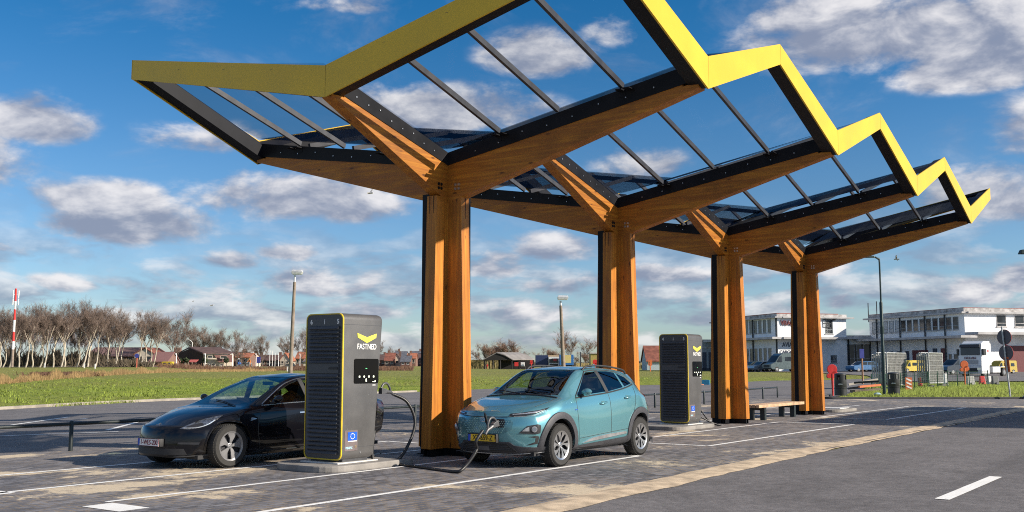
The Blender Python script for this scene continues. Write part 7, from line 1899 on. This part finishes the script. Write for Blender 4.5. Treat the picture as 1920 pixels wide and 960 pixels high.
# three motorcyclists on the dike road
SKIN = M('skin', (.45, .26, .18), .6)
def rider(px, D, suit, bike, helmet, label, label2):
    p = gp(px, D); p.z += .07; f = (-_r * .35 - _k * .9).normalized(); s = Vector((-f.y, f.x, 0))
    b = thing('motorcycle', label2, 'motorcycle', p, 'motorcycles on the dike road')
    for a in (-.72, .72): mini_wheel(b, p, f, s, a, 0, .32, .14)
    m = MB(); m.hexa([tw(p, f, s, a, c, z) for a, c, z in ((-.75, -.16, .55), (.45, -.2, .40), (.45, .2, .40), (-.75, .16, .55), (-.8, -.15, .85), (.5, -.2, 1.0), (.5, .2, 1.0), (-.8, .15, .85))]); build('fairing', m, bike, b, bevel=.06)
    build('handlebar', MB().bar(tw(p, f, s, .45, -.38, 1.08), tw(p, f, s, .45, .38, 1.08), .05), LAMPD, b); build('fork', MB().bar(tw(p, f, s, .72, 0, .32), tw(p, f, s, .45, 0, 1.05), .08), LAMPD, b); build('headlight', MB().lathe([(0, -.06), (.1, 0), (0, .05)], tw(p, f, s, .58, 0, .92), 'Z', 10), LAMPW, b)
    # one continuous figure, seated and leaning to the bars
    bm = bmesh.new(); J = {}; lay = bm.verts.layers.skin.verify()
    def j(n, a, c, z, r, par=None):
        v = bm.verts.new(tw(p, f, s, a, c, z)); v[lay].radius = (r, r); J[n] = v
        if par: bm.edges.new((J[par], v))
    j('pelvis', -.25, 0, .93, .17); J['pelvis'][lay].use_root = True
    j('chest', -.08, 0, 1.30, .20, 'pelvis'); j('neck', .02, 0, 1.52, .08, 'chest'); j('head', .06, 0, 1.66, .11, 'neck'); j('crown', .06, 0, 1.76, .09, 'head')
    for k, nm in ((-1, 'r'), (1, 'l')):
        j('sh' + nm, 0, k * .22, 1.42, .09, 'chest'); j('el' + nm, .2, k * .36, 1.20, .065, 'sh' + nm); j('wr' + nm, .42, k * .34, 1.10, .05, 'el' + nm)
        j('hip' + nm, -.2, k * .14, .90, .12, 'pelvis'); j('kn' + nm, .22, k * .24, .72, .085, 'hip' + nm); j('an' + nm, -.05, k * .24, .34, .06, 'kn' + nm); j('to' + nm, .12, k * .24, .28, .05, 'an' + nm)
    me = bpy.data.meshes.new('person'); bm.to_mesh(me); bm.free(); o = bpy.data.objects.new('person', me); col.objects.link(o)
    o.modifiers.new('skin', 'SKIN'); sb = o.modifiers.new('smooth', 'SUBSURF'); sb.levels = 1; sb.render_levels = 1
    bpy.context.view_layer.update(); me2 = bpy.data.meshes.new_from_object(o.evaluated_get(bpy.context.evaluated_depsgraph_get())); o.modifiers.clear(); o.data = me2; me2.materials.clear(); me2.materials.append(suit)
    tag(o, label, 'person', 'motorcyclists on the dike road')
    h = tw(p, f, s, .06, 0, 1.70); m = MB(); m.lathe([(0, -.16), (.12, -.13), (.155, 0), (.13, .10), (0, .16)], h, 'Z', 14); ho = build('helmet', m, helmet, None, smooth=50); ho.parent = o
    m = MB(); m.box(h + f * .13 + Vector((0, 0, .0)), (.06, .2, .09), rz=math.atan2(f.y, f.x)); vo = build('visor', m, LAMPD, None); vo.parent = ho
rider(450, 232, M('suit_blue_grey', (.05, .08, .14), .7), M('bike_blue', (.02, .08, .30), .3, coat=.5), M('helmet_white', (.7, .7, .7), .2), 'motorcyclist in a blue-grey suit and white helmet, leading the group', 'blue motorcycle leading the group on the dike road')
rider(461, 238, M('suit_black', (.02, .02, .022), .7), M('bike_black', (.02, .02, .02), .3, coat=.5), M('helmet_dark', (.05, .05, .06), .2), 'motorcyclist in black with a dark helmet, middle of the group', 'black motorcycle in the middle of the group')
rider(470, 244, M('suit_orange', (.55, .17, .03), .7), M('bike_grey', (.16, .18, .20), .3, coat=.5), M('helmet_orange', (.6, .3, .05), .2), 'motorcyclist in an orange jacket at the rear of the group', 'grey motorcycle under the rider in orange')
b = gp(487, 246); root = thing('blue_sign', 'blue rectangular sign on a post right of the riders', 'sign', b); build('post', MB().bar(b, (b.x, b.y, zat(672, 246)), .1), PIPE, root); build('panel', MB().box(Vector((b.x, b.y, zat(675, 246))), (.1, .9, 1.5), rz=YAW), M('sign_blue', (.05, .06, .30), .5), root)
# ------------------------------------------------------------------ stacked mesh fence panels and barriers on the island
MESHM = M('galvanised_mesh', (.44, .45, .44), .5, .4, var=.15); TARP = M('grey_shade_net', (.13, .13, .128), .95, var=.3, scale=6)
def panel_pack(px0, px1, px2, D, py_t, py_b, n, label):
    a = gp(px0, D); z1_ = zat(py_t, D); z0 = zat(py_b, D); mid = gp(px1, D - .8); e = gp(px2, D + 1.2)
    pk = thing('fence_panel_pack', label, 'fence panels', a, 'packs of upright mesh fence panels')
    w = e - mid; w.z = 0
    for k in range(n):          # leaning one behind the other
        o = mid.lerp(a, (k + .0) / n); o.z = z0 + .02 * (k % 3)
        ln = w * (.98 if k == 0 else (.94 - .02 * (k % 3))); up = Vector((0, 0, z1_ - z0 - .04 * (k % 4)))
        m = MB(); c = [o, o + ln, o + ln + up, o + up]
        for i in range(4): m.tube([c[i], c[(i + 1) % 4]], .035, 6)
        po = build('mesh_panel', m, MESHM, pk)
        m = MB()
        for i in range(1, 15): m.bar(o + ln * i / 15, o + ln * i / 15 + up, .014)
        for i in range(1, 12): m.bar(o + up * i / 12, o + ln + up * i / 12, .014)
        build('wire_grid', m, MESHM, po)
        if k == 0:
            nf = -_k * .05; m = MB(); m.prism([c[0] + ln * .03 - nf * .3, c[1] - ln * .03 - nf * .3, c[2] - ln * .03 - up * .03 - nf * .3, c[3] + ln * .03 - up * .03 - nf * .3], [c[0] + ln * .03 - nf * .5, c[1] - ln * .03 - nf * .5, c[2] - ln * .03 - up * .03 - nf * .5, c[3] + ln * .03 - up * .03 - nf * .5]); build('shade_net', m, TARP, po)
    m = MB(); 
    for t in (.1, .9): m.box(mid.lerp(e, t) + Vector((0, 0, .06)), (.7, .25, .14), rz=YAW)
    build('panel_foot', m, CONC, pk)
panel_pack(1628, 1660, 1696, 69, 662, 722, 8, 'left pack of upright galvanised mesh panels behind the lamp post, grey net over it')
panel_pack(1713, 1738, 1764, 70, 662, 718, 7, 'right pack of upright galvanised mesh panels, grey net over it')
GRN = M('green_fence_wire', (.02, .085, .05), .5, var=.2)
gf = thing('wire_fence', 'low green wire mesh fence on thin posts across the far side of the island', 'fence', gp(1630, 66))
pp = [gp(px, 66 + .3 * k) for k, px in enumerate((1630, 1656, 1684, 1710, 1735, 1753, 1772, 1790, 1812, 1847))]
for q in pp: build('post', MB().bar(q, q + Vector((0, 0, 1.05)), .05), GRN, gf)
m = MB()
for a, b in zip(pp, pp[1:]):
    for k in range(7): m.bar(a + Vector((0, 0, .08 + .15 * k)), b + Vector((0, 0, .08 + .15 * k)), .010)
    n = int((b - a).length / .12)
    for k in range(1, n): m.bar(a.lerp(b, k / n) + Vector((0, 0, .05)), a.lerp(b, k / n) + Vector((0, 0, 1.0)), .008)
build('wire_mesh', m, GRN, gf)
def barrier(px, D, w, h, mat, label, foot=True):
    b = gp(px, D); root = thing('road_barrier', label, 'barrier', b, 'plastic road barriers')
    m = MB(); m.hexa([b + _r * x * w + _k * y + Vector((0, 0, z * h)) for x, y, z in ((-.5, -.22, 0), (.5, -.22, 0), (.5, .22, 0), (-.5, .22, 0), (-.44, -.08, 1), (.44, -.08, 1), (.44, .08, 1), (-.44, .08, 1))]); build('barrier_body', m, mat, root, bevel=.03)
    build('barrier_slot', MB().b2((-.12 * w, -.012, 0), (.12 * w, .012, .14)), LAMPD, root, local=True).location = _k * -.22 + Vector((0, 0, .02))
barrier(1720, 75, .22, .6, REDP, 'red plastic barrier between the two packs of mesh panels'); barrier(1768, 75, .25, .8, RW[1], 'white plastic barrier leaning at the right pack of mesh panels'); barrier(1814, 74, .55, .62, M('dull_white_plastic', (.45, .44, .42), .6, dirt=.3), 'dull white plastic barrier before the lorry'); barrier(1836, 76, .38, .6, REDP, 'red plastic barrier right of the dull white one'); barrier(1849, 77, .22, .6, RW[1], 'narrow white barrier under the lorry cab'); barrier(1860, 75, .45, .62, M('grey_plastic', (.16, .16, .16), .6), 'dark grey barrier at the lorry wheel')
red_hood(1804, 72, 676, 707, 'orange-red hood over a signal post between the mesh panels and the lorry', M('hood_orange', (.60, .13, .04), .45))
b = gp(1613.5, 84); root = thing('post_sign', 'thin tan post with a blue sign seen edge-on behind the bin', 'sign', b); build('post', MB().bar(b, (b.x, b.y, zat(672, 84)), .11), M('tan_post', (.42, .22, .12), .7), root); build('panel', MB().box(Vector((b.x, b.y, zat(663, 84))), (.12, .35, .75), rz=YAW), M('sign_blue', (.05, .06, .30), .5), root)
b = gp(1699, 64); root = thing('hazard_board', 'orange and white hazard board standing right of the left panel pack', 'hazard board', b)
build('board', MB().box(b + Vector((0, 0, .38)), (.42, .06, .75), rz=YAW - R(90)), OR, root)
for k in range(3): build('stripe', MB().box(b + Vector((0, 0, .15 + .23 * k)) - _k * .035, (.34, .012, .09), rot=(Matrix.Rotation(YAW - R(90), 3, 'Z') @ Matrix.Rotation(R(25), 3, 'Y'))), INKW, root)
for k, (px, D, a0, ln, mat) in enumerate(((1618, 61, .35, 2.0, BARKD), (1622, 61.6, -.2, 2.3, LAMPD), (1626, 61.2, .55, 1.7, OR), (1614, 62, .1, 1.8, CREAM), (1620, 60.5, -.5, 1.5, LAMPD))):
    b = gp(px, D); c = b + Vector((0, 0, .14 + .12 * k)); d = (_r * math.cos(a0) + _k * math.sin(a0) * .6); tag(build('timber_scrap', MB().bar(c - d * ln / 2 - Vector((0, 0, .05)), c + d * ln / 2 + Vector((0, 0, .25 if k % 2 else .05)), .16, .12), mat), 'scrap beam in the heap at the left foot of the mesh panels', 'scrap', 'heap of scrap by the mesh panels')
b = gp(1640, 52.5); tag(build('plastic_bag', MB().lathe([(0, 0), (.16, .03), (.2, .10), (.12, .17), (0, .19)], b, 'Z', 12), M('bag_pale_blue', (.35, .50, .58), .5), smooth=60), 'crumpled pale blue bag in the grass left of the lamp post', 'bag')
b = gp(1321, 82); tag(build('crate', MB().box(b + Vector((0, 0, .18)), (.8, .6, .42), rz=.4).box(b + Vector((0, 0, .36)), (.6, .4, .1), rz=.4), M('crate_blue', (.02, .22, .38), .5)), 'small blue crate on the asphalt right of the far charging post', 'crate')
b = gp(1313, 81); tag(build('rag', MB().lathe([(0, 0), (.2, .02), (.16, .09), (0, .12)], b, 'Z', 9), M('rag_orange', (.55, .2, .1), .8)), 'orange scrap lying left of the blue crate', 'scrap')
# lorry trailer parked beyond the right edge: only its shadow falls across the bays
tp_ = thing('box_trailer', 'white box trailer parked beyond the right edge, throwing its shadow across the bays', 'trailer', (22, -10.4, 0))
build('box', MB().b2((16.35, -11.7, 1.1), (29.6, -9.2, 4.0)), VW, tp_, bevel=.05); build('side_skirt', MB().b2((17.0, -11.5, .35), (29.0, -9.4, 1.1)), LAMPD, tp_)
for x in (24.5, 25.8, 27.1):
    for y in (-11.4, -9.5): mini_wheel(tp_, Vector((x, y, -.01)), Vector((1, 0, 0)), Vector((0, 1, 0)), 0, 0, .5, .3)
# gulls
def gull(px, py, D, span, roll, label):
    c = at(px, py, D); m = MB(); f = (-_r * .9 + _k * .4).normalized(); s = f.cross(Vector((0, 0, 1))); z = Vector((0, 0, 1))
    m.tube([c - f * .22 * span, c - f * .1 * span, c + f * .1 * span, c + f * .2 * span], [.015 * span, .055 * span, .05 * span, .02 * span][0:1] * 1 if False else .05 * span, 8)
    for k in (-1, 1):
        q = [c + f * .08 * span, c + s * k * .25 * span + z * (.16 + roll * k) * span + f * .06 * span, c + s * k * .5 * span + z * (.10 + 2 * roll * k) * span - f * .06 * span, c + s * k * .25 * span + z * (.15 + roll * k) * span - f * .06 * span, c - f * .06 * span]
        m.prism(q, [p - z * .02 * span for p in q])
    tag(build('gull', m, M('gull_grey', (.42, .41, .40), .8)), label, 'bird', 'birds in the sky')
gull(694, 362, 60, .9, .12, 'pale gull flying under the beam left of the nearest column')
gull(1681, 486, 75, .9, -.1, 'gull flying right of the slim green street lamp')
gull(397, 573, 120, .9, .05, 'small dark bird in the sky left of the concrete lamp post, lower right of two'); gull(362, 565, 160, .7, .05, 'tiny dark bird in the sky above the brown house, upper left of two')
